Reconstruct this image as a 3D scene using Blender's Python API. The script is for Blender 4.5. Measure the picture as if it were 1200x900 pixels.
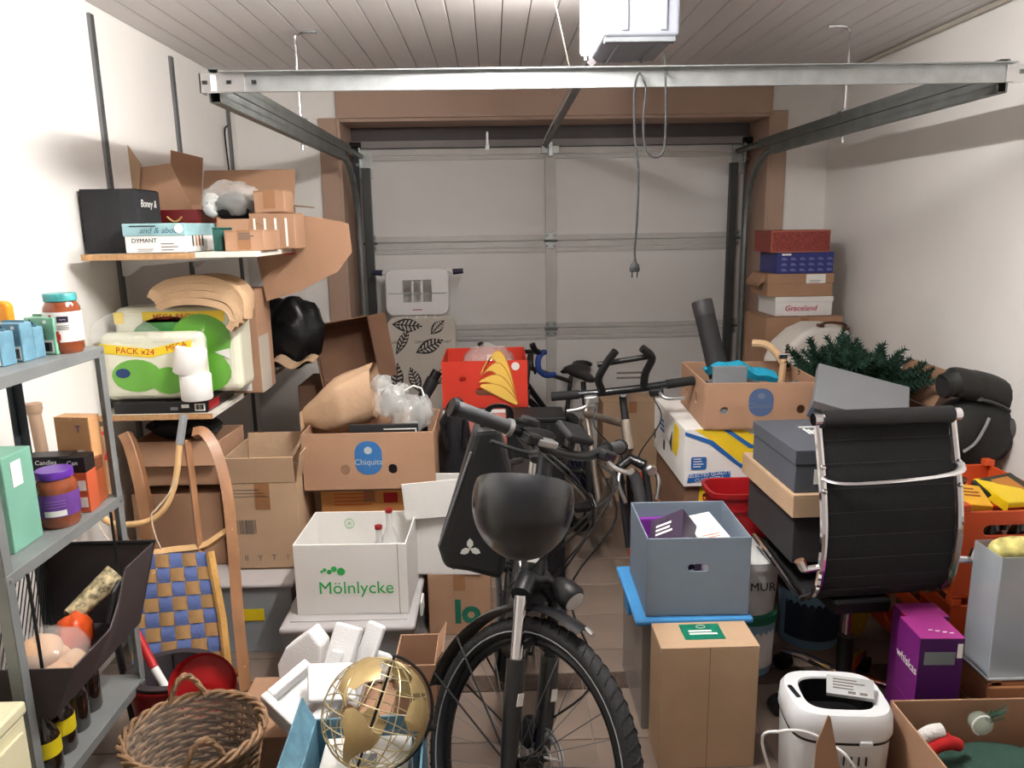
import bpy, bmesh, math, random
from mathutils import Vector, Matrix, Euler
random.seed(7)
for o in list(bpy.data.objects): bpy.data.objects.remove(o, do_unlink=True)
SC = bpy.context.scene
COL = SC.collection
R = math.radians
PI = math.pi

# ---------------------------------------------------------------- camera
CAM_H, F_PX = 1.66, 885.0
def _cam_axes(pitch, yaw, roll):
    p, w, r = R(pitch), R(yaw), R(roll)
    fw = Vector((math.sin(w)*math.cos(p), math.cos(w)*math.cos(p), -math.sin(p)))
    rt = Vector((math.cos(w), -math.sin(w), 0)); up = rt.cross(fw)
    return fw, rt*math.cos(r) - up*math.sin(r), rt*math.sin(r) + up*math.cos(r)
FW, RT, UP = _cam_axes(11.7, 1.2, 0.95)
cd = bpy.data.cameras.new('camera'); cam = bpy.data.objects.new('camera', cd); COL.objects.link(cam)
cd.sensor_width = 36.0; cd.lens = 36.0*F_PX/1200.0; cd.clip_start = .02
cam.matrix_world = Matrix(((RT.x, UP.x, -FW.x, 0), (RT.y, UP.y, -FW.y, 0), (RT.z, UP.z, -FW.z, CAM_H), (0, 0, 0, 1)))
SC.camera = cam
def at(px, py, x=None, y=None, z=None):
    """a point of the place, measured from the photograph at a known wall, depth or height"""
    r = FW + RT*((px-600)/F_PX) - UP*((py-450)/F_PX)
    t = x/r.x if x is not None else y/r.y if y is not None else (z-CAM_H)/r.z
    return Vector((0, 0, CAM_H)) + r*t

# ---------------------------------------------------------------- world, exposure
w = bpy.data.worlds.new('world'); SC.world = w; w.use_nodes = True
w.node_tree.nodes['Background'].inputs[0].default_value = (.5, .55, .6, 1)
w.node_tree.nodes['Background'].inputs[1].default_value = .02
SC.view_settings.view_transform = 'Standard'; SC.view_settings.look = 'None'
SC.view_settings.gamma = 1.0; SC.view_settings.use_curve_mapping = False
SC.view_settings.exposure = 1.08
LAMP_POWER = 330.0         # strength of the luminous tube under the ceiling

# ---------------------------------------------------------------- materials
def lin(c):
    c = c/255.0
    return c/12.92 if c <= .04045 else ((c+.055)/1.055)**2.4
def rgb(r, g, b): return (lin(r), lin(g), lin(b), 1)
MATS = {}
def mat(name, col, rough=.6, metal=0.0, var=.06, scale=6.0, bump=0.0, bscale=60.0, spec=.5, trans=0.0, alpha=1.0, emit=0.0, stretch=None, coat=0.0, ior=1.45):
    """principled surface with a procedural mottle (var) and fine relief (bump); col in 0..255 sRGB"""
    if name in MATS: return MATS[name]
    m = bpy.data.materials.new(name); m.use_nodes = True; MATS[name] = m
    nt = m.node_tree; N = nt.nodes; L = nt.links; b = N['Principled BSDF']
    c = rgb(*col)
    b.inputs['Base Color'].default_value = c; b.inputs['Roughness'].default_value = rough
    b.inputs['Metallic'].default_value = metal; b.inputs['Specular IOR Level'].default_value = spec
    b.inputs['Transmission Weight'].default_value = trans; b.inputs['Alpha'].default_value = alpha
    b.inputs['Coat Weight'].default_value = coat; b.inputs['IOR'].default_value = ior
    if emit: b.inputs['Emission Color'].default_value = c; b.inputs['Emission Strength'].default_value = emit
    tc = N.new('ShaderNodeTexCoord'); mp = N.new('ShaderNodeMapping')
    L.new(tc.outputs['Object'], mp.inputs[0])
    if stretch: mp.inputs['Scale'].default_value = stretch
    if var > 0:
        n = N.new('ShaderNodeTexNoise'); n.inputs['Scale'].default_value = scale; n.inputs['Detail'].default_value = 4
        L.new(mp.outputs[0], n.inputs['Vector'])
        r = N.new('ShaderNodeValToRGB')
        r.color_ramp.elements[0].position = .3; r.color_ramp.elements[1].position = .7
        r.color_ramp.elements[0].color = tuple(max(0, v*(1-var*2)) for v in c[:3]) + (1,)
        r.color_ramp.elements[1].color = tuple(min(1, v*(1+var)) for v in c[:3]) + (1,)
        L.new(n.outputs[0], r.inputs[0]); L.new(r.outputs[0], b.inputs['Base Color'])
    if bump > 0:
        n2 = N.new('ShaderNodeTexNoise'); n2.inputs['Scale'].default_value = bscale; n2.inputs['Detail'].default_value = 3
        L.new(mp.outputs[0], n2.inputs['Vector'])
        bp = N.new('ShaderNodeBump'); bp.inputs['Strength'].default_value = bump; bp.inputs['Distance'].default_value = .01
        L.new(n2.outputs[0], bp.inputs['Height']); L.new(bp.outputs[0], b.inputs['Normal'])
    return m
def card(name, col, var=.05): return mat(name, col, rough=.85, var=var, scale=5, bump=.08, bscale=40, spec=.2)
K_BROWN = card('cardboard brown', (170, 134, 108))
K_TAN = card('cardboard tan', (182, 154, 126))
K_DARK = card('cardboard dark', (134, 102, 82))
K_WHITE = card('cardboard white', (228, 226, 222), .02)
K_CUT = card('cardboard cut edge', (158, 122, 96))
WHITE = mat('plain white', (232, 232, 230), .5, var=.02)
PAPER = mat('paper label', (235, 234, 230), .7, var=.03)
BLACK = mat('black plastic', (22, 22, 24), .45, var=.1)
BLACKM = mat('matt black', (26, 26, 28), .8, var=.1, bump=.1)
RUBBER = mat('tyre rubber', (34, 34, 36), .75, var=.12, bump=.2, bscale=150)
CHROME = mat('chrome', (225, 225, 228), .08, 1.0, var=.0)
STEEL = mat('galvanised steel', (176, 180, 180), .38, .85, var=.08, scale=20)
ZINC = mat('dull zinc', (120, 124, 122), .5, .7, var=.1, scale=14)
ALU = mat('brushed aluminium', (200, 200, 200), .3, .9, var=.04)
GREY = mat('grey plastic', (120, 124, 128), .5)
RED = mat('red plastic', (176, 28, 30), .4)
GREYPRINT = mat('grey print', (110, 100, 92), .8, var=.03)
INK = mat('black print', (30, 28, 28), .7, var=.0)
TAPE = mat('brown parcel tape', (150, 108, 74), .3, var=.04, spec=.6)
CTAPE = mat('clear parcel tape', (205, 196, 182), .2, var=.05, spec=.7)

# ---------------------------------------------------------------- mesh helpers
def _M(loc=(0, 0, 0), rot=(0, 0, 0)): return Matrix.Translation(Vector(loc)) @ Euler(rot, 'XYZ').to_matrix().to_4x4()
class B:
    """collects shapes of ONE piece; build() links them as one mesh object"""
    def __init__(s): s.v = []; s.f = []
    def add(s, vs, fs, M=None):
        k = len(s.v)
        s.v += [(M @ Vector(p)) if M is not None else Vector(p) for p in vs]
        s.f += [tuple(i+k for i in f) for f in fs]; return s
    def box(s, c, sz, rot=None, taper=1.0):
        x, y, z = sz[0]/2, sz[1]/2, sz[2]/2; t = taper
        vs = [(-x*t, -y*t, -z), (x*t, -y*t, -z), (x*t, y*t, -z), (-x*t, y*t, -z), (-x, -y, z), (x, -y, z), (x, y, z), (-x, y, z)]
        fs = [(3, 2, 1, 0), (4, 5, 6, 7), (0, 1, 5, 4), (1, 2, 6, 5), (2, 3, 7, 6), (3, 0, 4, 7)]
        return s.add(vs, fs, _M(c, rot or (0, 0, 0)))
    def bx(s, x0, x1, y0, y1, z0, z1): return s.box(((x0+x1)/2, (y0+y1)/2, (z0+z1)/2), (x1-x0, y1-y0, z1-z0))
    def tube(s, pts, r, n=8, closed=False, flat=1.0):
        P = [Vector(p) for p in pts]; m = len(P); k0 = len(s.v); prev = None
        rs = r if isinstance(r, (list, tuple)) else [r]*m
        for i, p in enumerate(P):
            if closed: t = P[(i+1) % m] - P[i-1]
            else: t = P[min(i+1, m-1)] - P[max(i-1, 0)]
            if t.length < 1e-9: t = Vector((0, 0, 1))
            t.normalize()
            if prev is None:
                a = Vector((0, 0, 1)) if abs(t.z) < .9 else Vector((1, 0, 0))
                u = t.cross(a).normalized()
            else:
                u = prev - t*prev.dot(t)
                u = u.normalized() if u.length > 1e-6 else t.orthogonal().normalized()
            prev = u; v = t.cross(u)
            for j in range(n):
                a = 2*PI*j/n; s.v.append(p + u*math.cos(a)*rs[i] + v*math.sin(a)*rs[i]*flat)
        segs = m if closed else m-1
        for i in range(segs):
            a, b = k0+i*n, k0+((i+1) % m)*n
            for j in range(n): s.f.append((a+j, a+(j+1) % n, b+(j+1) % n, b+j))
        if not closed:
            s.f.append(tuple(k0+j for j in range(n-1, -1, -1))); s.f.append(tuple(k0+(m-1)*n+j for j in range(n)))
        return s
    def lathe(s, prof, n=24, M=None, sx=1.0, sy=1.0, power=None, caps=True):
        vs = []; fs = []
        for r, z in prof:
            for j in range(n):
                a = 2*PI*j/n; ca, sa = math.cos(a), math.sin(a)
                if power:   # rounded square outline
                    ca = math.copysign(abs(ca)**power, ca); sa = math.copysign(abs(sa)**power, sa)
                vs.append((r*ca*sx, r*sa*sy, z))
        for i in range(len(prof)-1):
            for j in range(n): fs.append((i*n+j, i*n+(j+1) % n, (i+1)*n+(j+1) % n, (i+1)*n+j))
        if caps and prof[0][0] > 1e-5: fs.append(tuple(range(n-1, -1, -1)))
        if caps and prof[-1][0] > 1e-5: fs.append(tuple((len(prof)-1)*n+j for j in range(n)))
        return s.add(vs, fs, M)
    def prism(s, poly, z0, z1, M=None):
        n = len(poly)
        vs = [(x, y, z0) for x, y in poly] + [(x, y, z1) for x, y in poly]
        fs = [tuple(range(n-1, -1, -1)), tuple(range(n, 2*n))] + [(i, (i+1) % n, n+(i+1) % n, n+i) for i in range(n)]
        return s.add(vs, fs, M)
    def grid(s, nu, nv, fn, thick=0.0):
        """sheet fn(u,v)->point, made solid along its normals when thick > 0"""
        P = [[Vector(fn(i/nu, j/nv)) for j in range(nv+1)] for i in range(nu+1)]
        def idx(i, j): return i*(nv+1)+j
        vs = [p for row in P for p in row]; fs = [(idx(i, j), idx(i+1, j), idx(i+1, j+1), idx(i, j+1)) for i in range(nu) for j in range(nv)]
        if thick:
            back = []
            for i in range(nu+1):
                for j in range(nv+1):
                    du = P[min(i+1, nu)][j]-P[max(i-1, 0)][j]; dv = P[i][min(j+1, nv)]-P[i][max(j-1, 0)]
                    nn = du.cross(dv); nn = nn.normalized() if nn.length > 1e-12 else Vector((0, 0, 1))
                    back.append(P[i][j]-nn*thick)
            k = len(vs); vs += back
            fs += [tuple(k+q for q in reversed(f)) for f in fs[:]]
            edge = [idx(i, 0) for i in range(nu+1)] + [idx(nu, j) for j in range(1, nv+1)] + [idx(i, nv) for i in range(nu-1, -1, -1)] + [idx(0, j) for j in range(nv-1, 0, -1)]
            for a, b in zip(edge, edge[1:]+edge[:1]): fs.append((b, a, k+a, k+b))
        return s.add(vs, fs)
    def build(s, name, m, parent=None, loc=(0, 0, 0), rot=(0, 0, 0), smooth=False, bevel=0.0, seg=2, ang=40, sub=0):
        me = bpy.data.meshes.new(name); me.from_pydata(s.v, [], s.f); me.validate()
        bmm = bmesh.new(); bmm.from_mesh(me); bmesh.ops.recalc_face_normals(bmm, faces=bmm.faces); bmm.to_mesh(me); bmm.free()
        me.materials.append(m)
        if smooth or sub:
            me.polygons.foreach_set('use_smooth', [True]*len(me.polygons))
            if not sub: me.set_sharp_from_angle(angle=R(ang))
        o = bpy.data.objects.new(name, me); COL.objects.link(o); o.location = loc; o.rotation_euler = rot
        if parent is not None: o.parent = parent
        if bevel:
            bv = o.modifiers.new('bevel', 'BEVEL'); bv.width = bevel; bv.segments = seg; bv.limit_method = 'ANGLE'; bv.angle_limit = R(35)
        if sub:
            sb = o.modifiers.new('sub', 'SUBSURF'); sb.levels = sub; sb.render_levels = sub
        return o
def tag(o, label, cat, group=None, kind=None):
    if label: o['label'] = label
    if cat: o['category'] = cat
    if group: o['group'] = group
    if kind: o['kind'] = kind
    return o
def thing(name, label, cat, loc=(0, 0, 0), rot=(0, 0, 0), group=None):
    o = bpy.data.objects.new(name, None); COL.objects.link(o); o.location = loc
    o.rotation_euler = rot if isinstance(rot, (tuple, list, Euler)) else (0, 0, rot)
    o.empty_display_size = .1
    return tag(o, label, cat, group)
def struct(o): o['kind'] = 'structure'; return o
def copy_obj(o, parent=None, loc=None, rot=None):
    c = o.copy(); COL.objects.link(c)
    if parent is not None: c.parent = parent
    if loc is not None: c.location = loc
    if rot is not None: c.rotation_euler = rot
    return c
def copy_tree(o, parent=None, loc=None, rot=None):
    c = copy_obj(o, parent, loc, rot)
    for ch in list(o.children): copy_tree(ch, c)
    return c
FR, RT_, LF, TOP = (PI/2, 0, 0), (PI/2, 0, PI/2), (PI/2, 0, -PI/2), (0, 0, 0)   # text on front (-y), right (+x), left (-x), top faces
def text(parent, s, size, m, loc, rot=FR, align='CENTER', name='lettering', bold=0.0, shear=0.0, sx=1.0, depth=.0004):
    cu = bpy.data.curves.new(name, 'FONT'); cu.body = s; cu.size = size; cu.align_x = align; cu.align_y = 'CENTER'
    cu.extrude = depth; cu.offset = bold; cu.shear = shear; cu.resolution_u = 3
    t = bpy.data.objects.new('tmp', cu); COL.objects.link(t)
    me = bpy.data.meshes.new_from_object(t.evaluated_get(bpy.context.evaluated_depsgraph_get())); bpy.data.objects.remove(t)
    me.name = name
    for v in me.vertices: v.co.x *= sx
    me.materials.clear(); me.materials.append(m)
    o = bpy.data.objects.new(name, me); COL.objects.link(o); o.parent = parent; o.location = loc; o.rotation_euler = rot
    return o
def arc(cx, cy, r, a0, a1, n=12, ry=None):
    ry = r if ry is None else ry
    return [(cx+r*math.cos(R(a0+(a1-a0)*i/n)), cy+ry*math.sin(R(a0+(a1-a0)*i/n))) for i in range(n+1)]
def rrect(x0, x1, y0, y1, r, n=5):
    return arc(x1-r, y0+r, r, -90, 0, n) + arc(x1-r, y1-r, r, 0, 90, n) + arc(x0+r, y1-r, r, 90, 180, n) + arc(x0+r, y0+r, r, 180, 270, n)
def smoothpath(pts, n=6):
    """Catmull-Rom through pts"""
    P = [Vector(p) for p in pts]; P = [P[0]*2-P[1]] + P + [P[-1]*2-P[-2]]; out = []
    for i in range(1, len(P)-2):
        for k in range(n):
            t = k/n; a, b, c, d = P[i-1], P[i], P[i+1], P[i+2]
            out.append(.5*((2*b) + (c-a)*t + (2*a-5*b+4*c-d)*t*t + (3*b-a-3*c+d)*t**3))
    out.append(P[-2]); return out
def bools(o, cutters):
    """cut holes into o with throw-away cutters, applied at once"""
    for c in cutters:
        md = o.modifiers.new('cut', 'BOOLEAN'); md.operation = 'DIFFERENCE'; md.object = c; md.solver = 'EXACT'
    bpy.context.view_layer.update()
    me = bpy.data.meshes.new_from_object(o.evaluated_get(bpy.context.evaluated_depsgraph_get()))
    me.name = o.name; o.modifiers.clear(); old = o.data; o.data = me
    for c in cutters: bpy.data.objects.remove(c)
    return o

# ---------------------------------------------------------------- the lamp: a luminous tube hung a little below the ceiling, above the camera's view
CEIL, XL, XR, YB, YDOOR, YREAR = 2.55, -1.555, 2.10, 4.87, 5.20, -1.1
def lamp():
    t = thing('tube_lamp', 'white batten lamp with one bare fluorescent tube under the ceiling', 'lamp', (.06, 1.96, 2.33))
    E = mat('tube glow', (255, 251, 247), .5, var=0, emit=LAMP_POWER)
    b = B(); b.tube([(0, -.3, 0), (0, .3, 0)], .014, 14); b.build('tube', E, t, smooth=True)
    for y in (-.315, .315): b = B(); b.box((0, y, .03), (.03, .03, .09)); b.build('tube_holder', WHITE, t, bevel=.004)
    b = B(); b.box((0, 0, .09), (.035, .69, .04)); b.build('batten', WHITE, t, bevel=.005)
    for y in (-.28, .28): b = B(); b.tube([(0, y, .1), (0, y, CEIL-2.33-.012)], .004); b.build('hanger', STEEL, t)
lamp()
# ================================================================ the room
W_PLASTER = mat('white plaster', (240, 237, 233), .9, var=.02, scale=2.5, bump=.12, bscale=90, spec=.2)
PLANKM = mat('painted plank', (226, 222, 221), .6, var=.03, scale=1.5, stretch=(6, .6, 6), spec=.4)
TILEM = mat('beige floor tile', (126, 111, 100), .28, var=.10, scale=3.5, spec=.5)
TILED = mat('dark border tile', (78, 64, 56), .35, var=.25, scale=60)
GROUT = mat('grout', (132, 120, 110), .9)
FRAMEW = mat('brown frame board', (180, 152, 134), .6, var=.06, scale=2, stretch=(1, 1, .3))

fl = B(); fl.bx(XL-.1, XR+.1, YREAR-.1, 5.35, -.12, -.004); floor = struct(fl.build('floor', GROUT))
TW = .28
def tile_mesh(sx, sy, m):
    b = B(); b.box((0, 0, -.003), (sx-.005, sy-.005, .006)); o = b.build('floor_tile', m, floor, bevel=.0015, seg=1); return o
rows = [(2.48-TW*(k+1), 2.48-TW*k) for k in range(13)] + [(2.58, 2.74)] + [(2.74+TW*k, 2.74+TW*(k+1)) for k in range(9)]
xs0 = [.295 + TW*k for k in range(-7, 7)]
proto = {}
for (y0, y1) in rows:
    if y1 < YREAR+.02: continue
    for x0 in xs0:
        a, c = max(x0, XL), min(x0+TW, XR)
        if c-a < .03: continue
        key = (round(c-a, 3), round(y1-y0, 3)); P_ = ((a+c)/2, (y0+y1)/2, 0)
        if key in proto: copy_obj(proto[key], floor, P_)
        else: proto[key] = tile_mesh(key[0], key[1], TILEM); proto[key].location = P_
bt = None
for x0 in xs0:
    a, c = max(x0, XL), min(x0+TW, XR)
    if c-a < .03: continue
    b = B(); b.box(((a+c)/2, 2.53, -.003), (c-a-.004, .096, .006)); b.build('border_tile', TILED, floor)

b = B(); b.bx(XL-.15, XL, YREAR-.1, YB, -.12, CEIL+.1); struct(b.build('wall_left', W_PLASTER))
b = B(); b.bx(XR, XR+.15, YREAR-.1, YB, -.12, CEIL+.1); struct(b.build('wall_right', W_PLASTER))
b = B(); b.bx(XL-.15, XR+.15, YREAR-.2, YREAR, -.12, CEIL+.1); struct(b.build('wall_rear', W_PLASTER))
# door wall with its opening
OX0, OX1, OZ = at(398, 200, y=YB).x, at(901, 200, y=YB).x, at(600, 137, y=YB).z
b = B(); b.bx(XL-.15, OX0, YB, 5.35, -.12, CEIL+.1); b.bx(OX1, XR+.15, YB, 5.35, -.12, CEIL+.1); b.bx(OX0, OX1, YB, 5.35, OZ, CEIL+.1)
struct(b.build('wall_back', W_PLASTER))
# ceiling of narrow planks running towards the door
b = B(); b.bx(XL-.15, XR+.15, YREAR-.2, 5.35, CEIL+.004, CEIL+.12); ceiling = struct(b.build('ceiling', mat('ceiling backing', (90, 86, 84), .9)))
PW = .115; n = int((XR-XL)/PW)+1; pp = None
for k in range(n):
    x0 = XL + PW*k; x1 = min(x0+PW, XR)
    if x1-x0 < .02: continue
    if pp is None or x1-x0 < PW-.001:
        b = B(); b.box((0, 0, .006), (x1-x0-.004, YB-YREAR, .012)); o = b.build('ceiling_plank', PLANKM, ceiling, bevel=.002, seg=1); pp = pp or o
    else: o = copy_obj(pp, ceiling)
    o.location = ((x0+x1)/2, (YB+YREAR)/2, CEIL-.008)
b = B(); b.tube([(XR-.012, YREAR, CEIL-.022), (XR-.012, YB, CEIL-.022)], .013, 8); struct(b.build('trim_1', mat('cornice bead', (190, 182, 170), .6), smooth=True))

# brown boards lining the opening
def boardt(name, x0, x1, y0, y1, z0, z1): b = B(); b.bx(x0, x1, y0, y1, z0, z1); return struct(b.build(name, FRAMEW, bevel=.003))
ja, jb = at(377, 200, y=YB).x, at(919, 200, y=YB).x
boardt('trim_2', ja, OX0, YB-.022, YB-.001, 0, at(385, 139, y=YB).z)
boardt('trim_3', OX1, jb, YB-.022, YB-.001, 0, at(910, 130, y=YB).z)
boardt('trim_4', OX0+.002, OX1-.002, YB-.024, YB-.001, OZ+.001, OZ+.19)
boardt('trim_5', OX0, OX0+.02, YB-.022, YDOOR+.06, 0, OZ)
boardt('trim_6', OX1-.02, OX1, YB-.022, YDOOR+.06, 0, OZ)
boardt('trim_7', OX0+.021, OX1-.021, YB-.02, YDOOR-.07, OZ-.02, OZ)

# ---------------------------------------------------------------- sectional garage door
DW = mat('door panel white', (226, 224, 222), .5, var=.02, scale=1.5)
DS = mat('door stile grey', (200, 198, 195), .45, .1, var=.04)
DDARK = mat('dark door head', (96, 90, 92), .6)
door = struct(thing('door_1', None, None, (0, YDOOR, 0)))
dx0, dx1 = at(424, 250, y=YDOOR).x, at(869, 250, y=YDOOR).x
zt = [at(645, v, y=YDOOR).z for v in (172, 282, 385)]; zt += [zt[2]-(zt[1]-zt[2]), .01]
xm = at(645, 250, y=YDOOR).x
for k in range(4):
    z1, z0 = zt[k], zt[k+1]
    b = B(); b.bx(dx0, dx1, .004, .044, z0+.0006, z1-.0006); pnl = b.build('door_panel', DW, door, bevel=.004)
    # rolled edges along the top and the bottom of each section
    for (za, zb) in ((z1-.045, z1-.004), (z1-.075, z1-.052), (z0+.004, z0+.04)):
        b = B(); b.bx(dx0+.08, dx1-.08, -.006, .006, za, zb); b.build('panel_bead', DS, pnl, bevel=.003)
    for xa, xb in ((dx0, dx0+.075), (dx1-.075, dx1), (xm-.035, xm+.035)):
        b = B(); b.bx(xa, xb, -.012, .006, z0+.001, z1-.001); b.build('stile', DS, door, bevel=.003)
for k in (1, 2, 3):
    for x in (dx0+.05, xm, dx1-.05):
        for s in (1, -1):
            b = B(); b.box((x, -.016, zt[k]+s*.03), (.075, .005, .045)); hg = b.build('hinge', STEEL, door, bevel=.003)
            for sx in (-.024, .024): b = B(); b.lathe([(.007, 0), (.006, .004)], 8, _M((x+sx, -.0185, zt[k]+s*.034), (PI/2, 0, 0))); b.build('bolt', ZINC, hg)
        b = B(); b.tube([(x-.045, -.022, zt[k]), (x+.045, -.022, zt[k])], .008); b.build('hinge_pin', ZINC, door, smooth=True)
for x, s in ((dx0+.045, 1), (dx1-.045, -1)):       # top roller carriers
    b = B(); b.box((x, -.02, zt[0]-.1), (.085, .012, .18)); b.box((x-s*.03, -.045, zt[0]-.06), (.012, .05, .13)); b.box((x-s*.045, -.04, zt[0]-.1), (.03, .03, .02))
    rc = b.build('roller_bracket', STEEL, door, bevel=.003)
    b = B(); b.tube([(x-s*.02, -.05, zt[0]+.02), (x-s*.09, -.05, zt[0]+.02)], .02, 14); b.build('roller', BLACK, rc, smooth=True)
b = B(); b.box((xm, -.02, zt[0]-.02), (.12, .014, .05)); b.box((xm, -.04, zt[0]-.02), (.03, .05, .09)); b.build('rail_bracket', STEEL, door, bevel=.003)
b = B(); b.bx(OX0+.02, OX1-.02, -.01, .03, zt[0]+.004, zt[0]+.05); b.build('top_seal', mat('seal grey', (150, 146, 146), .6), door, bevel=.003)
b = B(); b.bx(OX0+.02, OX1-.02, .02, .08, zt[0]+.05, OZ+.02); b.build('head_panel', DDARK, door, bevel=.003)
hx = at(571, 165, y=YDOOR-.03).x
b = B(); b.box((hx, -.012, zt[0]+.04), (.018, .012, .12)); b.box((hx, -.02, zt[0]+.0), (.03, .02, .03)); b.build('latch', STEEL, door, bevel=.002)

# ---------------------------------------------------------------- tracks, cross bar, hangers
TZ0, TZ1 = 2.055, 2.155
def c_prof(b, pa, pb, h, d, side, t=.003):
    """C profile between two points along y: web + two lips turned to +-x"""
    (xa, ya, za), (xb, yb, zb) = pa, pb
    L_ = (Vector(pb)-Vector(pa)).length
    for dz, w_, hh in ((0, t, h), (h/2, d, t), (-h/2, d, t), (h/2-.012, t, .024), (-h/2+.012, t, .024)):
        off = 0 if w_ == t and hh == h else side*d/2 if w_ == d else side*d
        b.box(((xa+xb)/2+off, (ya+yb)/2, (za+zb)/2+dz), (w_, L_, hh))
def track(side, x, lab):
    t = thing('garage_door_track', lab, 'door track', (x, 2.5, 0))
    s = -side                       # open side faces the room's middle
    yl = 4.72-2.5
    b = B(); c_prof(b, (0, 0, TZ1-.024), (0, yl, TZ1-.024), .046, .03, s); b.build('upper_rail', ZINC, t)
    b = B(); c_prof(b, (0, 0, TZ0+.024), (0, yl-.2, TZ0+.024), .046, .03, s); b.build('lower_rail', ZINC, t)
    b = B(); b.bx(-.0045, -.0015, 0, .55, TZ0+.002, TZ1-.002); b.build('end_plate', STEEL, t)
    for k, (yy, zz, ly, lz) in enumerate(((.04, .075, .012, .03), (.1, .08, .012, .012), (.16, .06, .012, .012), (.3, .03, .012, .03))):
        b = B(); b.box((s*.0005, yy, TZ0+zz), (.006, ly, lz)); b.build('slot', BLACK, t)
    # curved piece down to the upright
    def bend(dx, ys, zt_, r): return [(dx, ys, zt_)] + [(dx, ys+r*math.sin(R(a)), zt_-r+r*math.cos(R(a))) for a in range(10, 91, 10)] + [(dx, ys+r, .05)]
    b = B(); b.tube(bend(s*.015, yl-.2, TZ0+.024, .42), .02, 8); b.build('curved_rail', ZINC, t, smooth=True)
    b = B(); b.tube([(s*.015, yl, TZ1-.024), (s*.015, YDOOR-2.5-.05, TZ1-.024)], .018, 8); b.build('rail_end', ZINC, t, smooth=True)
    b = B(); b.bx(s*.05-.022 if s < 0 else .02, s*.05+.022 if s > 0 else -.02, YDOOR-2.5-.09, YDOOR-2.5-.05, .02, TZ1-.1); b.build('upright', mat('dark upright', (78, 80, 80), .5, .6), t, bevel=.003)
    b = B(); b.box((-s*.0, 1.15, TZ1+.004), (.05, .05, .01)); b.tube([(0, 1.15, TZ1), (0, 1.15, TZ1+.02)], .009); b.build('clamp', STEEL, t)
    b = B(); b.tube([(0, 1.15, TZ0), (0, 1.15, TZ0-.03)], .008); b.build('bolt', STEEL, t)
    return t
XTL, XTR = -.87, 1.64
track(-1, XTL, 'galvanised garage door track running past the left wall shelves')
track(1, XTR, 'galvanised garage door track running past the bare white wall')
t = thing('track_crossbar', 'pale galvanised bar spanning between the two garage door tracks', 'metal bar', (0, 2.455, 0))
zc = 2.105
b = B(); xa, xb = XTL-.006, 1.62
b.bx(xa+.06, xb, -.003, 0, zc-.027, zc+.027); b.bx(xa+.06, xb, -.03, 0, zc+.026, zc+.029); b.bx(xa+.06, xb, -.012, 0, zc-.029, zc-.026)
b.build('bar', STEEL, t)
b = B(); b.bx(xa-.005, xa+.13, -.008, -.004, zc-.03, zc+.027); b.bx(xa-.005, xa-.001, -.008, .04, zc-.03, zc+.027); b.build('end_bracket', ALU, t)
b = B(); b.bx(xa+.03, xa+.045, -.011, -.006, zc-.025, zc+.022); b.build('bracket_tab', WHITE, t)
for px_ in (.012, .085, .16):
    b = B(); b.box((xa+px_, -.01, zc), (.014, .006, .01)); b.build('slot', BLACK, t)
b = B(); b.bx(xb-.02, XR-.11, -.008, -.004, zc-.03, zc+.024); b.build('extension_bracket', ALU, t)
for k in range(6): b = B(); b.box((xb+.03+k*.035, -.01, zc+.003), (.02, .006, .012)); b.build('slot', ZINC, t)

for (x, lab, s) in ((XTL, 'bent chrome hanger rod holding the track beside the shelf wall', 1), (XTR, 'bent chrome hanger rod holding the track beside the bare wall', -1)):
    b = B(); b.tube(smoothpath([(s*.1, 0, CEIL-.018), (s*.03, 0, CEIL-.018), (0, 0, CEIL-.04), (0, 0, CEIL-.1), (0, 0, TZ1+.022)], 4), .007, 8)
    tag(b.build('hanger_rod', CHROME, None, (x, 3.65, 0), smooth=True), lab, 'hanger rod')

# ---------------------------------------------------------------- opener and its rail
t = thing('garage_door_opener', 'white garage door opener box hung at the ceiling on a long rail', 'door opener', (0, 0, 0))
OP = mat('opener housing', (132, 136, 145), .5, var=.02)
OPL = mat('opener lamp cover', (255, 248, 240), .35, var=0, emit=30.0)   # the opener's own courtesy light is on
oy0, oy1 = 2.62, 3.02
ox0, ox1 = at(708, 40, y=oy0).x, at(797, 40, y=oy0).x
oz0, oz1 = at(720, 42, y=oy0).z, CEIL-.06
b = B(); b.bx(ox0, ox1, oy0, oy1, oz0, oz1); b.bx(ox0+.01, ox1-.06, oy1-.02, oy1+.12, oz0+.02, oz1); hs = b.build('housing', OP, t, bevel=.012, seg=3)
for fx in (.27, .78):
    x = ox0+(ox1-ox0)*fx
    b = B(); b.box((x, oy0-.004, (oz0+oz1)/2), (.022, .012, oz1-oz0-.03)); b.box((x, (oy0+oy1)/2, oz0-.004), (.012, oy1-oy0-.03, .01)); b.build('rib', OP, hs, bevel=.004)
b = B(); b.bx(ox0-.035, ox0, oy0+.02, oy1, oz0+.02, oz1-.01); b.build('lamp_cover', OPL, t, bevel=.015, seg=3)
b = B(); b.bx(ox0+.005, ox1-.01, oy0+.012, oy0+.05, oz0-.016, oz0+.002); b.build('lower_lip', GREY, hs, bevel=.004)
b = B(); rz = 2.19; rx = .355
ra, rb = Vector((rx, 2.8, rz+.03)), Vector((rx, YDOOR-.03, 2.185))
b.tube([ra, rb], .017, 4); b.build('boom_rail', mat('dark rail', (92, 88, 90), .5, .6), t)
b = B(); b.tube([ra+Vector((-.022, 0, .012)), rb+Vector((-.022, 0, .012))], .006, 6); b.build('chain', ALU, t)
for (xx, yy) in ((ox0+.03, oy0+.1), (ox1-.04, oy0+.1)): b = B(); b.box((xx, yy, (oz1+CEIL-.015)/2), (.03, .004, CEIL-.015-oz1+.01)); b.build('ceiling_strap', STEEL, t)
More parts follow.
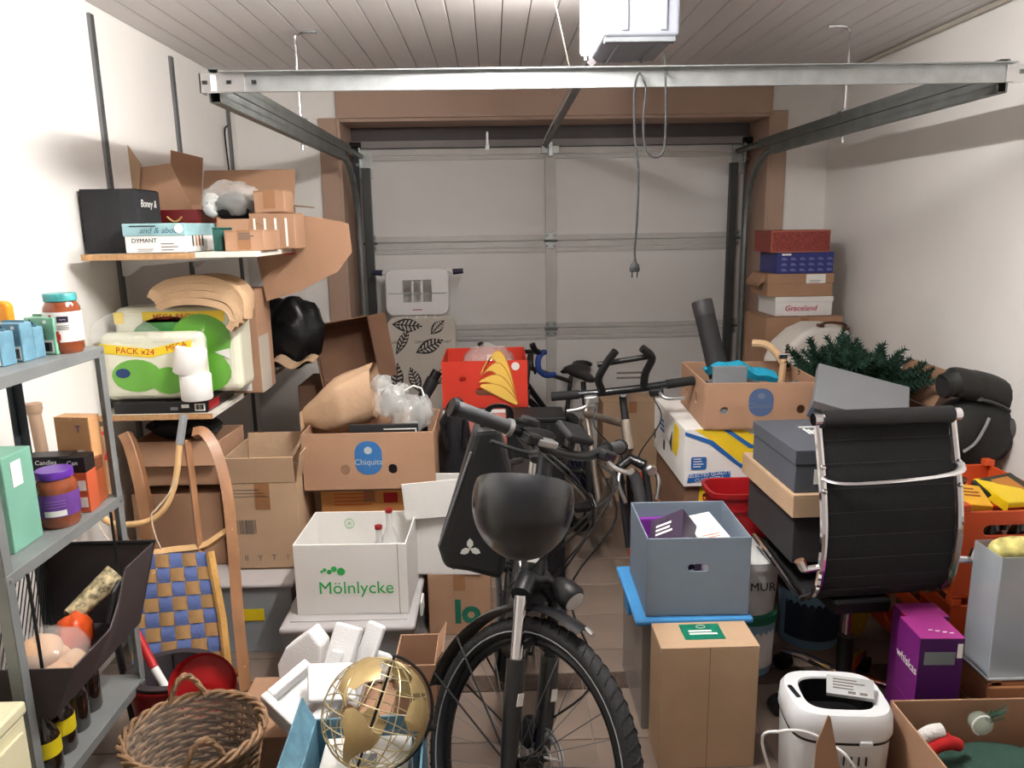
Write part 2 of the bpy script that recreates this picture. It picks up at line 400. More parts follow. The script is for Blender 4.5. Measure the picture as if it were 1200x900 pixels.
p0 = at(668, 82, y=3.3); pc = Vector((at(645, 0, z=CEIL-.015).x, 3.1, CEIL-.015))
b = B(); b.tube([pc, (p0+pc)/2, p0], .0025, 5); tag(b.build('pull_string', mat('string', (200, 190, 180), .8), smooth=True), 'thin white string hanging from the plank ceiling beside the opener', 'string')

# cable with its plug, looped over the cross bar
t = thing('power_cord', 'dark cord with plug dangling over the pale cross bar', 'cord', (0, 0, 0))
CORD = mat('dark cord', (34, 34, 36), .8, var=.05)
yc = 2.41
pts = [at(779, 60, y=2.62), at(780, 82, y=2.46), at(780, 92, y=yc-.005), at(780, 150, y=yc), at(777, 178, y=yc), at(766, 184, y=yc), at(756, 172, y=yc), at(754, 140, y=yc), at(757, 105, y=yc), at(753, 92, y=yc-.004), at(750, 86, y=2.44), at(746, 92, y=yc-.004), at(743, 115, y=yc), at(744, 160, y=yc), at(748, 200, y=yc), at(747, 250, y=yc), at(744, 290, y=yc), at(744, 303, y=yc)]
b = B(); b.tube(smoothpath(pts, 5), .0035, 6); b.build('cable', CORD, t, smooth=True)
pe = at(744, 303, y=yc)
b = B(); b.lathe([(.004, 0), (.007, -.012), (.014, -.02), (.017, -.035), (.014, -.042)], 12, _M(pe), sy=.5); b.build('plug', CORD, t, smooth=True)
for s in (-1, 1): b = B(); b.tube([pe+Vector((s*.008, 0, -.042)), pe+Vector((s*.008, 0, -.06))], .0024, 6); b.build('pin', CORD, t)
# ================================================================ box builders
def fr(px0, pv0, px1, pv1, y):
    """front rectangle at depth y: x0, x1, z0, z1"""
    a, b = at(px0, pv1, y=y), at(px1, pv0, y=y)
    return a.x, b.x, a.z, b.z
def atp(px, py, P, n):
    """point of the sloping plane through P with normal n"""
    r = FW + RT*((px-600)/F_PX) - UP*((py-450)/F_PX); C = Vector((0, 0, CAM_H)); n = Vector(n)
    return C + r*((Vector(P)-C).dot(n)/r.dot(n))
def closed_box(name, label, loc, size, m, rot=0, group=None, tape=TAPE, cat='box', tape_axis='y', lid=0.0, lidm=None, bevel=.003):
    """closed carton: body, two top flaps meeting under a tape, or a lift-off lid when lid > 0"""
    w, d, h = size; t = thing(name, label, cat, loc, rot, group)
    if lid:
        b = B(); b.bx(-w/2, w/2, -d/2, d/2, 0, h-.004); b.build('body', m, t, bevel=bevel)
        b = B(); b.bx(-w/2-.004, w/2+.004, -d/2-.004, d/2+.004, h-lid, h); b.build('lid', lidm or m, t, bevel=bevel)
        return t
    b = B(); b.bx(-w/2, w/2, -d/2, d/2, 0, h-.004); b.build('body', m, t, bevel=bevel)
    if tape_axis == 'y':
        for s in (-1, 1): b = B(); b.bx(*((.001, w/2) if s > 0 else (-w/2, -.001)), -d/2, d/2, h-.004, h); b.build('flap', m, t, bevel=.0015)
    else:
        for s in (-1, 1): b = B(); b.bx(-w/2, w/2, *((.001, d/2) if s > 0 else (-d/2, -.001)), h-.004, h); b.build('flap', m, t, bevel=.0015)
    if tape:
        b = B()
        if tape_axis == 'y': b.bx(-.024, .024, -d/2-.001, d/2+.001, h, h+.0006); b.bx(-.024, .024, -d/2-.001, -d/2, h-.07, h)
        else: b.bx(-w/2-.001, w/2+.001, -.024, .024, h, h+.0006); b.bx(w/2, w/2+.001, -.024, .024, h-.07, h)
        b.build('tape', tape, t)
    return t
def open_box(name, label, loc, size, m, rot=0, flaps=(), holes=(), group=None, th=.006, cat='box', inner=None, bevel=.0015):
    """open carton. flaps: (side, angle from upright outwards in degrees, length); holes: (side, u, z, radius_u, radius_z)"""
    w, d, h = size; t = thing(name, label, cat, loc, rot, group)
    b = B(); b.bx(-w/2, w/2, -d/2, d/2, 0, th); b.build('bottom', inner or m, t)
    S = {'f': ((0, -d/2, 0), 0, w), 'b': ((0, d/2, 0), PI, w), 'l': ((-w/2, 0, 0), -PI/2, d), 'r': ((w/2, 0, 0), PI/2, d)}
    for k, (p, rz, L_) in S.items():
        LL = L_-2*th-.001 if k in 'lr' else L_
        b = B(); b.bx(-LL/2, LL/2, 0, th, 0, h); o = b.build('side_panel', m, t, loc=p, rot=(0, 0, rz))
        cs = []
        for (sd, u, z, ru, rz_) in holes:
            if sd != k: continue
            c = B(); c.prism(rrect(-ru, ru, -rz_, rz_, min(ru, rz_)*.97, 7), -.05, .05, _M((u, 0, z), (PI/2, 0, 0))); cs.append(c.build('cut', m, t, loc=p, rot=(0, 0, rz)))
        if cs: bools(o, cs)
        if bevel:
            bv = o.modifiers.new('bevel', 'BEVEL'); bv.width = bevel; bv.segments = 1; bv.limit_method = 'ANGLE'
    for (sd, ang, fl_) in flaps:
        p, rz, L_ = S[sd]
        b = B(); b.bx(-L_/2+.004, L_/2-.004, -th*.4, th*.4, 0, fl_)
        f = b.build('flap', m, t, bevel=.001); f.rotation_euler = (R(ang), 0, rz); f.location = (p[0], p[1], h+.002)
    return t
def plate(parent, name, x0, x1, z0, z1, m, face='f', off=.0, th=.0012, poly=None, size=None):
    """thin print or label glued on a face of a box whose face lies at distance off from its middle"""
    b = B()
    if face == 'f': b.bx(x0, x1, -off-th, -off, z0, z1)
    elif face == 'r': b.bx(off, off+th, x0, x1, z0, z1)
    elif face == 'l': b.bx(-off-th, -off, x0, x1, z0, z1)
    elif face == 't': b.bx(x0, x1, z0, z1, off, off+th)
    return b.build(name, m, parent)
def decal(parent, name, poly, m, off, face='f', th=.0012):
    """flat printed shape from an outline in the face's own (u, v)"""
    rot = {'f': FR, 'r': RT_, 'l': LF, 't': TOP}[face]
    loc = {'f': (0, -off, 0), 'r': (off, 0, 0), 'l': (-off, 0, 0), 't': (0, 0, off)}[face]
    b = B(); b.prism(poly, 0, th); return b.build(name, m, parent, loc=loc, rot=rot)
def lines(parent, u0, u1, v0, n, pitch, m, off, face='f', h=.003, name='printed_line'):
    """rows of small print too fine to read"""
    for k in range(n):
        L_ = u0 + (u1-u0)*random.uniform(.6, 1); v = v0-k*pitch
        decal(parent, name, [(u0, v), (L_, v), (L_, v+h), (u0, v+h)], m, off, face)
def barcode(parent, u0, u1, v0, v1, m, off, face='f'):
    b = B(); rot = {'f': FR, 'r': RT_, 'l': LF, 't': TOP}[face]
    loc = {'f': (0, -off, 0), 'r': (off, 0, 0), 'l': (-off, 0, 0), 't': (0, 0, off)}[face]
    u = u0
    while u < u1:
        w_ = (u1-u0)*random.choice((.02, .03, .05)); b.prism([(u, v0), (min(u+w_, u1), v0), (min(u+w_, u1), v1), (u, v1)], 0, .0012); u += w_*random.choice((1.6, 2.2, 2.8))
    return b.build('barcode', m, parent, loc=loc, rot=rot)
def blob(b, c, r, n=14, squash=(1, 1, 1), amp=.12, seed=0, k=3.0):
    """lumpy closed surface"""
    rnd = random.Random(seed); ph = [rnd.uniform(0, 6.28) for _ in range(9)]
    vs = []; fs = []; m = n
    for i in range(m+1):
        th = PI*i/m
        for j in range(2*n):
            a = PI*j/n
            d = Vector((math.sin(th)*math.cos(a), math.sin(th)*math.sin(a), math.cos(th)))
            q = 1 + amp*(math.sin(k*d.x*2+ph[0])*math.sin(k*d.y*2+ph[1]) + .6*math.sin(k*3*d.z+ph[2])*math.sin(k*3*d.x+ph[3]) + .4*math.sin(k*5*d.y+ph[4])*math.sin(k*5*d.z+ph[5]))
            vs.append((c[0]+d.x*r*q*squash[0], c[1]+d.y*r*q*squash[1], c[2]+d.z*r*q*squash[2]))
    for i in range(m):
        for j in range(2*n): fs.append((i*2*n+j, i*2*n+(j+1) % (2*n), (i+1)*2*n+(j+1) % (2*n), (i+1)*2*n+j))
    return b.add(vs, fs)
def checker_like(name, c1, c2, fn): pass
FILM = mat('clear film', (235, 238, 236), .1, var=.02, alpha=.1, spec=.9, bump=.5, bscale=14)
FILMW = mat('milky film', (222, 224, 222), .12, var=.04, alpha=.34, spec=.8, bump=.6, bscale=16)
CLEARBOX = mat('clear storage plastic', (200, 208, 214), .15, var=.02, alpha=.38, spec=.7)
# ================================================================ shelves on the left wall
SHW = mat('white shelf board', (222, 218, 208), .45, var=.02)
SHE = mat('raw chipboard edge', (190, 148, 104), .8, var=.12, scale=60)
RAILM = mat('slotted rail grey', (128, 130, 132), .45, .5, var=.06)
for (y, za, lab) in ((3.2, 2.50, 'grey slotted wall rail behind the black speaker box'), (3.95, 2.50, 'grey slotted wall rail behind the open flapped carton'), (4.72, 2.44, 'grey slotted wall rail close to the room corner')):
    t = thing('slotted_rail', lab, 'shelf rail', (XL, y, 0), group='slotted rails on the shelf wall')
    b = B(); b.bx(0, .004, -.015, .015, .3, za); b.bx(.004, .014, -.015, -.012, .3, za); b.bx(.004, .014, .012, .015, .3, za); b.bx(.004, .014, -.002, .002, .3, za); b.build('channel', RAILM, t)
    for k in range(int((za-1.85)/.1)): b = B(); b.box((.0045, .006, za-.06-k*.1), (.003, .006, .02)); b.build('slot', BLACK, t)
c3 = B(); c3.tube(smoothpath([(XL+.02, 4.66, 2.27), (XL+.02, 4.6, 2.24), (XL+.018, 4.6, 2.15), (XL+.02, 4.62, 1.9), (XL+.02, 4.62, 1.7)], 5), .005, 6)
tag(c3.build('wall_cable', BLACK, smooth=True), 'thin black cable hanging beside the slotted rail in the corner', 'cable')
def shelf(name, lab, z, x0, xa, xb, y0, y1, y1b, brack):
    t = thing(name, lab, 'shelf', (0, y0, z))
    b = B(); b.bx(x0, xa, 0, y1-y0, -.02, 0); o = b.build('board', SHW, t, bevel=.001)
    b = B(); b.bx(x0, xa, -.003, 0, -.021, .001); b.build('edge_band', SHE, t)
    if xb: b = B(); b.bx(xa+.001, xb, .0, y1b-y0, -.018, .002); b.build('front_board', SHW, t, bevel=.001)
    for yy in brack:
        b = B(); b.prism([(XL+.016, -.021), (xa-.03, -.021), (xa-.03, -.036), (XL+.1, -.06), (XL+.04, -.1), (XL+.016, -.1)], -.008, .008, Matrix(((1, 0, 0, 0), (0, 0, 1, yy-y0), (0, 1, 0, 0), (0, 0, 0, 1))))
        b.build('bracket', WHITE, t, bevel=.002)
    return t
ZU, ZL_ = at(200, 297, y=2.8).z, at(180, 486, y=2.85).z
UX0, UXA, UXB = at(95, 300, y=2.8).x, at(228, 300, y=2.8).x, at(300, 297, y=2.8).x
shelf('wall_shelf', 'upper white wall shelf carrying the black speaker box and teal lidded box', ZU, UX0, UXA, UXB, 2.8, 4.7, 3.3, (3.2, 3.95))
LXA = at(250, 492, y=2.85).x
shelf('wall_shelf', 'lower white wall shelf carrying the green toilet paper packs', ZL_, XL+.012, LXA, None, 2.85, 3.22, 0, (3.2,))
DSH = mat('brown melamine', (120, 92, 70), .4, var=.06)
t = thing('wall_shelf', 'brown wall shelf continuing behind the toilet paper packs', 'shelf', (0, 3.24, ZL_))
b = B(); b.bx(XL+.012, LXA-.01, 0, 1.4, -.022, -.002); b.build('board', DSH, t, bevel=.001)
for yy in (3.95, 4.6): b = B(); b.bx(XL+.016, LXA-.1, yy-3.24-.008, yy-3.24+.008, -.06, -.023); b.build('bracket', WHITE, t)

# ---- on the upper shelf
x0, x1, z0, z1 = fr(93, 222, 163, 297, 2.93)
x1 -= .022
t = thing('speaker_box', 'black speaker box with bowed front standing on the upper wall shelf', 'speaker', ((XL+.012+x1)/2, 2.94, ZU+.0005))
hw = (x1-XL-.012)/2; hh = z1-ZU
b = B(); b.prism([(-hw, 0), (-hw*.5, -.014), (0, -.018), (hw*.5, -.014), (hw, 0), (hw, .21), (-hw, .21)], 0, hh); b.build('cabinet', mat('charcoal fabric', (44, 44, 47), .85, var=.08, bump=.2, bscale=200), t, bevel=.004)
text(t, 'Boney &', .04, PAPER, (hw+.0006, .105, hh-.05), RT_, shear=.2)
b = B(); b.bx(-hw*.98, hw*.98, .0, .2, hh, hh+.004); b.build('top_cap', BLACK, t, bevel=.002)

x0, x1, z0, z1 = fr(148, 262, 215, 297, 2.83)
w_, h_, d_ = x1-x0, z1-ZU, .31
TEAL = mat('teal lid print', (150, 190, 196), .4, var=.18, scale=9)
t = closed_box('lidded_gift_box', 'white box with pale teal lid and small print on the upper shelf', ((x0+x1)/2, 2.83+d_/2, ZU+.0025), (w_, d_, h_), WHITE, lid=.045, lidm=TEAL)
text(t, 'DYMANT', .022, INK, (-w_*.18, -d_/2-.0005, h_-.062), FR)
text(t, 'and & about', .03, mat('teal ink', (60, 110, 130), .6), (w_*.1, -d_/2-.0045, h_-.026), FR, shear=.3)
lines(t, -w_*.4, w_*.2, h_-.012, 1, .01, INK, d_/2+.0042, 'f', h=.004)
lines(t, .02, w_*.42, h_-.075, 3, .011, GREYPRINT, d_/2, 'f'); lines(t, -w_*.3, w_*.02, .012, 2, .006, GREYPRINT, d_/2, 'f', h=.002)
b = B(); b.lathe([(.016, 0), (.016, .001)], 18, _M((w_*.42, -d_/2-.0045, h_-.02), (PI/2, 0, 0))); b.build('round_seal', PAPER, t)
for k, c in enumerate(((60, 60, 70), (190, 150, 60), (160, 60, 60), (70, 90, 60))):
    mm = mat('pen print %d' % k, c, .6, var=0)
    o = plate(t, 'printed_pen', -.09+k*.032, -.078+k*.032, .02, .075, mm, 'r', w_/2)
    plate(o, 'pen_tip', -.087+k*.032, -.081+k*.032, .075, .088, INK, 'r', w_/2)
x0, x1, z0, z1 = fr(161, 246, 232, 262, 3.17)
REDB = mat('red gloss card', (150, 26, 30), .35, var=.05)
t = closed_box('red_case', 'red flat case with curved gold handle behind the teal lidded box', ((x0+x1)/2+.01, 3.17+.1, ZU+.0025), (x1-x0-.03, .2, z1-ZU), REDB, lid=.05, lidm=mat('dark red card', (110, 24, 28), .4), cat='case')
b = B(); b.tube([(-.03+.06*i/10+.02, -.106, z1-ZU-.028-.02*math.sin(PI*i/10)) for i in range(11)], .004, 6); b.build('handle', mat('gold', (212, 180, 110), .35, .4), t, smooth=True)
plate(t, 'clasp', -.06, -.035, z1-ZU-.03, z1-ZU-.005, mat('gold', (212, 180, 110), .35, .4), 'f', .105)

# open carton with its flaps up, towards the wall
xa, xb = at(186, 240, y=3.5).x, at(322, 240, y=3.5).x
open_box('open_carton', 'opened brown carton with raised flaps on the upper shelf beside the wall', ((xa+xb)/2+.015, 3.5+.2, ZU+.001), (xb-xa-.05, .38, at(250, 246, y=3.5).z-ZU+.02), K_BROWN, 0,
         flaps=(('l', -8, .24), ('b', 24, .2), ('f', 150, .12), ('r', 95, .1)))
# tent of two big flaps in front of it
t = thing('folded_cardboard', 'bent brown cardboard piece with a cut notch leaning on the red case', 'cardboard', (0, 3.42, ZU+.0005))
A_, B_, C_, D_ = at(160, 245, y=3.42), at(199, 191, y=3.42), at(214, 205, y=3.42), at(240, 262, y=3.42)
b = B(); b.prism([(at(190, 262, y=3.42).x, ZU), (at(157, 246, y=3.42).x, at(157, 246, y=3.42).z), (at(166, 196, y=3.42).x, at(166, 196, y=3.42).z), (at(200, 192, y=3.42).x, at(200, 192, y=3.42).z), (at(215, 224, y=3.42).x, at(215, 224, y=3.42).z), (at(245, 250, y=3.42).x, ZU)], -.003, .003, Matrix(((1, 0, 0, 0), (0, 0, 1, 0), (0, 1, 0, -ZU), (0, 0, 0, 1))))
b.build('sheet', K_BROWN, t)
b = B(); b.prism([(at(163, 246, y=3.42).x, at(163, 246, y=3.42).z), (at(146, 192, y=3.42).x, at(146, 192, y=3.42).z), (at(143, 180, y=3.42).x, at(143, 180, y=3.42).z), (at(151, 170, y=3.42).x, at(151, 170, y=3.42).z), (at(167, 193, y=3.42).x, at(167, 193, y=3.42).z)], .004, .01, Matrix(((1, 0, 0, 0), (0, 0, 1, -.02), (0, 1, 0, -ZU), (0, 0, 0, 1))))
b.build('torn_flap', K_TAN, t)

x0, x1, z0, z1 = fr(264, 270, 308, 293, 2.86)
t = closed_box('small_carton', 'small brown carton with printed block on the white shelf edge', ((x0+x1)/2, 2.86+.11, ZU+.0025), (x1-x0, .22, z1-ZU), K_BROWN)
lines(t, -.02, .05, .06, 3, .009, GREYPRINT, .11, 'f', h=.006)
x0, x1, z0, z1 = fr(251, 269, 263, 294, 2.9)
b = B(); b.bx(-.018, .018, -.06, .06, 0, .08); b.bx(-.02, .02, -.06, .06, .08, .088)
tag(b.build('green_tin', mat('dark green tin', (36, 92, 84), .4), None, ((x0+x1)/2-.01, 2.97, ZU+.0025), bevel=.006), 'small dark green tin wedged beside the printed brown carton', 'tin')
x0, x1, z0, z1 = fr(303, 250, 347, 291, 3.12)
t = closed_box('taped_carton', 'brown carton with four white tape strips beside the hanging sheet', ((x0+x1)/2-.02, 3.12+.085, ZU+.0025), (x1-x0+.02, .16, z1-ZU), K_BROWN, tape=None)
for k in range(4): plate(t, 'white_strip', -.075+k*.042, -.066+k*.042, .01, z1-ZU-.02, PAPER, 'f', .08)
x0, x1, z0, z1 = fr(305, 226, 338, 252, 3.2)
closed_box('small_carton', 'plain brown carton resting on the white striped carton', ((x0+x1)/2, 3.2, ZU+.0045+at(320, 250, y=3.12).z-ZU), (x1-x0, .14, .085), K_BROWN, group=None)
# trainer in a plastic bag on a small open carton
x0, x1, z0, z1 = fr(232, 256, 290, 270, 3.0)
open_box('shoe_carton', 'low brown carton with one bent flap under the bagged helmet', ((x0+x1)/2-.0, 3.22, ZU+.001), (.13, .2, .12), K_BROWN, flaps=(('r', 115, .07), ('f', 160, .05)))
t = thing('bagged_shoe', 'black and white shoe wrapped in crumpled clear plastic bag', 'shoe', (at(270, 240, y=3.2).x, 3.22, ZU+.125))
b = B(); blob(b, (0, 0, .05), .075, 10, (1.25, .8, .75), .08, 3); b.build('shoe_upper', BLACKM, t, smooth=True)
b = B(); blob(b, (-.07, -.03, .055), .05, 8, (.8, .6, 1), .05, 4); b.build('shoe_toe', WHITE, t, smooth=True)
b = B(); blob(b, (.0, 0, .075), .09, 18, (1.35, .8, .85), .09, 9, 3); b.build('plastic_bag', FILMW, t, smooth=True, ang=120)
# hanging sheet of cardboard
Yh = 3.3
pts = [(300, 300), (340, 268), (352, 252), (380, 256), (408, 262), (412, 296), (396, 318), (350, 342), (312, 353)]
pp_ = [(at(a, c, y=Yh).x, at(a, c, y=Yh).z) for a, c in pts]
b = B(); b.prism(pp_, -.003, .003, Matrix(((1, 0, 0, 0), (0, 0, 1, 0), (0, 1, 0, 0), (0, 0, 0, 1))))
o = b.build('cardboard_sheet', K_BROWN, None, (0, Yh+.01, 0)); tag(o, 'large loose brown cardboard sheet sticking out from the upper shelf', 'cardboard')
b = B(); b.bx(at(300, 298, y=3.28).x, at(345, 298, y=3.28).x, 3.281, 3.3, at(300, 299, y=3.28).z, at(300, 297, y=3.28).z); tag(b.build('red_ribbon', RED), 'thin dark red ribbon lying on the loose cardboard sheet', 'ribbon')

# ---- on the lower shelf: toilet paper packs, towel, toys carton
GREEN = mat('green pack print', (104, 176, 60), .3, var=.1, scale=5, coat=.4)
GREEND = mat('dark green pack print', (60, 140, 66), .3, var=.15, coat=.4)
CREAM = mat('cream pack', (226, 226, 205), .3, var=.04, coat=.4)
YEL = mat('yellow print', (238, 208, 40), .35, var=.04, coat=.3)
def roll_pack(name, label, loc, size, rot, front):
    w, d, h = size; t = thing(name, label, 'toilet paper', loc, rot)
    b = B(); nx, nz = 5, 4
    def bulge(u, v, s):
        return .008*abs(math.sin(u*nx*PI))*abs(math.sin(v*nz*PI))
    b.bx(-w/2, w/2, -d/2, d/2, 0, h); o = b.build('wrap', CREAM, t, bevel=.035, seg=4)
    front(t, w, d, h); return t
def ell(cx, cy, rx, ry, n=20, a0=0): return [(cx+rx*math.cos(2*PI*i/n+a0), cy+ry*math.sin(2*PI*i/n+a0)) for i in range(n)]
def clover(t, w, d, h):
    o = .0008
    decal(t, 'green_leaf', ell(-w*.05, h*.6, w*.32, h*.3), GREEND, d/2+o)
    decal(t, 'green_leaf', ell(w*.2, h*.62, w*.24, h*.3), GREEN, d/2+o+.0012)
    decal(t, 'green_leaf', ell(w*.22, h*.25, w*.2, h*.23), GREEN, d/2+o+.0024)
    decal(t, 'white_notch', [(w*.3, h*.48), (w*.42, h*.52), (w*.42, h*.4)], PAPER, d/2+o+.0036)
    decal(t, 'yellow_band', [(-w*.48, h*.82), (-w*.4, h*.82), (-w*.4, h*.95), (-w*.48, h*.95)], YEL, d/2+o)
    s = decal(t, 'yellow_band', [(-w*.25, h*.83), (w*.4, h*.83), (w*.4, h*.95), (-w*.25, h*.95)], YEL, d/2+o)
    text(t, 'MEGA PACK', .03, RED, (0, -d/2-o-.0015, h*.89))
x0, x1, z0, z1 = fr(135, 348, 272, 446, 2.98)
roll_pack('toilet_paper_pack', 'large toilet paper pack with green clover print under the beige towel', ((x0+x1)/2, 2.98+.12, ZL_+.047), (x1-x0, .18, z1-ZL_-.085), 0, clover)
def bandpack(t, w, d, h):
    o = .0008
    s = decal(t, 'yellow_band', [(-w*.48, h*.72), (0, h*.64), (w*.4, h*.78), (w*.42, h*.9), (0, h*.77), (-w*.48, h*.86)], YEL, d/2+o)
    text(t, 'PACK x24', .034, RED, (-w*.14, -d/2-o-.0015, h*.735), (PI/2, R(4), 0))
    text(t, 'MEGA', .03, RED, (w*.26, -d/2-o-.0015, h*.8), (PI/2, R(-14), 0))
    decal(t, 'green_leaf', ell(-w*.15, h*.38, w*.24, h*.24), GREEN, d/2+o)
    decal(t, 'green_leaf', ell(w*.16, h*.3, w*.18, h*.2), GREEN, d/2+o+.0012)
    decal(t, 'blue_logo', ell(-w*.28, h*.42, w*.07, h*.07), mat('navy logo', (30, 60, 110), .4), d/2+o+.0024)
    decal(t, 'blue_logo', ell(w*.36, h*.72, w*.06, h*.05), mat('navy logo', (30, 60, 110), .4), d/2+o+.0024)
x0, x1, z0, z1 = fr(104, 402, 222, 470, 2.78)
t = roll_pack('toilet_paper_pack', 'torn clear toilet paper bag with yellow band and loose rolls at shelf front', ((x0+x1)/2+.0, 2.93, ZL_+.046), (x1-x0, .085, z1-ZL_-.02), 0, bandpack)
b = B(); w_, h_ = x1-x0, z1-ZL_-.02
b.grid(14, 10, lambda u, v: (-w_*.53+u*w_*1.08, -.047-.014*math.sin(u*9+v*5)*math.sin(v*7)-.008*math.sin(u*23+v*6), h_*.86+v*(.07+.05*math.sin(u*6))), .0006); b.build('plastic_film', FILM, t, smooth=True)
b = B(); b.lathe([(.02, 0), (.055, 0), (.058, .004), (.058, .096), (.055, .1), (.02, .1)], 20, _M((w_*.42, -.05, h_*.02), (0, 0, 0))); b.build('roll', PAPER, t, smooth=True)
b = B(); b.lathe([(.02, 0), (.055, 0), (.058, .004), (.058, .096), (.055, .1), (.02, .1)], 20, _M((w_*.36, -.05, h_*.02+.102), (0, .2, 0))); b.build('roll', PAPER, t, smooth=True)
# flat black boxes below them
x0, x1, z0, z1 = fr(134, 466, 242, 490, 2.86)
t = thing('flat_game_box', 'flat black game box with barcode sticker below the toilet paper', 'box', ((x0+x1)/2, 2.865, ZL_+.0005))
w_ = x1-x0; b = B(); b.bx(-w_/2, w_/2, 0, .3, 0, .044); b.build('body', mat('black gloss card', (24, 24, 27), .3, var=.05), t, bevel=.002)
plate(t, 'sticker', w_*.36, w_*.47, .008, .036, PAPER, 'f', 0); barcode(t, w_*.375, w_*.46, .012, .032, INK, .0013)
plate(t, 'sticker', w_*.1, w_*.18, .012, .024, GREY, 'f', 0); plate(t, 'sticker', w_*.22, w_*.3, .02, .034, PAPER, 'f', 0)
plate(t, 'red_corner', .01, .12, .006, .04, REDB, 'r', w_/2)
# folded towel, layered
t = thing('folded_towel', 'beige towel folded in thick layers draped on the toilet paper pack', 'towel', (0, 0, 0))
TOW = mat('beige terry', (200, 168, 134), .95, var=.06, bump=.5, bscale=260, spec=.1)
prof_o = [(172, 346), (178, 334), (205, 326), (240, 326), (270, 334), (283, 350), (284, 368), (281, 380), (270, 372), (258, 362), (240, 358), (220, 362), (200, 370), (186, 368), (176, 360)]
for k in range(4):
    s = k*11
    line_ = [(172+3*k, 348+4*k), (178+2*k, 339+6.5*k), (195, 331+8*k), (220, 327+8.5*k), (248, 328+9*k), (270, 336+9*k), (284-2*k, 352+9*k), (286-5*k, 374+5*k)]
    top = smoothpath([at(a, c, y=2.93) for a, c in line_], 5)
    b = B(); nT = len(top)-1
    b.grid(nT, 8, lambda u, v: top[int(round(u*nT))] + Vector((.0+.01*math.sin(v*5+k), v*.17, .012*math.sin(v*4+u*3)+.02*v)), .0275)
    b.build('fold_layer', TOW, t, smooth=True)
x0, x1, z0, z1 = fr(268, 340, 298, 465, 3.21)
t = closed_box('toys_carton', 'tall brown carton marked TOYS with white tape on its edge', ((x0+x1)/2, 3.21+.1, ZL_+.001), (x1-x0, .2, z1-ZL_), K_BROWN, tape=None)
w_, h_ = x1-x0, z1-ZL_
text(t, 'TOYS', .03, INK, (.0, -.1006, h_-.17)); lines(t, -.035, .035, h_-.2, 3, .01, INK, .1, 'f', h=.004); barcode(t, -.035, .03, h_-.27, h_-.235, INK, .1)
plate(t, 'white_label', -.04, .03, .01, .09, PAPER, 'f', .1); text(t, 'db', .035, mat('navy logo', (30, 60, 110), .4), (-.005, -.102, .055))
o = B(); o.bx(w_/2, w_/2+.0015, -.1, .04, 0, h_*.55); o.build('white_tape', CTAPE, t)
# dark bags and cartons on the brown shelf further back
b = B(); blob(b, (0, 0, .17), .2, 16, (.8, .6, .9), .1, 21, 2.5)
tag(b.build('black_bag', mat('black bin bag', (20, 21, 24), .3, var=.1, bump=.4, bscale=18), None, (at(340, 380, y=3.75).x, 3.75, ZL_+.02), smooth=True, ang=120), 'bulging black plastic bag on the brown shelf', 'bag')
Xo = at(400, 420, y=4.1)
t = open_box('tipped_carton', 'empty dark brown carton tipped on its side showing its inside', (Xo.x+.02, 4.15, .985), (.3, .34, .26), K_DARK, rot=(R(78), R(-8), R(12)), flaps=(('r', 60, .1),))
b = B(); b.grid(12, 2, lambda u, v: (at(316+u*54, 423, y=3.55).x, 3.5+v*.12, at(340, 425, y=3.55).z+.02*math.sin(u*9)+v*.01), .005)
tag(b.build('wavy_cardboard', K_TAN, smooth=True), 'wavy strip of brown cardboard lying before the black bag', 'cardboard')
# tall dark carton that carries the tipped one
closed_box('dark_carton', 'dark brown carton standing below the tipped empty carton', (at(402, 500, y=4.1).x, 4.15, .0), (.4, .36, .85), K_DARK)
# ================================================================ grey steel rack by the left edge, with groceries
RACK = mat('grey rack steel', (138, 142, 142), .5, .3, var=.07, scale=9)
RACKD = mat('dark rack post', (70, 78, 82), .5, .3, var=.06)
RY1 = 2.2; far = at(121, 405, y=RY1); RXF = far.x; RXB = at(22, 450, y=RY1).x-.02; RY0 = 1.64
RZ = [far.z, at(137, 579, y=RY1).z, at(160, 790, y=RY1).z]
rack = thing('steel_rack', 'grey steel shelving rack holding sauce jars and drink cartons', 'shelving rack', ((RXF+RXB)/2, (RY0+RY1)/2, 0))
rcx, rcy = (RXF+RXB)/2, (RY0+RY1)/2
for x, s in ((RXF, -1), (RXB, 1)):
    for y, q in ((RY0, 1), (RY1, -1)):
        b = B(); X, Y = x-rcx, y-rcy
        b.bx(min(X, X+s*.03), max(X, X+s*.03), min(Y, Y+q*.002), max(Y, Y+q*.002), 0, RZ[0]-.001); b.bx(min(X, X+s*.002), max(X, X+s*.002), min(Y, Y+q*.03), max(Y, Y+q*.03), 0, RZ[0]-.001)
        p = b.build('post', RACK if s < 0 else RACKD, rack, bevel=.0008, seg=1)
        b = B(); b.bx(min(X, X+s*.033)-.001, max(X, X+s*.033)+.001, min(Y, Y+q*.033)-.001, max(Y, Y+q*.033)+.001, 0, .02); b.build('foot', BLACK, p)
for z in RZ:
    b = B(); X, Y = RXF-rcx, RY1-rcy; X0, Y0 = RXB-rcx, RY0-rcy
    b.bx(X0, X, Y0, Y, z-.003, z); b.bx(X-.002, X+.001, Y0, Y, z-.03, z); b.bx(X0-.001, X0+.002, Y0, Y, z-.03, z); b.bx(X0, X, Y-.002, Y+.001, z-.03, z); b.bx(X0, X, Y0-.001, Y0+.002, z-.03, z)
    o = b.build('shelf_plate', RACK, rack, bevel=.001, seg=1)
    for yy in (Y0+.015, Y-.015): b = B(); b.lathe([(.006, 0), (.005, .004)], 8, _M((X+.001, yy, z-.015), (0, PI/2, 0))); b.build('bolt', STEEL, o)
RX0 = RXB

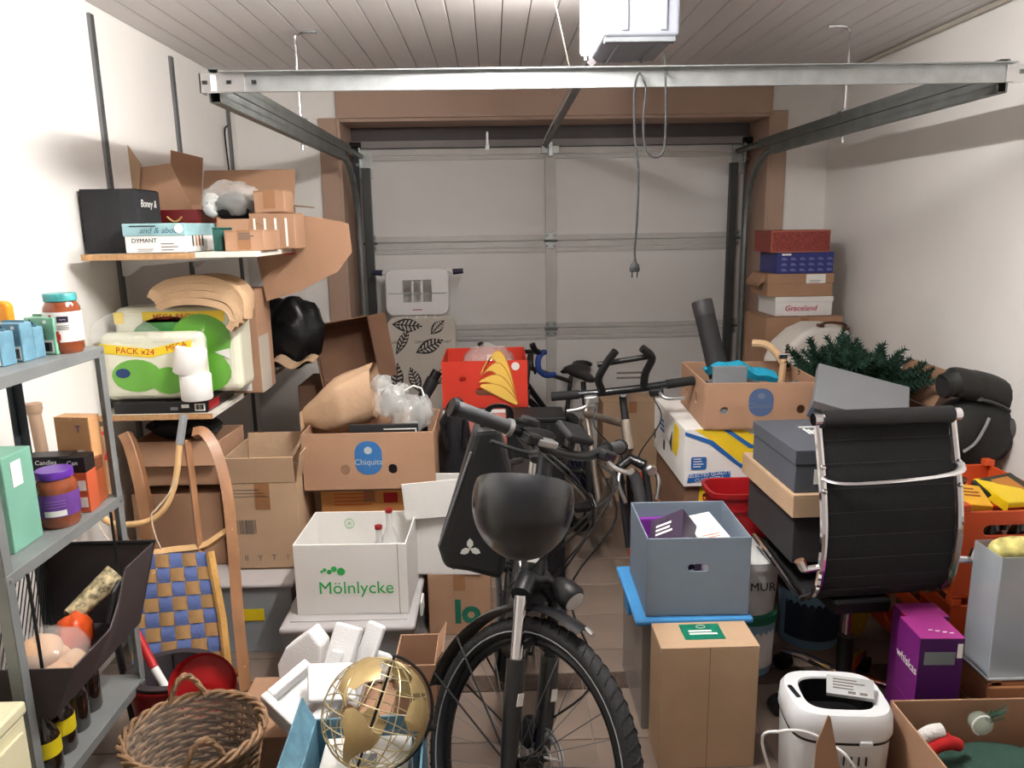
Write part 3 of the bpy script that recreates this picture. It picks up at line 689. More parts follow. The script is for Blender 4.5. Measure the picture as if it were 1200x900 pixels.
SAUCE = mat('tomato sauce glass', (146, 74, 44), .12, var=.18, scale=30, coat=.6)
def jar(name, label, loc, r, h, lidm, sauce=SAUCE, label_fn=None, lid_h=.02):
    t = thing(name, label, 'jar', loc)
    b = B(); b.lathe([(r*.86, 0), (r, .012), (r, h*.70), (r*.96, h*.78), (r*.8, h*.86), (r*.78, h-lid_h)], 28); b.build('glass', sauce, t, smooth=True)
    b = B(); b.lathe([(r*.82, h-lid_h-.002), (r*.88, h-lid_h), (r*.88, h-.003), (r*.84, h), (0, h)], 28); b.build('lid', lidm, t, smooth=True)
    if label_fn: label_fn(t, r, h)
    return t
def wrap(t, r, z0, z1, m, a0=150, a1=390, name='paper_label'):
    """label band round a jar, angles in degrees"""
    b = B(); n = 24
    b.grid(n, 1, lambda u, v: ((r+.0008)*math.cos(R(a0+(a1-a0)*u)), (r+.0008)*math.sin(R(a0+(a1-a0)*u)), z0+(z1-z0)*v), .0005); return b.build(name, m, t, smooth=True)
def lab1(t, r, h):
    wrap(t, r, h*.2, h*.7, PAPER)
    a = R(285)
    def on(ang, z, fn):
        pass
    for ang, z, s, txt, m in ((292, .58, .018, 'MARKT', None),):
        wrap(t, r+.001, h*.53, h*.63, mat('dark logo', (44, 30, 60), .5), 282, 315, 'logo_patch'); text(t, '~~', .014, PAPER, ((r+.003)*math.cos(R(298)), (r+.003)*math.sin(R(298)), h*.58), (PI/2, 0, R(28)))
    wrap(t, r+.001, h*.44, h*.66, mat('chilli print', (190, 40, 40), .5), 258, 266, 'printed_chilli')
    for k, (z0, z1, a0, a1) in enumerate(((.2, .24, 266, 284), (.24, .34, 262, 288), (.34, .385, 266, 284))): wrap(t, r+.001, h*z0, h*z1, mat('tomato print', (178, 44, 34), .5, var=.15, scale=40), a0, a1, 'printed_tomato')
    for k in range(3): wrap(t, r+.001, h*(.47-.03*k), h*(.48-.03*k), GREYPRINT, 280, 315, 'printed_line')
LIDT = mat('turquoise lid', (70, 160, 160), .35, var=.3, scale=40)
xj = at(80, 405, y=2.1).x
jar('sauce_jar', 'tomato sauce jar with turquoise lid on the top rack shelf', (max(xj, RXB+.05), 2.09, RZ[0]+.0005), .0465, at(80, 343, y=2.1).z-RZ[0], LIDT, label_fn=lab1)
def brick(name, label, px0, px1, pvt, y, m, group, d=.06, straw=True):
    x0, x1, z0, z1 = fr(px0, pvt, px1, 440, y)
    t = thing(name, label, 'drink carton', ((x0+x1)/2, y+d/2, RZ[0]+.0005), R(-6), group)
    w, h = x1-x0, z1-RZ[0]
    b = B(); b.bx(-w/2, w/2, -d/2, d/2, 0, h); b.build('pack', m, t, bevel=.003)
    b = B(); b.bx(-w/2+.002, w/2-.002, -.001, .001, h, h+.006); b.build('seam', m, t)
    if straw: b = B(); b.tube([(-w*.3, -d/2-.002, h*.95), (w*.15, -d/2-.002, h*.5)], .002, 6); b.build('straw', mat('dark straw', (40, 60, 80), .5), t)
    plate(t, 'white_panel', w*.05, w*.42, h*.05, h*.4, PAPER, 'f', d/2); barcode(t, w*.1, w*.38, h*.1, h*.34, INK, d/2+.0013)
    b = B(); b.lathe([(.005, 0), (.005, .001)], 10, _M((w*.2, -d/2, h*.88), (PI/2, 0, 0))); b.build('straw_hole', PAPER, t)
    return t
GR = 'drink cartons on the top rack shelf'
BLUEP = mat('blue carton', (106, 150, 170), .4, var=.15, scale=25); GREENP = mat('mint carton', (130, 190, 160), .4, var=.15, scale=25)
brick('drink_carton', 'pale blue drink carton with straw beside the mint carton', 27, 39, 384, 1.98, BLUEP, GR, .04)
brick('drink_carton', 'wider pale blue drink carton with dark straw, second from the jar', 3, 24, 379, 1.93, BLUEP, GR, .045)
t = brick('drink_carton', 'mint green drink carton standing next to the tomato sauce jar', 37, 64, 372, 2.04, GREENP, GR, .07); text(t, 'KIDS\nMILK', .018, mat('brown ink', (110, 80, 60), .6), (0, -.037, .055))
brick('drink_carton', 'blue drink carton cut by the rack post, farthest from the sauce jar', -22, 0, 390, 1.86, BLUEP, GR, .05)
b = B(); b.prism(rrect(-.03, .03, 0, .14, .02), -.015, .015, Matrix(((1, 0, 0, 0), (0, 0, 1, 0), (0, 1, 0, 0), (0, 0, 0, 1)))); xo = at(0, 360, y=2.1)
tag(b.build('orange_pouch', mat('orange pouch', (235, 150, 40), .35, var=.15, scale=20), None, (xo.x-.02, 2.13, RZ[0]+.0005), bevel=.006), 'orange food pouch behind the blue drink cartons', 'pouch')

# second shelf
x0, x1, z0, z1 = fr(-40, 533, 17, 628, 1.78)
MINT = mat('mint box', (122, 176, 154), .5, var=.06)
xr_ = at(34, 580, y=1.84).x
t = thing('mint_box', 'large mint green box with round orange emblem on the second rack shelf', 'box', ((x0+xr_)/2, 1.83, RZ[1]+.0005))
w_, h_ = xr_-x0-.02, at(20, 530, y=1.83).z-RZ[1]
b = B(); b.bx(-w_/2, w_/2, -.06, .06, 0, h_); b.build('body', MINT, t, bevel=.003)
b = B(); b.lathe([(.022, 0), (.022, .001)], 20, _M((w_*.1, -.06, h_*.32), (PI/2, 0, 0)), sx=1.3); b.build('orange_emblem', mat('orange emblem', (206, 160, 70), .6), t)
plate(t, 'white_sticker', -.03, .01, h_*.66, h_*.92, PAPER, 'r', w_/2)
def lab2(t, r, h):
    wrap(t, r, h*.22, h*.62, mat('violet label', (110, 66, 150), .5, var=.12, scale=25)); wrap(t, r+.001, h*.24, h*.34, PAPER, 262, 320, 'white_strip')
    for k in range(3): wrap(t, r+.001, h*(.5-.05*k), h*(.515-.05*k), mat('lilac print', (150, 110, 190), .5), 265, 320, 'printed_line')
xj = at(59, 600, y=1.93).x
jar('sauce_jar', 'tomato sauce jar with purple lid on the second rack shelf', (xj, 1.97, RZ[1]+.0005), .052, at(59, 555, y=1.93).z-RZ[1], mat('purple lid', (92, 44, 150), .3), label_fn=lab2)
CAND = mat('black candle box', (28, 26, 28), .4); ORB = mat('orange candle box', (196, 92, 58), .45, var=.08)
def candle(px0, px1, pvt, y, label, capm, bodym, txt):
    x0, x1, z0, z1 = fr(px0, pvt, px1, 620, y); w, h = x1-x0, z1-RZ[1]
    t = thing('candle_pack', label, 'candle pack', ((x0+x1)/2, y+.035, RZ[1]+.0005), R(4), 'candle packs on the second rack shelf')
    b = B(); b.bx(-w/2, w/2, -.03, .03, 0, h*.72); b.build('lower_body', bodym, t, bevel=.002)
    b = B(); b.bx(-w/2, w/2, -.03, .03, h*.72, h); b.build('upper_body', capm, t, bevel=.002)
    text(t, txt, .018, PAPER, (0, -.031, h*.9)); plate(t, 'white_label', w*.05, w*.42, h*.1, h*.28, PAPER, 'f', .03); plate(t, 'white_label', w*.05, w*.42, h*.4, h*.58, PAPER, 'f', .03)
    return t
candle(38, 76, 536, 2.04, 'black candle pack lettered Candles behind the purple lidded jar', CAND, CAND, 'Candles')
candle(79, 96, 537, 2.04, 'red orange bottle pack with black top beside the purple lidded jar', CAND, ORB, 'Can')
candle(97, 107, 540, 2.1, 'slim brown and orange pack at the end of the second rack shelf', mat('brown cap', (120, 70, 44), .5), mat('brown orange pack', (160, 80, 44), .5), ' ')
x0, x1, z0, z1 = fr(62, 490, 101, 560, 2.13)
ORG = mat('orange tea box', (214, 162, 112), .5, var=.1)
t = closed_box('tea_box', 'tall orange box with white oval print behind the candle packs', ((x0+x1)/2+.012, 2.165, RZ[1]+.0005), (x1-x0-.01, .05, z1-RZ[1]), ORG, R(-8), tape=None)
decal(t, 'white_oval', ell(.02, (z1-RZ[1])*.55, .02, .018), PAPER, .0255); text(t, 'T', .03, mat('violet print', (70, 50, 110), .5), (.02, -.027, (z1-RZ[1])*.86))
lines(t, -.04, 0, (z1-RZ[1])*.6, 4, .014, mat('brown print', (150, 90, 50), .6), .0255, 'f')

# wooden shaft leaning behind the rack, black umbrella handle
WOODG = mat('grey weathered wood', (164, 138, 114), .7, var=.1, scale=8, stretch=(3, 3, .4))
top, bot = at(40, 482, y=2.42), Vector((at(100, 760, y=2.3).x, 2.3, .02))
t = thing('wooden_shaft', 'weathered round wooden tool shaft leaning behind the steel rack', 'tool handle', (0, 0, 0))
b = B(); b.tube([bot, bot.lerp(top, .5), top], [.019, .018, .019], 12); b.build('shaft', WOODG, t, smooth=True)
b = B(); d = (top-bot).normalized(); b.tube([top-d*.01, top+d*.006, top+d*.024, top+d*.03], [.02, .026, .026, .018], 14); b.build('knob', WOODG, t, smooth=True)
p = [at(120, 672, y=2.3), at(112, 655, y=2.3), at(104, 640, y=2.3), at(99, 642, y=2.3), at(97, 648, y=2.3)]
b = B(); b.tube([Vector((p[0].x+.04, 2.3, .012))]+smoothpath(p, 4), .012, 8); tag(b.build('umbrella', BLACK, smooth=True), 'black umbrella with hooked handle standing beside the wooden shaft', 'umbrella')

# dark basket hung on the rack front with bread, gold roll and orange bag
t = thing('dark_basket', 'dark plastic basket with mesh back hooked on the rack', 'basket', (0, 0, 0))
BK = mat('dark basket plastic', (64, 56, 58), .5, var=.1)
pl = [(105, 768), (128, 772), (146, 742), (163, 667), (157, 700), (152, 760), (118, 810), (36, 820)]
yb0, yb1 = 1.69, 2.15
# real trough: front wall outside the rack, floor, mesh wall
zb = RZ[1]-.40; zt_ = RZ[1]-.14
xF = RXF+.12; xB_ = RXB+.05
def trough(name, fn, m, parent): b = B(); b.grid(8, 6, fn, .004); return b.build(name, m, parent, smooth=False)
zlow = lambda u: zt_-.12+.12*max(0, min(1, (u-.42)/.2))        # rim dips at the near half
trough('front_wall', lambda u, v: (RXF+.03+.07*v, yb0+u*(yb1-yb0), zb+(zlow(u)-zb)*v), BK, t)
trough('floor_panel', lambda u, v: (xB_+(RXF+.03-xB_)*v, yb0+u*(yb1-yb0), zb), BK, t)
trough('near_wall', lambda u, v: (xB_+u*(RXF+.03+.07*v-xB_), yb0-.01*v, zb+(zt_-.12-zb)*v), BK, t)
trough('far_wall', lambda u, v: (xB_+u*(RXF+.03+.07*v-xB_), yb1+.01*v, zb+(zt_-zb)*v), BK, t)
b = B(); b.tube([(xB_, yb0, zt_), (xB_, yb1+.01, zt_), (RXF+.1, yb1+.01, zt_)], .007, 6); b.tube([(xB_, yb0, zb), (xB_, yb0, zt_)], .006, 6); b.build('rim', BLACK, t, smooth=True)
for k in range(26): b = B(); y = yb0+.02+k*.02; b.tube([(xB_, y, zb), (xB_+.0, min(y+.12, yb1), zt_)], .002, 4); b.build('mesh_wire', BLACK, t)
for yy in (1.7, 2.1): b = B(); b.tube([(RXF+.03, yy, zb+.02), (RXF+.012, yy, zb+.1), (RXF+.012, yy, RZ[1]-.02)], .004, 6); b.build('hook', BLACK, t)
b = B(); b.tube([(xF-.025, 1.86, zt_-.1), (xF-.01, 1.88, zt_-.02), (xF-.012, 1.92, zt_-.01)], .006, 6); b.build('clip', BLACK, t, smooth=True)
pb = at(42, 735, y=1.78)
FILMB = mat('bread film', (235, 235, 232), .12, var=.02, alpha=.22, spec=.9, bump=.5, bscale=20)
t2 = thing('bread_bag', 'clear bag of pale bread rolls in the dark basket', 'bread bag', (pb.x, 1.78, zb+.006))
BREAD = mat('pale bread', (220, 176, 138), .7, var=.1)
for k, (dx, dy, dz, rr) in enumerate(((-.05, -.03, .05, .048), (.03, -.02, .055, .05), (-.02, .06, .06, .05), (.04, .05, .05, .045), (0, .0, .12, .05))): b = B(); blob(b, (dx, dy, dz), rr, 8, (1, 1.2, .9), .05, k); b.build('bread_roll', BREAD, t2, smooth=True, ang=90)
b = B(); blob(b, (0, .02, .085), .11, 14, (.9, 1.0, .75), .06, 5, 3); b.build('plastic_bag', FILMB, t2, smooth=True, ang=90)
g0, g1 = at(84, 722, y=1.98), at(136, 672, y=2.08)
t = thing('gold_roll', 'white and gold patterned paper roll sticking out of the dark basket', 'paper roll', (0, 0, 0))
b = B(); d = g1-g0; b.tube([g0, g0.lerp(g1, .5), g1], [.026, .03, .034], 16); b.build('paper', mat('gold pattern paper', (206, 190, 150), .5, var=.45, scale=60), t, smooth=True)
b = B(); b.tube([g0-d*.05, g0], [.02, .027], 12); b.build('end_cap', mat('brown glass', (90, 60, 36), .3), t, smooth=True)
po = at(80, 755, y=1.92); b = B(); blob(b, (0, 0, .06), .07, 10, (.6, .9, 1), .12, 8)
tag(b.build('orange_packet', mat('orange foil', (216, 84, 36), .35, var=.1), None, (po.x, 1.95, zb+.008), smooth=True, ang=90), 'bright orange packet between bread bag and gold roll', 'packet')

# bottles on the bottom shelf
BOT = mat('dark brown glass', (38, 26, 20), .08, var=.1, coat=.8); YL = mat('yellow bottle label', (226, 206, 30), .5, var=.1)
def bottle(loc, r, h, m, lab=None, cap=None, name='bottle', label='', group=None, ztxt=None, lz=(.62, .78)):
    t = thing(name, label, 'bottle', loc, 0, group)
    b = B(); b.lathe([(r*.9, 0), (r, .008), (r, h*.55), (r*.8, h*.66), (r*.36, h*.78), (r*.33, h*.95), (r*.38, h*.955), (r*.38, h*.98), (r*.3, h*.985)], 20); b.build('glass', m, t, smooth=True)
    b = B(); b.lathe([(r*.4, h*.955), (r*.42, h), (0, h*1.002)], 14); b.build('cap', cap or BLACK, t, smooth=True)
    if lab:
        b = B(); b.lathe([(r*1.015, h*.3), (r*1.015, h*.53)], 20); b.build('paper_label', lab, t, smooth=True)
    return t
GB = 'dark bottles on the bottom rack shelf'
for k, (px, pv, yy, hh, lab_) in enumerate(((66, 880, 1.98, .26, 'brown glass bottle with yellow neck label nearest the cream cabinet'), (84, 858, 2.08, .26, 'brown glass bottle with yellow neck label, deeper on the bottom shelf'), (100, 850, 2.0, .3, 'tall dark bottle with black cap beside the red bucket'), (118, 850, 2.12, .24, 'short dark bottle with white cap by the rack post'))):
    hh = min(hh, zb-RZ[2]-.012); t = bottle((RXF-.05-.012*k, 1.76+.09*k, RZ[2]+.0005), .036, hh, BOT, YL if k < 2 else None, PAPER if k == 3 else BLACK, 'glass_bottle', lab_, GB)
p = at(38, 850, y=1.9); t = bottle((RXF-.16, 1.8, RZ[2]+.0005), .03, zb-RZ[2]-.012, mat('aqua plastic', (90, 160, 176), .2), YL, mat('navy cap', (30, 40, 120), .4), 'cleaner_bottle', 'aqua cleaner bottle with blue cap beside the rack post', None)
# cream cabinet in the near corner
t = thing('cream_cabinet', 'cream coloured small cabinet cut off by the picture corner', 'cabinet', (0, 0, 0))
c = at(27, 822, y=1.55); c2 = at(38, 900, y=1.45)
CR = mat('cream enamel', (226, 220, 184), .4, var=.03)
zt2 = c.z; b = B(); b.bx(c.x-.34, c.x-.002, 1.2, 1.55, .05, zt2-.03); b.build('body', CR, t, bevel=.006)
b = B(); b.bx(c.x-.345, c.x+.003, 1.19, 1.555, zt2-.03, zt2); b.build('top', CR, t, bevel=.006)
b = B(); b.bx(c.x-.002, c.x+.006, 1.22, 1.53, .08, zt2-.06); b.build('door', CR, t, bevel=.006)
for xx in (c.x-.3, c.x-.04):
    for yy in (1.24, 1.5): b = B(); b.lathe([(.014, 0), (.018, .05)], 10, _M((xx, yy, 0))); b.build('foot', BLACK, t)
# ================================================================ wooden sled standing on end
SLW = mat('varnished beech', (158, 114, 80), .4, var=.12, scale=5, stretch=(4, 4, .5), coat=.3)
SLL = mat('pale beech', (216, 176, 124), .5, var=.08, scale=5, stretch=(4, 4, .5))
BLU = mat('blue webbing', (106, 126, 186), .9, var=.06, bump=.3, bscale=300); TANW = mat('tan webbing', (190, 150, 100), .9, var=.06, bump=.3, bscale=300)
SP0, SN = Vector((0, 2.42, 0)), Vector((0, 1, -.36)).normalized()
def S(px, py, off=0.0): return atp(px, py, SP0, SN) - SN*off
sled = thing('wooden_sled', 'upright wooden sled with blue and tan checkered webbing seat', 'sled', (0, 0, 0))
def bar(name, pts, w, m, n=4, flat=.7, parent=sled, off=0): 
    P = smoothpath([S(a, c, off) for a, c in pts], 5); b = B(); b.tube(P, w, n, flat=flat); return b.build(name, m, parent, bevel=.003, smooth=n > 4)
rb_ = S(288, 812); 
bar('runner', [(228, 508), (240, 508), (254, 530), (266, 575), (273, 640), (279, 720), (284, 770), (288, 808)], .034, SLW)
bar('seat_rail', [(219, 516), (225, 560), (232, 620), (236, 648), (248, 700), (262, 770), (272, 812)], .021, SLW)
bar('runner', [(128, 505), (135, 520), (146, 560), (156, 615), (160, 660)], .032, SLW, off=-.12)
bar('seat_rail', [(118, 500), (126, 560), (136, 620), (150, 680), (160, 740), (166, 800)], .021, SLW)
bar('cross_bar', [(160, 652), (200, 645), (238, 640), (262, 625), (274, 618)], .022, SLL)
bar('cross_bar', [(168, 812), (220, 812), (262, 800), (280, 785), (288, 778)], .022, SLL)
bar('brace', [(142, 628), (150, 640), (160, 655)], .02, SLL)
# bent push bar with grey ends and straps
pb_ = bar('push_bar', [(217, 520), (213, 560), (203, 590), (186, 608), (160, 614), (138, 612), (124, 598), (117, 560), (115, 525)], .012, SLL, 8, 1.0, off=.05)
for pts in ([(222, 488), (217, 522)], [(116, 488), (114, 526)]): 
    b = B(); b.tube([S(*pts[0], .05), S(*pts[1], .05)], .015, 8); b.build('bar_end', mat('grey bar end', (150, 154, 158), .4, .3), pb_, smooth=True)
for pts in ([(215, 560), (205, 580), (192, 596), (186, 604), (190, 625), (197, 642)], [(126, 590), (124, 605), (132, 625), (150, 645)]): bar('strap', pts, .006, mat('pale strap', (206, 192, 172), .8), 6, .5, off=.06)
b = B(); P = smoothpath([S(128, 508, .05), S(136, 516, .05), S(132, 540, .05)], 4); b.tube(P, .006, 6); b.build('red_tip', RED, sled, smooth=True)
# webbing: straps really go over and under each other
A0, A1, A2, A3 = S(154, 650, .02), S(247, 646, .02), S(160, 826, .02), S(272, 810, .02)
NC, NR = 6, 10
def W(u, v): return A0.lerp(A1, u).lerp(A2.lerp(A3, u), v)
seat = B(); 
for c in range(NC):
    b = B(); u0, u1 = (c+.04)/NC, (c+.96)/NC
    b.grid(1, NR*4, lambda a, v: W(u0+(u1-u0)*a, v) - SN*(.004*math.cos((v*NR-.5)*PI)*(1 if c % 2 else -1)), .0012); b.build('webbing_strap', BLU, sled, smooth=True)
for r in range(NR):
    b = B(); v0, v1 = (r+.04)/NR, (r+.96)/NR
    b.grid(NC*4, 1, lambda u, a: W(u, v0+(v1-v0)*a) + SN*(.004*math.cos((u*NC-.5)*PI)*(1 if r % 2 else -1)), .0012); b.build('webbing_strap', TANW, sled, smooth=True)
b = B(); b.tube([A1+Vector((.004, 0, 0)), (A1+A3)/2+Vector((.012, 0, 0)), A3], .016, 8); b.build('webbing_edge', mat('tan edge roll', (206, 160, 92), .9, var=.1, bump=.4, bscale=120), sled, smooth=True)

# ---------------------------------------------------------------- red mop bucket with wringer, red dustpan and brush stick
pbk = at(190, 840, z=.3); bx_, by_ = -.93, 2.13
bx_ = at(184, 800, y=2.15).x
t = thing('mop_bucket', 'red bucket with dark wringer insert between rack and wicker basket', 'bucket', (bx_+.01, 2.24, 0)); t.scale = (.88, .88, .92)
DR = mat('deep red plastic', (150, 24, 28), .35)
b = B(); b.lathe([(.1, 0), (.11, .004), (.14, .27), (.15, .275), (.15, .285), (.135, .285), (.105, .012), (0, .012)], 28, sx=1.15, sy=.95); b.build('pail', DR, t, smooth=True)
b = B(); b.lathe([(.15, .286), (.152, .30), (.12, .3), (.09, .2), (.06, .19), (0, .19)], 24, sx=1.1, sy=.92, caps=False); b.build('wringer', mat('dark wringer', (52, 46, 50), .45), t, smooth=True)
for k in range(10): b = B(); a = k*PI/5; b.tube([(.118*math.cos(a)*1.1, .118*math.sin(a)*.92, .298), (.09*math.cos(a)*1.1, .09*math.sin(a)*.92, .205)], .005, 5); b.build('wringer_rib', BLACK, t)
b = B(); b.tube([(-.165+.33*i/12, -.02, .28-.09*math.sin(PI*i/12)) for i in range(13)], .003, 6); b.build('bail', STEEL, t, smooth=True)
p0, p1, p2 = at(160, 742, y=2.28), at(181, 783, y=2.2), at(208, 830, y=2.14)
t = thing('red_dustpan', 'red dustpan with red and white handle behind the wicker basket', 'dustpan', (0, 0, 0))
b = B(); b.tube([p0, p1], .014, 10); b.build('handle_grip', RED, t, smooth=True)
b = B(); b.tube([p1, p1.lerp(p2, .55)], .013, 10); b.build('handle_sleeve', PAPER, t, smooth=True)
b = B(); b.tube([p1.lerp(p2, .55), p2], .012, 10); b.build('handle_rod', RED, t, smooth=True)
pc_ = at(240, 800, y=2.12)
b = B(); b.lathe([(0, .01), (.05, .002), (.085, .0), (.098, .03), (.1, .032), (.088, -.004), (.05, -.003), (0, .004)], 28, _M(pc_, (R(70), 0, R(10))), sx=1, sy=.95); b.build('scoop', RED, t, smooth=True)

# ---------------------------------------------------------------- wicker basket with liner, small red-lidded wicker inside
WK = mat('wicker', (150, 118, 88), .7, var=.25, scale=30); WKD = mat('wicker dark', (118, 88, 62), .7, var=.25, scale=30)
cx, cy = at(226, 860, y=1.85).x, 1.86; zr = .33
t = thing('wicker_basket', 'round wicker basket with woven handles and clear liner', 'basket', (cx, cy, 0))
NST = 28; RB, RT2 = .115, .18
for k in range(24):                       # staves
    a = 2*PI*k/24; b = B(); b.tube([(RB*math.cos(a), RB*math.sin(a)*.9, .01), (RT2*math.cos(a), RT2*math.sin(a)*.9, zr)], .003, 5); b.build('stave', WKD, t)
for k in range(NST):                      # weavers, in and out of the staves
    f = k/(NST-1); r0 = RB+(RT2-RB)*f
    b = B(); b.tube([((r0+.004*math.cos(12*a+PI*(k % 2)))*math.cos(a), (r0+.004*math.cos(12*a+PI*(k % 2)))*math.sin(a)*.9, .012+f*(zr-.03)) for a in [2*PI*i/72 for i in range(72)]], .0058, 5, closed=True); b.build('weaver', WK if k % 3 else WKD, t, smooth=True)
for q in range(3):                        # plaited rim
    b = B(); b.tube([((RT2+.004+.008*math.cos(9*a+q*2.09))*math.cos(a), (RT2+.004+.008*math.cos(9*a+q*2.09))*math.sin(a)*.9, zr-.008+.009*math.sin(9*a+q*2.09)) for a in [2*PI*i/120 for i in range(120)]], .006, 6, closed=True); b.build('rim_cord', WK, t, smooth=True)
for s in (115, -62):
    a0 = R(s)
    for q in range(2):
        b = B(); pts = []
        for i in range(25):
            f = i/24; aa = a0+(f-.5)*.6; h = .075*math.sin(PI*f)
            pts.append(((RT2+.004*math.cos(20*f+q*PI))*math.cos(aa), (RT2+.004*math.cos(20*f+q*PI))*math.sin(aa)*.9, zr-.01+h+.004*math.sin(20*f+q*PI)))
        b.tube(pts, .007, 6); b.build('handle', WK, t, smooth=True)
b = B(); b.grid(36, 6, lambda u, v: ((RB+.0+(RT2-RB)*(v)-.012+.004*math.sin(u*40+v*4))*math.cos(2*PI*u), (RB+(RT2-RB)*v-.012+.004*math.sin(u*31))*.9*math.sin(2*PI*u), .03+v*(zr-.03)), 0); b.build('liner', FILM, t, smooth=True)
b = B(); b.lathe([(0, .028), (RB-.01, .028)], 24, sy=.9); b.build('base', WKD, t)
t = thing('small_wicker_bowl', 'small wicker bowl with red figure lying inside the large basket', 'bowl', (cx+.005, cy-.07, .09))
for k in range(10):
    f = k/9; r0 = .05+.025*f
    b = B(); b.tube([(r0*math.cos(a), r0*math.sin(a), .006+f*.09) for a in [2*PI*i/40 for i in range(40)]], .0055, 5, closed=True); b.build('weaver', WK, t, smooth=True)
b = B(); b.tube([(.072*math.cos(PI*i/16), 0, .098+.06*math.sin(PI*i/16)) for i in range(17)], .006, 6); b.build('handle', WK, t, smooth=True)
b = B(); b.lathe([(0, 0), (.05, 0)], 20, _M((0, 0, .003))); b.build('base', WKD, t)
t = thing('red_figure', 'small red toy figure with white button in the wicker bowl', 'toy', (cx+.005, cy-.07, .1))
b = B(); blob(b, (0, 0, .05), .042, 10, (1, 1, 1.15), .04, 2); b.build('body', RED, t, smooth=True, ang=90)
for dx in (-.015, .012): b = B(); b.box((dx, -.044, .06), (.01, .004, .01)); b.build('button', PAPER, t)
# ================================================================ cartons along the left and middle
# clear tub with dark things on the floor by the wall
t = thing('storage_tub', 'clear storage tub with red and dark contents beside the sled', 'storage box', (-1.165, 3.06, 0))
b = B(); b.bx(-.33, .33, -.27, .27, .0, .005); b.build('bottom', CLEARBOX, t)
for (a, c, d, e) in ((-.33, .33, -.272, -.268), (-.33, .33, .268, .272), (-.332, -.328, -.268, .268), (.328, .332, -.268, .268)): b = B(); b.bx(a, c, d, e, .005, .28); b.build('wall', CLEARBOX, t)
b = B(); b.bx(-.345, .345, -.285, .285, .281, .30); b.build('lid', mat('frosted lid', (176, 172, 172), .35, var=.03), t, bevel=.008)
plate(t, 'yellow_label', .14, .22, .14, .19, YEL, 'f', .273)
b = B(); blob(b, (0, 0, .1), .11, 10, (1.8, 1.2, .8), .1, 31); tag(b.build('folded_cloth', mat('dusky red cloth', (150, 82, 74), .9, var=.1), None, (-1.05, 3.05, .07), smooth=True, ang=90), 'dusky red cloth inside the clear storage tub', 'cloth')
b = B(); b.bx(-.28, .28, -.2, .2, 0, .07); tag(b.build('dark_folder', mat('dark navy card', (48, 50, 60), .6), None, (-1.12, 3.04, .006), bevel=.006), 'flat dark folder at the bottom of the clear storage tub', 'folder')
# two cartons under the lower shelf
x0, x1, z0, z1 = fr(158, 580, 256, 640, 2.95)
t = closed_box('shelf_carton', 'plain brown carton behind the sled push bar', ((x0+x1)/2, 2.95+.17, .3015), (x1-x0, .3, z1-.30), K_BROWN, tape=None)
x0, x1, z0, z1 = fr(152, 512, 250, 574, 2.93)
open_box('dark_open_carton', 'shadowed brown carton under the lower shelf above the plain carton', ((x0+x1)/2+.01, 3.1, z1-.02-.19), (x1-x0, .3, .18), K_BROWN, (R(-2), 0, 0), flaps=(('f', 160, .1),))
b = B(); blob(b, (0, 0, .03), .09, 10, (1.6, 1, .5), .15, 5); tag(b.build('dark_cloth', BLACKM, None, ((x0+x1)/2, 3.1, z1-.03), smooth=True, ang=90), 'dark crumpled cloth on the shadowed carton under the shelf', 'cloth')
# tall open carton, flaps up
x0, x1, z0, z1 = fr(273, 566, 355, 664, 2.9)
x1 -= .03; w_, h_ = x1-x0, z1-.3015
t = open_box('tall_open_carton', 'tall tan carton with open flaps and faded barcode print', ((x0+x1)/2, 2.9+.15, .3015), (w_, .28, h_), K_TAN, 0, flaps=(('b', 10, .13), ('l', -4, .11), ('r', 12, .12), ('f', 8, .11)))
barcode(t, -w_*.4, -w_*.12, h_*.42, h_*.58, GREYPRINT, .14); lines(t, -w_*.42, w_*.1, h_*.92, 3, .014, GREYPRINT, .14, 'f')
for k, s_ in enumerate(('II', 'Y', 'T', '!')): text(t, s_, .035, GREYPRINT, (-w_*.3+k*w_*.2, -.1408, .05))
plate(t, 'tape', -.03, .03, h_*.7, h_, TAPE, 'f', .14)
# stack: brown base carton, orange carton, banana carton with things
closed_box('base_carton', 'brown carton at the bottom below the orange carton', (-.53, 3.24, 0), (.44, .4, .33), K_BROWN)
x0, x1, z0, z1 = fr(362, 578, 450, 640, 3.05)
OC = card('orange carton', (206, 150, 90))
t = closed_box('orange_carton', 'orange printed carton below the round blue emblem banana carton', (-.55, 3.24, .332), (.41, .36, .265), OC)
plate(t, 'red_square', .06, .12, .19, .235, RED, 'f', .18); lines(t, -.15, .05, .23, 4, .016, mat('orange print', (190, 90, 50), .6), .18, 'f', h=.005); plate(t, 'red_square', -.03, .04, .1, .125, RED, 'f', .18)
CHB = mat('blue emblem print', (50, 108, 168), .6, var=.05); CHL = mat('emblem light print', (170, 180, 180), .6, var=.03)
def banana_emblem(t, u, v, rx, ry, off, face='f'):
    o = decal(t, 'blue_emblem', rrect(u-rx, u+rx, v-ry, v+ry, rx*.92, 8), CHB, off, face)
    decal(o if False else t, 'emblem_leaf', ell(u, v+ry*.45, rx*.3, ry*.22, 10), CHL, off+.0012, face)
    text(t, 'Chiquita', rx*.62, CHL, {'f': (u, -off-.0016, v-ry*.25), 'l': (-off-.0016, -u, v-ry*.25)}[face], FR if face == 'f' else LF)
    return o
x0, x1, z0, z1 = fr(357, 506, 508, 577, 3.0)
w_, d_, h_ = x1-x0, .4, z1-z0
t = open_box('banana_carton', 'open brown banana carton with blue oval emblem holding a paper bag', ((x0+x1)/2, 3.0+d_/2, .5985), (w_, d_, h_), K_BROWN, 0, holes=(('f', -w_*.18, h_*.37, .018, .021), ('f', w_*.18, h_*.37, .018, .021)))
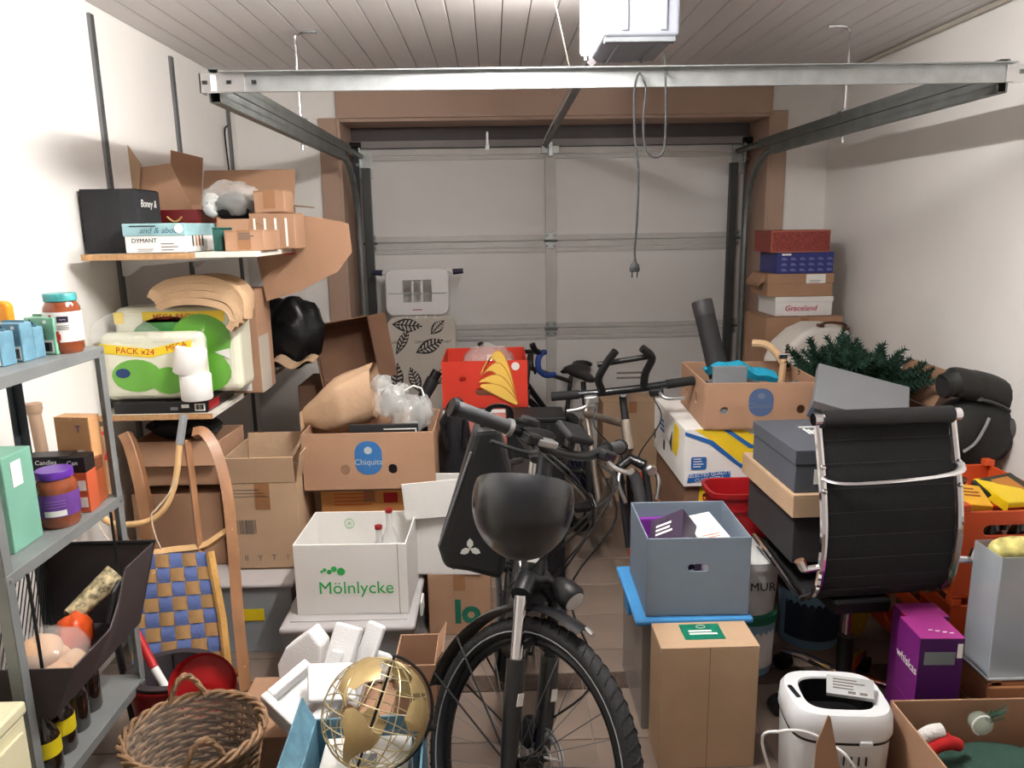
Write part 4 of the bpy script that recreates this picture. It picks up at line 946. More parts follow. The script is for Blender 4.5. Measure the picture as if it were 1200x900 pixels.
banana_emblem(t, 0, h_*.57, .056, h_*.29, d_/2)
zc_ = .5985+.007
# kraft paper bag lying in it, mouth to the right
KR = mat('kraft paper', (188, 156, 126), .8, var=.06, bump=.25, bscale=25)
t = thing('paper_bag', 'large brown paper bag lying in the banana carton', 'paper bag', (0, 0, 0))
c0 = [at(352, 478, y=3.08), at(352, 490, y=3.08)]
P = [at(350, 484, y=3.1), at(435, 446, y=3.15)]
b = B()
def bagpt(u, v):
    a = 2*PI*v; ax = P[0].lerp(P[1], u) + Vector((0, .1, -.04-.02*u)); r = (.03+.07*min(1, u*2.2)); k = .6
    ca, sa = math.cos(a), math.sin(a); ca = math.copysign(abs(ca)**k, ca); sa = math.copysign(abs(sa)**k, sa)
    return ax + Vector((-.02*sa*r*10*.35, ca*.13*(.35+.65*min(1, u*1.8)), sa*r*1.15 + .006*math.sin(9*a+u*7)))
b.grid(14, 28, bagpt); b.build('bag_wall', KR, t, smooth=True, ang=50)
b = B(); b.prism([(-.001, -.04), (.001, -.04), (.001, .04), (-.001, .04)], -.1, .1, _M(P[0]+Vector((.003, .1, -.04)), (PI/2, 0, 0))); b.build('folded_end', KR, t)
# air cushions
t = thing('bubble_wrap', 'milky air cushion packing bulging out of the banana carton', 'packing film', (0, 0, 0))
for k, (px, pv, r, sq) in enumerate(((458, 470, .07, (1, .8, 1)), (482, 485, .085, (1.05, .8, .95)), (448, 450, .045, (1, .8, .9)), (470, 456, .035, (1, .7, .8)), (497, 478, .06, (.6, .7, 1)))):
    c = at(px, pv, y=3.14+.02*k); b = B(); blob(b, c, r, 12, sq, .12, 40+k, 3); b.build('air_cushion', FILMW, t, smooth=True, ang=90)
b = B(); b.tube([at(474, 458, y=3.1), at(484, 452, y=3.1), at(494, 455, y=3.1), at(497, 464, y=3.1)], .004, 6); b.build('white_loop', PAPER, t, smooth=True)
x0, x1, z0, z1 = fr(410, 496, 490, 512, 3.03)
t = thing('picture', 'flat black picture frame with white inner line in the banana carton', 'picture frame', ((x0+x1)/2, 3.03, zc_))
w_, h_ = x1-x0, z1-zc_; b = B(); b.bx(-w_/2, w_/2, -.008, .008, 0, h_); b.build('frame', mat('dark grey frame', (40, 40, 42), .4), t, bevel=.002)
plate(t, 'white_line', 0, w_*.47, h_-.022, h_-.018, PAPER, 'f', .008); plate(t, 'white_line', w_*.46, w_*.475, h_-.07, h_-.018, PAPER, 'f', .008)
# black torch and dark leather bag between the stacks
p0, p1 = at(494, 470, y=3.31), at(508, 444, y=3.33)
t = thing('black_flask', 'black flask poking up beside the red banana carton', 'flask', (0, 0, 0))
b = B(); b.tube([p0+Vector((-.01, .0, .606-p0.z)), p0, p1], [.028, .028, .03], 12); b.build('body', BLACK, t, smooth=True)
b = B(); d = (p1-p0).normalized(); b.tube([p1, p1+d*.04], .024, 12); b.build('cap', mat('black gloss', (18, 18, 20), .15), t, smooth=True)
b = B(); b.tube([p0, p0+d*.006], .0305, 12); b.build('ring', CHROME, t, smooth=True)
t = thing('leather_bag', 'black leather bag squeezed behind the e-bike grip', 'bag', (at(535, 560, y=3.25).x, 3.27, .0))
LEA = mat('black leather', (28, 28, 32), .35, var=.1, bump=.3, bscale=40)
b = B(); blob(b, (0, 0, .47), .3, 14, (.3, .3, 1.55), .06, 12, 2); b.build('body', LEA, t, smooth=True, ang=90)
b = B(); b.tube([(-.03, -.1, .72), (-.05, -.13, .85), (.0, -.12, .93), (.05, -.1, .85), (.04, -.08, .72)], .012, 8); b.build('strap', LEA, t, smooth=True)

# clear lidded tub carrying the white logo box
x0, x1, z0, z1 = fr(334, 716, 490, 740, 2.52)
tz = .255
t = thing('storage_tub', 'clear storage tub with grey lid under the white bottle box', 'storage box', (-.562, 2.76, 0))
for (a, c, d, e) in ((-.235, .235, -.222, -.218), (-.235, .235, .218, .222), (-.237, -.233, -.218, .218), (.233, .237, -.218, .218)): b = B(); b.bx(a, c, d, e, .004, tz-.02); b.build('wall', CLEARBOX, t)
b = B(); b.bx(-.235, .235, -.22, .22, 0, .004); b.build('bottom', CLEARBOX, t)
FL = mat('frosted lid', (176, 172, 172), .35, var=.03)
b = B(); b.bx(-.247, .247, -.245, .245, tz-.03, tz-.004); b.build('lid', FL, t, bevel=.012, seg=3)
b = B(); b.bx(-.215, .215, -.2, .2, tz-.004, tz); b.build('lid_panel', FL, t, bevel=.002)
for s in (-1, 1): b = B(); b.box((s*.249, 0, tz-.05), (.012, .08, .06)); b.build('clip', WHITE, t, bevel=.004)
b = B(); b.bx(-.2, .2, -.18, .18, 0, .16); tag(b.build('packed_paper', mat('brown packed paper', (150, 120, 96), .8, var=.2, scale=14), None, (-.575, 2.76, .005), bevel=.02), 'brown packed stuff inside the clear grey lidded tub', 'paper pile')
x0, x1, z0, z1 = fr(350, 636, 477, 722, 2.6)
w_, d_, h_ = x1-x0, .33, z1-tz-.001
t = open_box('logo_box', 'open white carton with green logo lettering holding bottles', ((x0+x1)/2, 2.6+d_/2, tz+.0005), (w_, d_, h_), K_WHITE, R(-1.5), th=.005)
GRN = mat('green logo print', (52, 168, 84), .6, var=.02)
text(t, 'Mölnlycke', w_*.165, GRN, (w_*.04, -d_/2-.0006, h_*.38))
for k, (u, v, r) in enumerate(((-.108, .62, .005), (-.097, .645, .007), (-.08, .615, .009), (-.062, .655, .011), (-.036, .62, .015))):
    decal(t, 'logo_dot', ell(u*w_/.42, v*h_, r, r, 16), GRN, d_/2)
plate(t, 'tape_edge', w_*.42, w_*.425, 0, h_, GREYPRINT, 'f', d_/2, th=.0006)
b = B(); b.tube([(-.07+.02*math.cos(a), d_/2-.0065, h_-.05+.02*math.sin(a)) for a in [2*PI*i/20 for i in range(20)]], .001, 4, closed=True); b.build('printed_ring', GRN, t)
text(t, 'X', .02, GRN, (-.07, d_/2-.0066, h_-.05))
CLRG = mat('clear bottle glass', (214, 214, 214), .05, var=.02, alpha=.45, spec=.8)
for (px, dh, lab, dy) in ((456, .0, 'taller red capped clear bottle in the white logo box', .21), (443, -.06, 'shorter red capped clear bottle in the white logo box', .16)):
    xx = at(px, 610, y=2.6+dy).x; hh = at(px, 596 if dh == 0 else 616, y=2.6+dy).z-tz-.007
    bottle((xx, 2.6+dy, tz+.007), .036, hh, CLRG, PAPER, mat('dark red cap', (140, 30, 34), .35), 'clear_bottle', lab, None)
# carton with green letters, white document carton on top
x0, x1, z0, z1 = fr(468, 668, 526, 762, 2.95)
t = closed_box('green_letter_carton', 'brown carton with big green letters behind the clear tub', (-.17, 2.96, 0), (.26, .16, .27), K_BROWN)
text(t, 'lo', .14, mat('dark green print', (22, 104, 82), .6), (.03, -.0808, .1), bold=.006)
x0, x1, z0, z1 = fr(484, 602, 536, 664, 2.93)
t = open_box('document_carton', 'white carton with tiny print table and one raised flap', (-.205, 2.955, .272), (.26, .15, .285), K_WHITE, R(-4), flaps=(('b', -4, .1), ('f', 168, .03)))
lines(t, -.0, .11, .24, 12, .017, GREYPRINT, .075, 'f', h=.004); 
for u in (-.01, .03): decal(t, 'print_symbol', ell(u+.03, .03, .008, .008, 8), GREYPRINT, .075)
x0, x1, z0, z1 = fr(449, 557, 535, 604, 2.88)
b = B(); b.bx(-.14, .14, -.003, .003, 0, .15); tag(b.build('white_sheet', K_WHITE, None, (-.235, 2.86, at(490, 604, y=2.88).z), (R(0), R(-4), 0)), 'loose white card sheet standing before the document carton', 'card')
# red banana cartons
x0, x1, z0, z1 = fr(519, 422, 618, 480, 3.6)
w_, d_ = x1-x0, .42; hb = z1-z0
REDC = card('red banana carton', (206, 64, 48), .04); REDL = card('pale red carton', (216, 134, 124), .04); BAN = mat('banana print', (238, 196, 92), .6, var=.05); BANO = mat('banana outline', (190, 130, 50), .6)
zr_ = z0
closed_box('base_carton', 'plain brown carton at the bottom below the pale red banana carton', ((x0+x1)/2, 3.6+d_/2, 0), (w_, d_, z0-hb-.002), K_BROWN)
t = closed_box('pale_red_carton', 'pale red carton with white border under the red banana carton', ((x0+x1)/2, 3.6+d_/2, z0-hb-.0015), (w_, d_, hb), REDL, tape=None)
for (a, c, e, f) in ((-w_/2, w_/2, hb-.02, hb-.004), (w_/2-.018, w_/2, 0, hb-.02)): plate(t, 'white_border', a, c, e, f, PAPER, 'f', d_/2)
t = open_box('red_banana_carton', 'bright red carton with printed yellow banana bunch', ((x0+x1)/2, 3.6+d_/2, z0), (w_, d_, hb), REDC, 0, holes=(('f', -w_*.26, hb*.63, .018, .015), ('f', w_*.24, hb*.63, .018, .017), ('f', 0, hb*.36, .045, .02)), inner=K_BROWN)
def banana(u0, v0, u1, v1, bend, wd):
    n = 12; up = []; dn = []
    for i in range(n+1):
        f = i/n; x = u0+(u1-u0)*f; y = v0+(v1-v0)*f + bend*math.sin(PI*f); ww = wd*math.sin(PI*min(.98, max(.04, f)))**.6
        up.append((x+ww*.4, y+ww*.5)); dn.append((x-ww*.4, y-ww*.5))
    return up + dn[::-1]
for k, (a, c, bd) in enumerate((((-.04, .74), (.36, .1), .16), ((-.05, .66), (.36, .1), .11), ((-.055, .58), (.37, .09), .06), ((-.045, .5), (.37, .09), .02))):
    u0, v0, u1, v1 = a[0]*w_, a[1]*hb, c[0]*w_, c[1]*hb
    decal(t, 'banana_outline', banana(u0-.003, v0, u1+.003, v1, bd, .046), BANO, d_/2+.0012*k*2)
    decal(t, 'printed_banana', banana(u0, v0, u1, v1, bd, .038), BAN, d_/2+.0012*(k*2+1))
decal(t, 'white_seal', ell(w_*.36, hb*.88, .02, .02), PAPER, d_/2+.001)
b = B(); blob(b, (0, 0, .08), .14, 12, (1, .8, .7), .12, 77); tag(b.build('packing_film', FILMW, None, ((x0+x1)/2+.02, 3.8, z0+hb-.13), smooth=True, ang=90), 'crumpled clear packing film in the red banana carton', 'packing film')

# ---------------------------------------------------------------- ironing board leaning against the door
x0, x1, z0, z1 = fr(456, 372, 534, 440, 4.92)
IW = mat('ironing cover', (196, 188, 178), .85, var=.03); IL = mat('leaf print', (52, 48, 46), .8, var=0)
xm_, hw = (x0+x1)/2, (x1-x0)/2
t = thing('ironing_board', 'ironing board with black leaf print cover leaning on the garage door', 'ironing board', (xm_, 4.8, .0), (R(-6), 0, 0))
top_ = z1+.02
b = B(); b.prism(rrect(-hw, hw, .12, top_, .07), 0, .03, Matrix(((1, 0, 0, 0), (0, 0, 1, 0), (0, 1, 0, 0), (0, 0, 0, 1)))); b.build('cover', IW, t, bevel=.01, seg=3)
def leaf(u, v, L_, wd, ang):
    ca, sa = math.cos(R(ang)), math.sin(R(ang))
    def q(a, c): return (u+a*ca-c*sa, v+a*sa+c*ca)
    n = 8
    out = [q(L_*i/n, wd*math.sin(PI*i/n)) for i in range(n+1)] + [q(L_*i/n, -wd*math.sin(PI*i/n)) for i in range(n-1, 0, -1)]
    pr = decal(t, 'leaf_print', out, IL, .0006)
    for k in range(1, n):
        for s in (-1, 1):
            w0 = wd*math.sin(PI*k/n)*.8; a = L_*k/n
            vb = B(); vb.prism([q(a-.004, s*.004), q(a+.012, s*w0), q(a+.022, s*w0*.92), q(a+.008, s*.004)], 0, .0012); vb.build('leaf_vein', IW, pr, (0, 0, .0011))
for (u, v, L_, wd, ang) in ((-.19, top_-.05, .2, .045, -5), (.06, top_-.12, .13, .035, 45), (-.04, top_-.24, .2, .045, 25), (-.17, top_-.25, .2, .03, 62), (-.18, top_-.52, .22, .045, 85), (-.02, top_-.5, .18, .04, 110), (.1, top_-.45, .14, .04, 60)): leaf(u, v, L_, wd, ang)
for u in (-.15, 0, .15): text(t, 'LEIFHEIT', .024, IL, (u, -.0006, top_-.17))
RW = mat('white rest plastic', (222, 220, 220), .4, var=.02)
b = B(); zb_ = top_+.005
op = rrect(-hw+.005, hw-.04, zb_, zb_+.3, .05); b.prism(op, -.012, .022, Matrix(((1, 0, 0, 0), (0, 0, 1, 0), (0, 1, 0, 0), (0, 0, 0, 1)))); o = b.build('iron_rest', RW, t)
c = B(); c.bx(-hw+.115, -hw+.3, -.1, .1, zb_+.085, zb_+.225); bools(o, [c.build('cut', RW, t)])
bv = o.modifiers.new('bevel', 'BEVEL'); bv.width = .006; bv.segments = 2; bv.limit_method = 'ANGLE'
for u in (-hw+.175, -hw+.235): b = B(); b.tube([(u, .005, zb_+.07), (u, .005, zb_+.24)], .009, 8); b.build('rest_bar', RW, t, smooth=True)
b = B(); b.bx(-hw+.02, hw-.055, -.015, -.011, zb_+.14, zb_+.144); b.build('hinge_line', GREY, t)
lines(t, -.05, .02, zb_+.033, 1, .01, RED, .0122, 'f', h=.006)
b = B(); b.tube([(-hw-.03, .03, zb_+.275), (hw-.0, .03, zb_+.285)], .011, 8); cr = b.build('leg_tube', RW, t, smooth=True)
for (u, s) in ((-hw-.03, -1), (hw, 1)): b = B(); b.tube([(u-s*.012, .03, zb_+.278), (u+s*.055, .03, zb_+.283)], [.02, .017], 10); b.build('foot_cap', mat('navy cap plastic', (34, 36, 60), .5), cr, smooth=True)
for u in (-.09, -.03, .03, .09): b = B(); b.tube([(u, .004, zb_-.02), (u, .004, zb_+.01)], .008, 8); b.build('rest_pin', RW, t, smooth=True)
for s in (-1, 1): b = B(); b.tube([(s*.1, .05, .02), (s*.12, .06, top_)], .012, 8); b.build('leg', RW, t, smooth=True)
b = B(); b.tube([(-.1, .05, .02), (.1, .05, .02)], .012, 8); b.build('leg', RW, t, smooth=True)
for u in (-.12, .0, .12): b = B(); b.bx(u-.01, u+.01, .03, .05, .14, top_-.05); b.build('board_rib', GREY, t)

# ---------------------------------------------------------------- foam packing
FOAM = mat('white foam', (238, 238, 238), .9, var=.02, bump=.3, bscale=220, spec=.15)
closed_box('foam_base_carton', 'brown carton on the floor carrying the white foam pieces', (-.60, 2.2, 0), (.5, .32, .16), K_BROWN)
def foam(label, pts, z, th, rot, loc, extra=None):
    t = thing('foam_piece', label, 'packing foam', loc, rot)
    b = B(); b.prism(pts, 0, th); b.build('slab', FOAM, t, bevel=.008, seg=2)
    if extra: extra(t)
    return t
c = at(358, 760, y=2.28)
foam('thick foam block with rounded side standing by the clear tub', [(-.07, 0), (.07, 0), (.07, .15), (.03, .2), (-.05, .14), (-.08, .08)], 0, .09, (R(80), 0, R(-8)), (c.x-.005, 2.33, .165), lambda t: None)
c = at(395, 770, y=2.16)
def notch(t): b = B(); b.bx(-.02, .02, .12, .2, .03, .05); b.build('ridge', FOAM, t, bevel=.006)
foam('long foam slab tilted upright behind the wire globe', [(-.05, 0), (.05, 0), (.05, .28), (-.05, .28)], 0, .03, (R(58), R(0), R(-28)), (c.x-.03, 2.1, .18), notch)
foam('second long foam slab leaning beside the tilted slab', [(-.04, 0), (.03, 0), (.03, .26), (-.04, .26)], 0, .022, (R(60), R(4), R(-34)), (c.x+.04, 2.16, .18))
c = at(330, 830, y=1.95)
def tray(t):
    for (a, e, f, g) in ((-.13, .13, -.08, -.055), (-.13, -.1, -.055, .09), (.02, .06, -.055, .09)): b = B(); b.bx(a, e, f, g, .03, .075); b.build('ridge', FOAM, t, bevel=.006)
foam('L shaped foam corner tray lying between wicker basket and globe', [(-.13, -.08), (.13, -.08), (.13, .0), (-.02, .0), (-.02, .09), (-.13, .09)], 0, .03, (R(14), R(24), R(-32)), (c.x+.06, 2.02, .235), tray)
c = at(383, 778, y=2.05)
foam('flat square foam piece below the tilted slab', [(-.07, -.06), (.07, -.06), (.07, .06), (-.07, .06)], 0, .018, (R(32), R(12), R(20)), (c.x+.01, 2.04, .335))
c = at(438, 762, y=2.3)
foam('small cut foam wedge beside the tilted slab', [(-.05, 0), (.05, -.01), (.055, .07), (0, .1), (-.05, .06)], 0, .04, (R(75), 0, R(18)), (c.x, 2.33, .165))
x0, x1, z0, z1 = fr(452, 757, 484, 800, 2.4)
open_box('small_open_carton', 'small open brown carton between foam and bike wheel', (-.29, 2.36, 0), (.14, .2, .25), K_BROWN, 0, flaps=(('r', 30, .05),))
b = B(); b.bx(-.13, .13, -.1, .1, 0, .1); 
t = open_box('dark_green_crate', 'dark green tray on the floor before the foam', (at(330, 895, y=1.75).x, 1.78, 0), (.22, .2, .13), mat('dark green plastic', (28, 44, 36), .5), 0, cat='tray')
# ================================================================ bicycles
FRB = mat('black bike frame', (30, 31, 34), .35, .2, var=.05, coat=.3); GRIP = mat('grip rubber', (62, 63, 66), .6, var=.08)
SPK = mat('spoke steel', (120, 120, 122), .35, .8, var=0); RIMM = mat('black rim', (26, 26, 28), .35, .3, var=.04); REFL = mat('reflective strip', (150, 152, 154), .4, var=.05)
TITAN = mat('silver titanium', (172, 162, 150), .35, .7, var=.05)
def wheel(parent, C, r, tw, M=None, rimm=RIMM, ns=28, disc=None, strip=False, tread=False):
    """wheel in the plane x = 0 (axle along x) around C, put through M"""
    M = M or Matrix.Identity(4); C = Vector(C)
    def ring(rad, n=64): return [M @ (C+Vector((0, rad*math.cos(2*PI*i/n), rad*math.sin(2*PI*i/n)))) for i in range(n)]
    b = B(); b.tube(ring(r-tw/2), tw/2, 12, closed=True); ty = b.build('tyre', RUBBER, parent, smooth=True)
    if strip:
        b = B(); b.tube([M @ (C+Vector((-tw*.43, (r-tw*.72)*math.cos(2*PI*i/64), (r-tw*.72)*math.sin(2*PI*i/64)))) for i in range(64)], .0022, 5, closed=True); b.build('reflective_strip', REFL, ty, smooth=True)
    if tread:
        for i in range(72):
            a = 2*PI*i/72; b = B(); P = []
            for j in range(7):
                f = (j-3)/3; ph = f*1.15; P.append(M @ (C+Vector((math.sin(ph)*tw*.5, (r-tw/2+math.cos(ph)*tw*.505)*math.cos(a+abs(f)*.05), (r-tw/2+math.cos(ph)*tw*.505)*math.sin(a+abs(f)*.05)))))
            b.tube(P, .0022, 4); b.build('tread_rib', RUBBER, ty)
    b = B(); b.tube(ring(r-tw-.008), .012, 8, closed=True); b.build('rim', rimm, parent, smooth=True)
    b = B(); b.tube([M @ (C+Vector((-.045, 0, 0))), M @ (C+Vector((-.02, 0, 0))), M @ (C+Vector((.02, 0, 0))), M @ (C+Vector((.045, 0, 0)))], [.024, .016, .016, .024], 14); b.build('hub', RIMM, parent, smooth=True)
    for i in range(ns):
        a = 2*PI*i/ns; s = -1 if i % 2 else 1; o = a+(.5 if i % 4 < 2 else -.5)
        b = B(); b.tube([M @ (C+Vector((s*.028, .022*math.cos(o), .022*math.sin(o)))), M @ (C+Vector((0, (r-tw-.012)*math.cos(a), (r-tw-.012)*math.sin(a))))], .0012, 4); b.build('spoke', SPK, parent)
    if disc:
        b = B()
        for rr in (disc, disc*.86, disc*.5): b.tube([M @ (C+Vector((.05, rr*math.cos(2*PI*i/40), rr*math.sin(2*PI*i/40)))) for i in range(40)], .004, 4, closed=True)
        for i in range(6): a = PI*i/3; b.tube([M @ (C+Vector((.05, .02*math.cos(a), .02*math.sin(a)))), M @ (C+Vector((.05, disc*.95*math.cos(a+.4), disc*.95*math.sin(a+.4))))], .004, 4)
        b.build('brake_disc', ALU, parent, smooth=True)
def tubeM(parent, name, pts, r, m, M=None, n=10, flat=1.0, sm=True):
    M = M or Matrix.Identity(4); b = B(); b.tube([M @ Vector(p) for p in pts], r, n, flat=flat); return b.build(name, m, parent, smooth=sm)
def saddle(parent, C, m=BLACK):
    x, y, z = C; b = B(); n = 12
    prof = [(-.14, .022, .012), (-.1, .024, .02), (-.02, .032, .022), (.05, .05, .024), (.1, .072, .03), (.13, .075, .026), (.145, .06, .012)]
    vs = []; fs = []
    for (dy, hw, hh) in prof:
        for j in range(n): a = 2*PI*j/n; vs.append((x+hw*math.cos(a), y+dy, z+hh*math.sin(a)+.012*(dy > .08)))
    for i in range(len(prof)-1):
        for j in range(n): fs.append((i*n+j, i*n+(j+1) % n, (i+1)*n+(j+1) % n, (i+1)*n+j))
    fs += [tuple(range(n)), tuple((len(prof)-1)*n+j for j in range(n))]
    b.add(vs, fs); return b.build('saddle', m, parent, smooth=True, ang=70)
def crank(parent, C, m=ALU, refl=True):
    x, y, z = C
    b = B(); b.tube([(x-.05, y, z), (x-.045, y, z)], .085, 28); b.build('chainring', m, parent, smooth=True)
    for s in (-1, 1):
        dy = s*.15; o = tubeM(parent, 'crank_arm', [(x+s*.06, y, z), (x+s*.08, y+dy, z-.07*s*0+.08)], .011, m)
        b = B(); b.box((x+s*.135, y+dy, z+.08), (.09, .07, .024)); pd = b.build('pedal', BLACK, parent, bevel=.004)
        if refl: b = B(); b.box((x+s*.135, y+dy-.037, z+.08), (.055, .004, .01)); b.build('reflector', mat('amber reflector', (226, 150, 40), .3), pd)

# ---------------------------------------------------------------- the e-bike
c = at(603, 893, z=.36)
eb = thing('electric_bicycle', 'black electric bicycle with turned front wheel standing in the middle', 'bicycle', (c.x-.055, c.y, 0), (0, R(8.0), R(-2)))
AX = Vector((0, math.sin(R(21)), math.cos(R(21)))); PV = Vector((0, .05, .36))
ST = Matrix.Translation(PV) @ Matrix.Rotation(R(44), 4, AX) @ Matrix.Translation(-PV)
def onax(t, dx=0, dy=0, dz=0): return PV + AX*t + Vector((dx, dy, dz))
wheel(eb, (0, 0, .36), .352, .05, ST, ns=30, disc=.082, strip=True, tread=True)
for s in (-1, 1):
    lo = Vector((s*.062, .0, .36)); up = onax(.40, s*.066, -.03)
    mid = lo.lerp(up, .62)
    tubeM(eb, 'fork_leg', [lo, lo.lerp(up, .3), mid], [.02, .024, .025], FRB, ST, 12)
    tubeM(eb, 'stanchion', [mid, up], .016, CHROME if s < 0 else RIMM, ST, 12)
    b = B(); b.box((0, 0, 0), (.02, .003, .03)); o = b.build('fork_sticker', PAPER, eb); o.matrix_local = ST @ Matrix.Translation(lo.lerp(up, .42)+Vector((0, -.0265, 0))) @ Matrix.Rotation(R(-18), 4, 'X')
b = B(); P_ = [onax(.40, -.066, -.03), onax(.43, -.03, -.01), onax(.43, .03, -.01), onax(.40, .066, -.03)]; b.tube([ST @ p for p in P_], .028, 10); b.build('fork_crown', FRB, eb, smooth=True)
tubeM(eb, 'fork_brace', [onax(.26, -.066, -.02), onax(.3, 0, -.04), onax(.26, .066, -.02)], .014, FRB, ST)
# mudguard
b = B(); P2 = []
def fend(u, v):
    a = R(88+u*98); rr = .372+.012*math.cos((v-.5)*PI); return ST @ Vector(((v-.5)*.066, rr*-math.cos(a), .36+rr*math.sin(a)))
b.grid(30, 8, fend, .002); fd = b.build('mudguard', FRB, eb, smooth=True)
for s in (-1, 1): tubeM(eb, 'mudguard_stay', [(s*.055, .02, .37), (s*.036, .34, .5)], .003, BLACK, ST, 6); tubeM(eb, 'mudguard_stay', [(s*.055, .02, .36), (s*.036, .372, .37)], .003, BLACK, ST, 6)
tubeM(eb, 'mudguard_tip', [(0, -.01, .745), (0, -.035, .743)], .006, ALU, ST, 6)
# brake calliper and cable
b = B(); b.box((.05, .06, .40), (.03, .05, .07)); o = b.build('brake_calliper', BLACK, eb, bevel=.006); o.matrix_local = ST
# head tube, light, stem, bar
tubeM(eb, 'head_tube', [onax(.44), onax(.6)], .034, FRB, None, 14)
b = B(); b.box((0, 0, 0), (.03, .003, .03)); o = b.build('head_badge', PAPER, eb); o.matrix_local = Matrix.Translation(onax(.5, -.005, -.037)) @ Matrix.Rotation(R(-21), 4, 'X')
b = B(); b.lathe([(0, -.05), (.02, -.045), (.034, -.01), (.036, .02), (.03, .03)], 18, ST @ Matrix.Translation(onax(.44, .04, -.10)) @ Matrix.Rotation(R(100), 4, 'X')); lt = b.build('headlight', BLACK, eb, smooth=True)
b = B(); b.lathe([(0, .034), (.028, .031)], 18, ST @ Matrix.Translation(onax(.44, .04, -.10)) @ Matrix.Rotation(R(100), 4, 'X')); b.build('lens', mat('lamp lens', (210, 214, 216), .1, .3), lt, smooth=True)
tubeM(eb, 'steerer', [onax(.6), onax(.76)], .022, FRB, ST, 12)
tubeM(eb, 'stem', [onax(.75), onax(.79, 0, -.07)], .02, FRB, ST, 12)
HB = onax(.79, 0, -.07)
def hb(x, dy=0, dz=0): return HB + Vector((x, dy, dz))
tubeM(eb, 'handlebar', smoothpath([hb(-.33, .085, .03), hb(-.18, .02, .025), hb(-.08, 0, 0), hb(.08, 0, 0), hb(.18, .02, .025), hb(.33, .085, .03)], 5), .0135, FRB, ST, 10)
for s in (-1, 1):
    g = tubeM(eb, 'grip', [hb(s*.2, .03, .026), hb(s*.215, .035, .027), hb(s*.3, .07, .03), hb(s*.335, .088, .03), hb(s*.34, .09, .03)], [.021, .018, .019, .02, .017], GRIP, ST, 14)
    tubeM(g, 'grip_ring', [hb(s*.195, .027, .026), hb(s*.206, .031, .026)], .023, ALU if s < 0 else BLACK, ST, 14)
    tubeM(g, 'bar_end', [hb(s*.335, .088, .03), hb(s*.347, .093, .03)], .024, BLACK, ST, 14)
    lv = tubeM(eb, 'brake_lever', smoothpath([hb(s*.15, .0, .018), hb(s*.16, -.05, .0), hb(s*.22, -.055, -.005), hb(s*.29, -.02, -.005)], 4), .008, BLACK if s < 0 else ALU, ST, 8, .6)
    b = B(); b.box(tuple(hb(s*.155, -.015, .02)), (.05, .035, .03)); o = b.build('lever_clamp', FRB, eb, bevel=.006); o.matrix_local = ST
b = B(); b.box(tuple(hb(-.11, -.02, .02)), (.075, .03, .02)); o = b.build('shifter', ALU, eb, bevel=.005); o.matrix_local = ST
b = B(); b.box((0, 0, 0), (.1, .075, .022)); o = b.build('display', BLACK, eb, bevel=.008); o.matrix_local = ST @ Matrix.Translation(hb(.02, .01, .055)) @ Matrix.Rotation(R(18), 4, 'X')
tubeM(eb, 'display_mount', [hb(.02, .0, .0), hb(.02, .01, .05)], .01, BLACK, ST)
b = B(); b.lathe([(.026, 0), (.028, .006), (.024, .016), (0, .02)], 16, ST @ Matrix.Translation(hb(-.16, .01, .05))); b.build('bell', BLACK, eb, smooth=True)
for k, (xa, xb_, dp) in enumerate(((-.14, .03, .16), (.14, -.03, .2), (-.1, .06, .22), (.12, .05, .3))):
    tubeM(eb, 'control_cable', smoothpath([hb(xa, -.03, .0), hb(xa*.7, -.13, -.03), hb(xb_*.5, -.15, -dp*.6), hb(xb_, -.07, -dp-.1), hb(xb_, .0, -dp-.22)], 6), .0028, BLACK, ST, 5)
tubeM(eb, 'brake_hose', smoothpath([hb(.1, -.04, 0), hb(.16, -.12, -.12), hb(.12, -.1, -.35), (.09, -.03, .62), (.07, .04, .43)], 6), .003, BLACK, ST, 5)
# frame behind
BBz = .29; BBy = .62
tubeM(eb, 'down_tube', [onax(.46, 0, .02), (0, .36, .55), (0, BBy, BBz)], [.04, .048, .045], FRB, None, 12)
b = B(); b.tube([(0, .2, .72), (0, .5, .43)], .05, 8); b.build('battery', mat('battery black', (38, 39, 42), .4), eb, smooth=True)
tubeM(eb, 'top_tube', [onax(.56, 0, .02), (0, .78, .62)], .025, FRB, None, 12)
tubeM(eb, 'seat_tube', [(0, BBy, BBz), (0, .8, .72)], .019, FRB, None, 12)
tubeM(eb, 'seat_post', [(0, .79, .7), (0, .85, .9)], .015, ALU, None, 12)
saddle(eb, (0, .84, .93))
for s in (-1, 1): tubeM(eb, 'chain_stay', [(s*.03, BBy, BBz), (s*.07, 1.1, .36)], .012, FRB); tubeM(eb, 'seat_stay', [(s*.02, .79, .68), (s*.07, 1.1, .36)], .01, FRB)
b = B(); b.box((0, BBy, BBz), (.1, .17, .15)); b.build('motor', BLACK, eb, bevel=.03, seg=3)
crank(eb, (0, BBy, BBz), FRB)
wheel(eb, (0, 1.1, .36), .352, .05, None, ns=20)
b = B(); b.bx(-.06, .06, .85, 1.3, .735, .745); b.build('rack', BLACK, eb, bevel=.002)
for s in (-1, 1): tubeM(eb, 'rack_strut', [(s*.075, 1.1, .37), (s*.06, 1.1, .74)], .006, BLACK)
tubeM(eb, 'kickstand', [(.06, .95, .3), (.12, .98, .02)], .009, ALU)

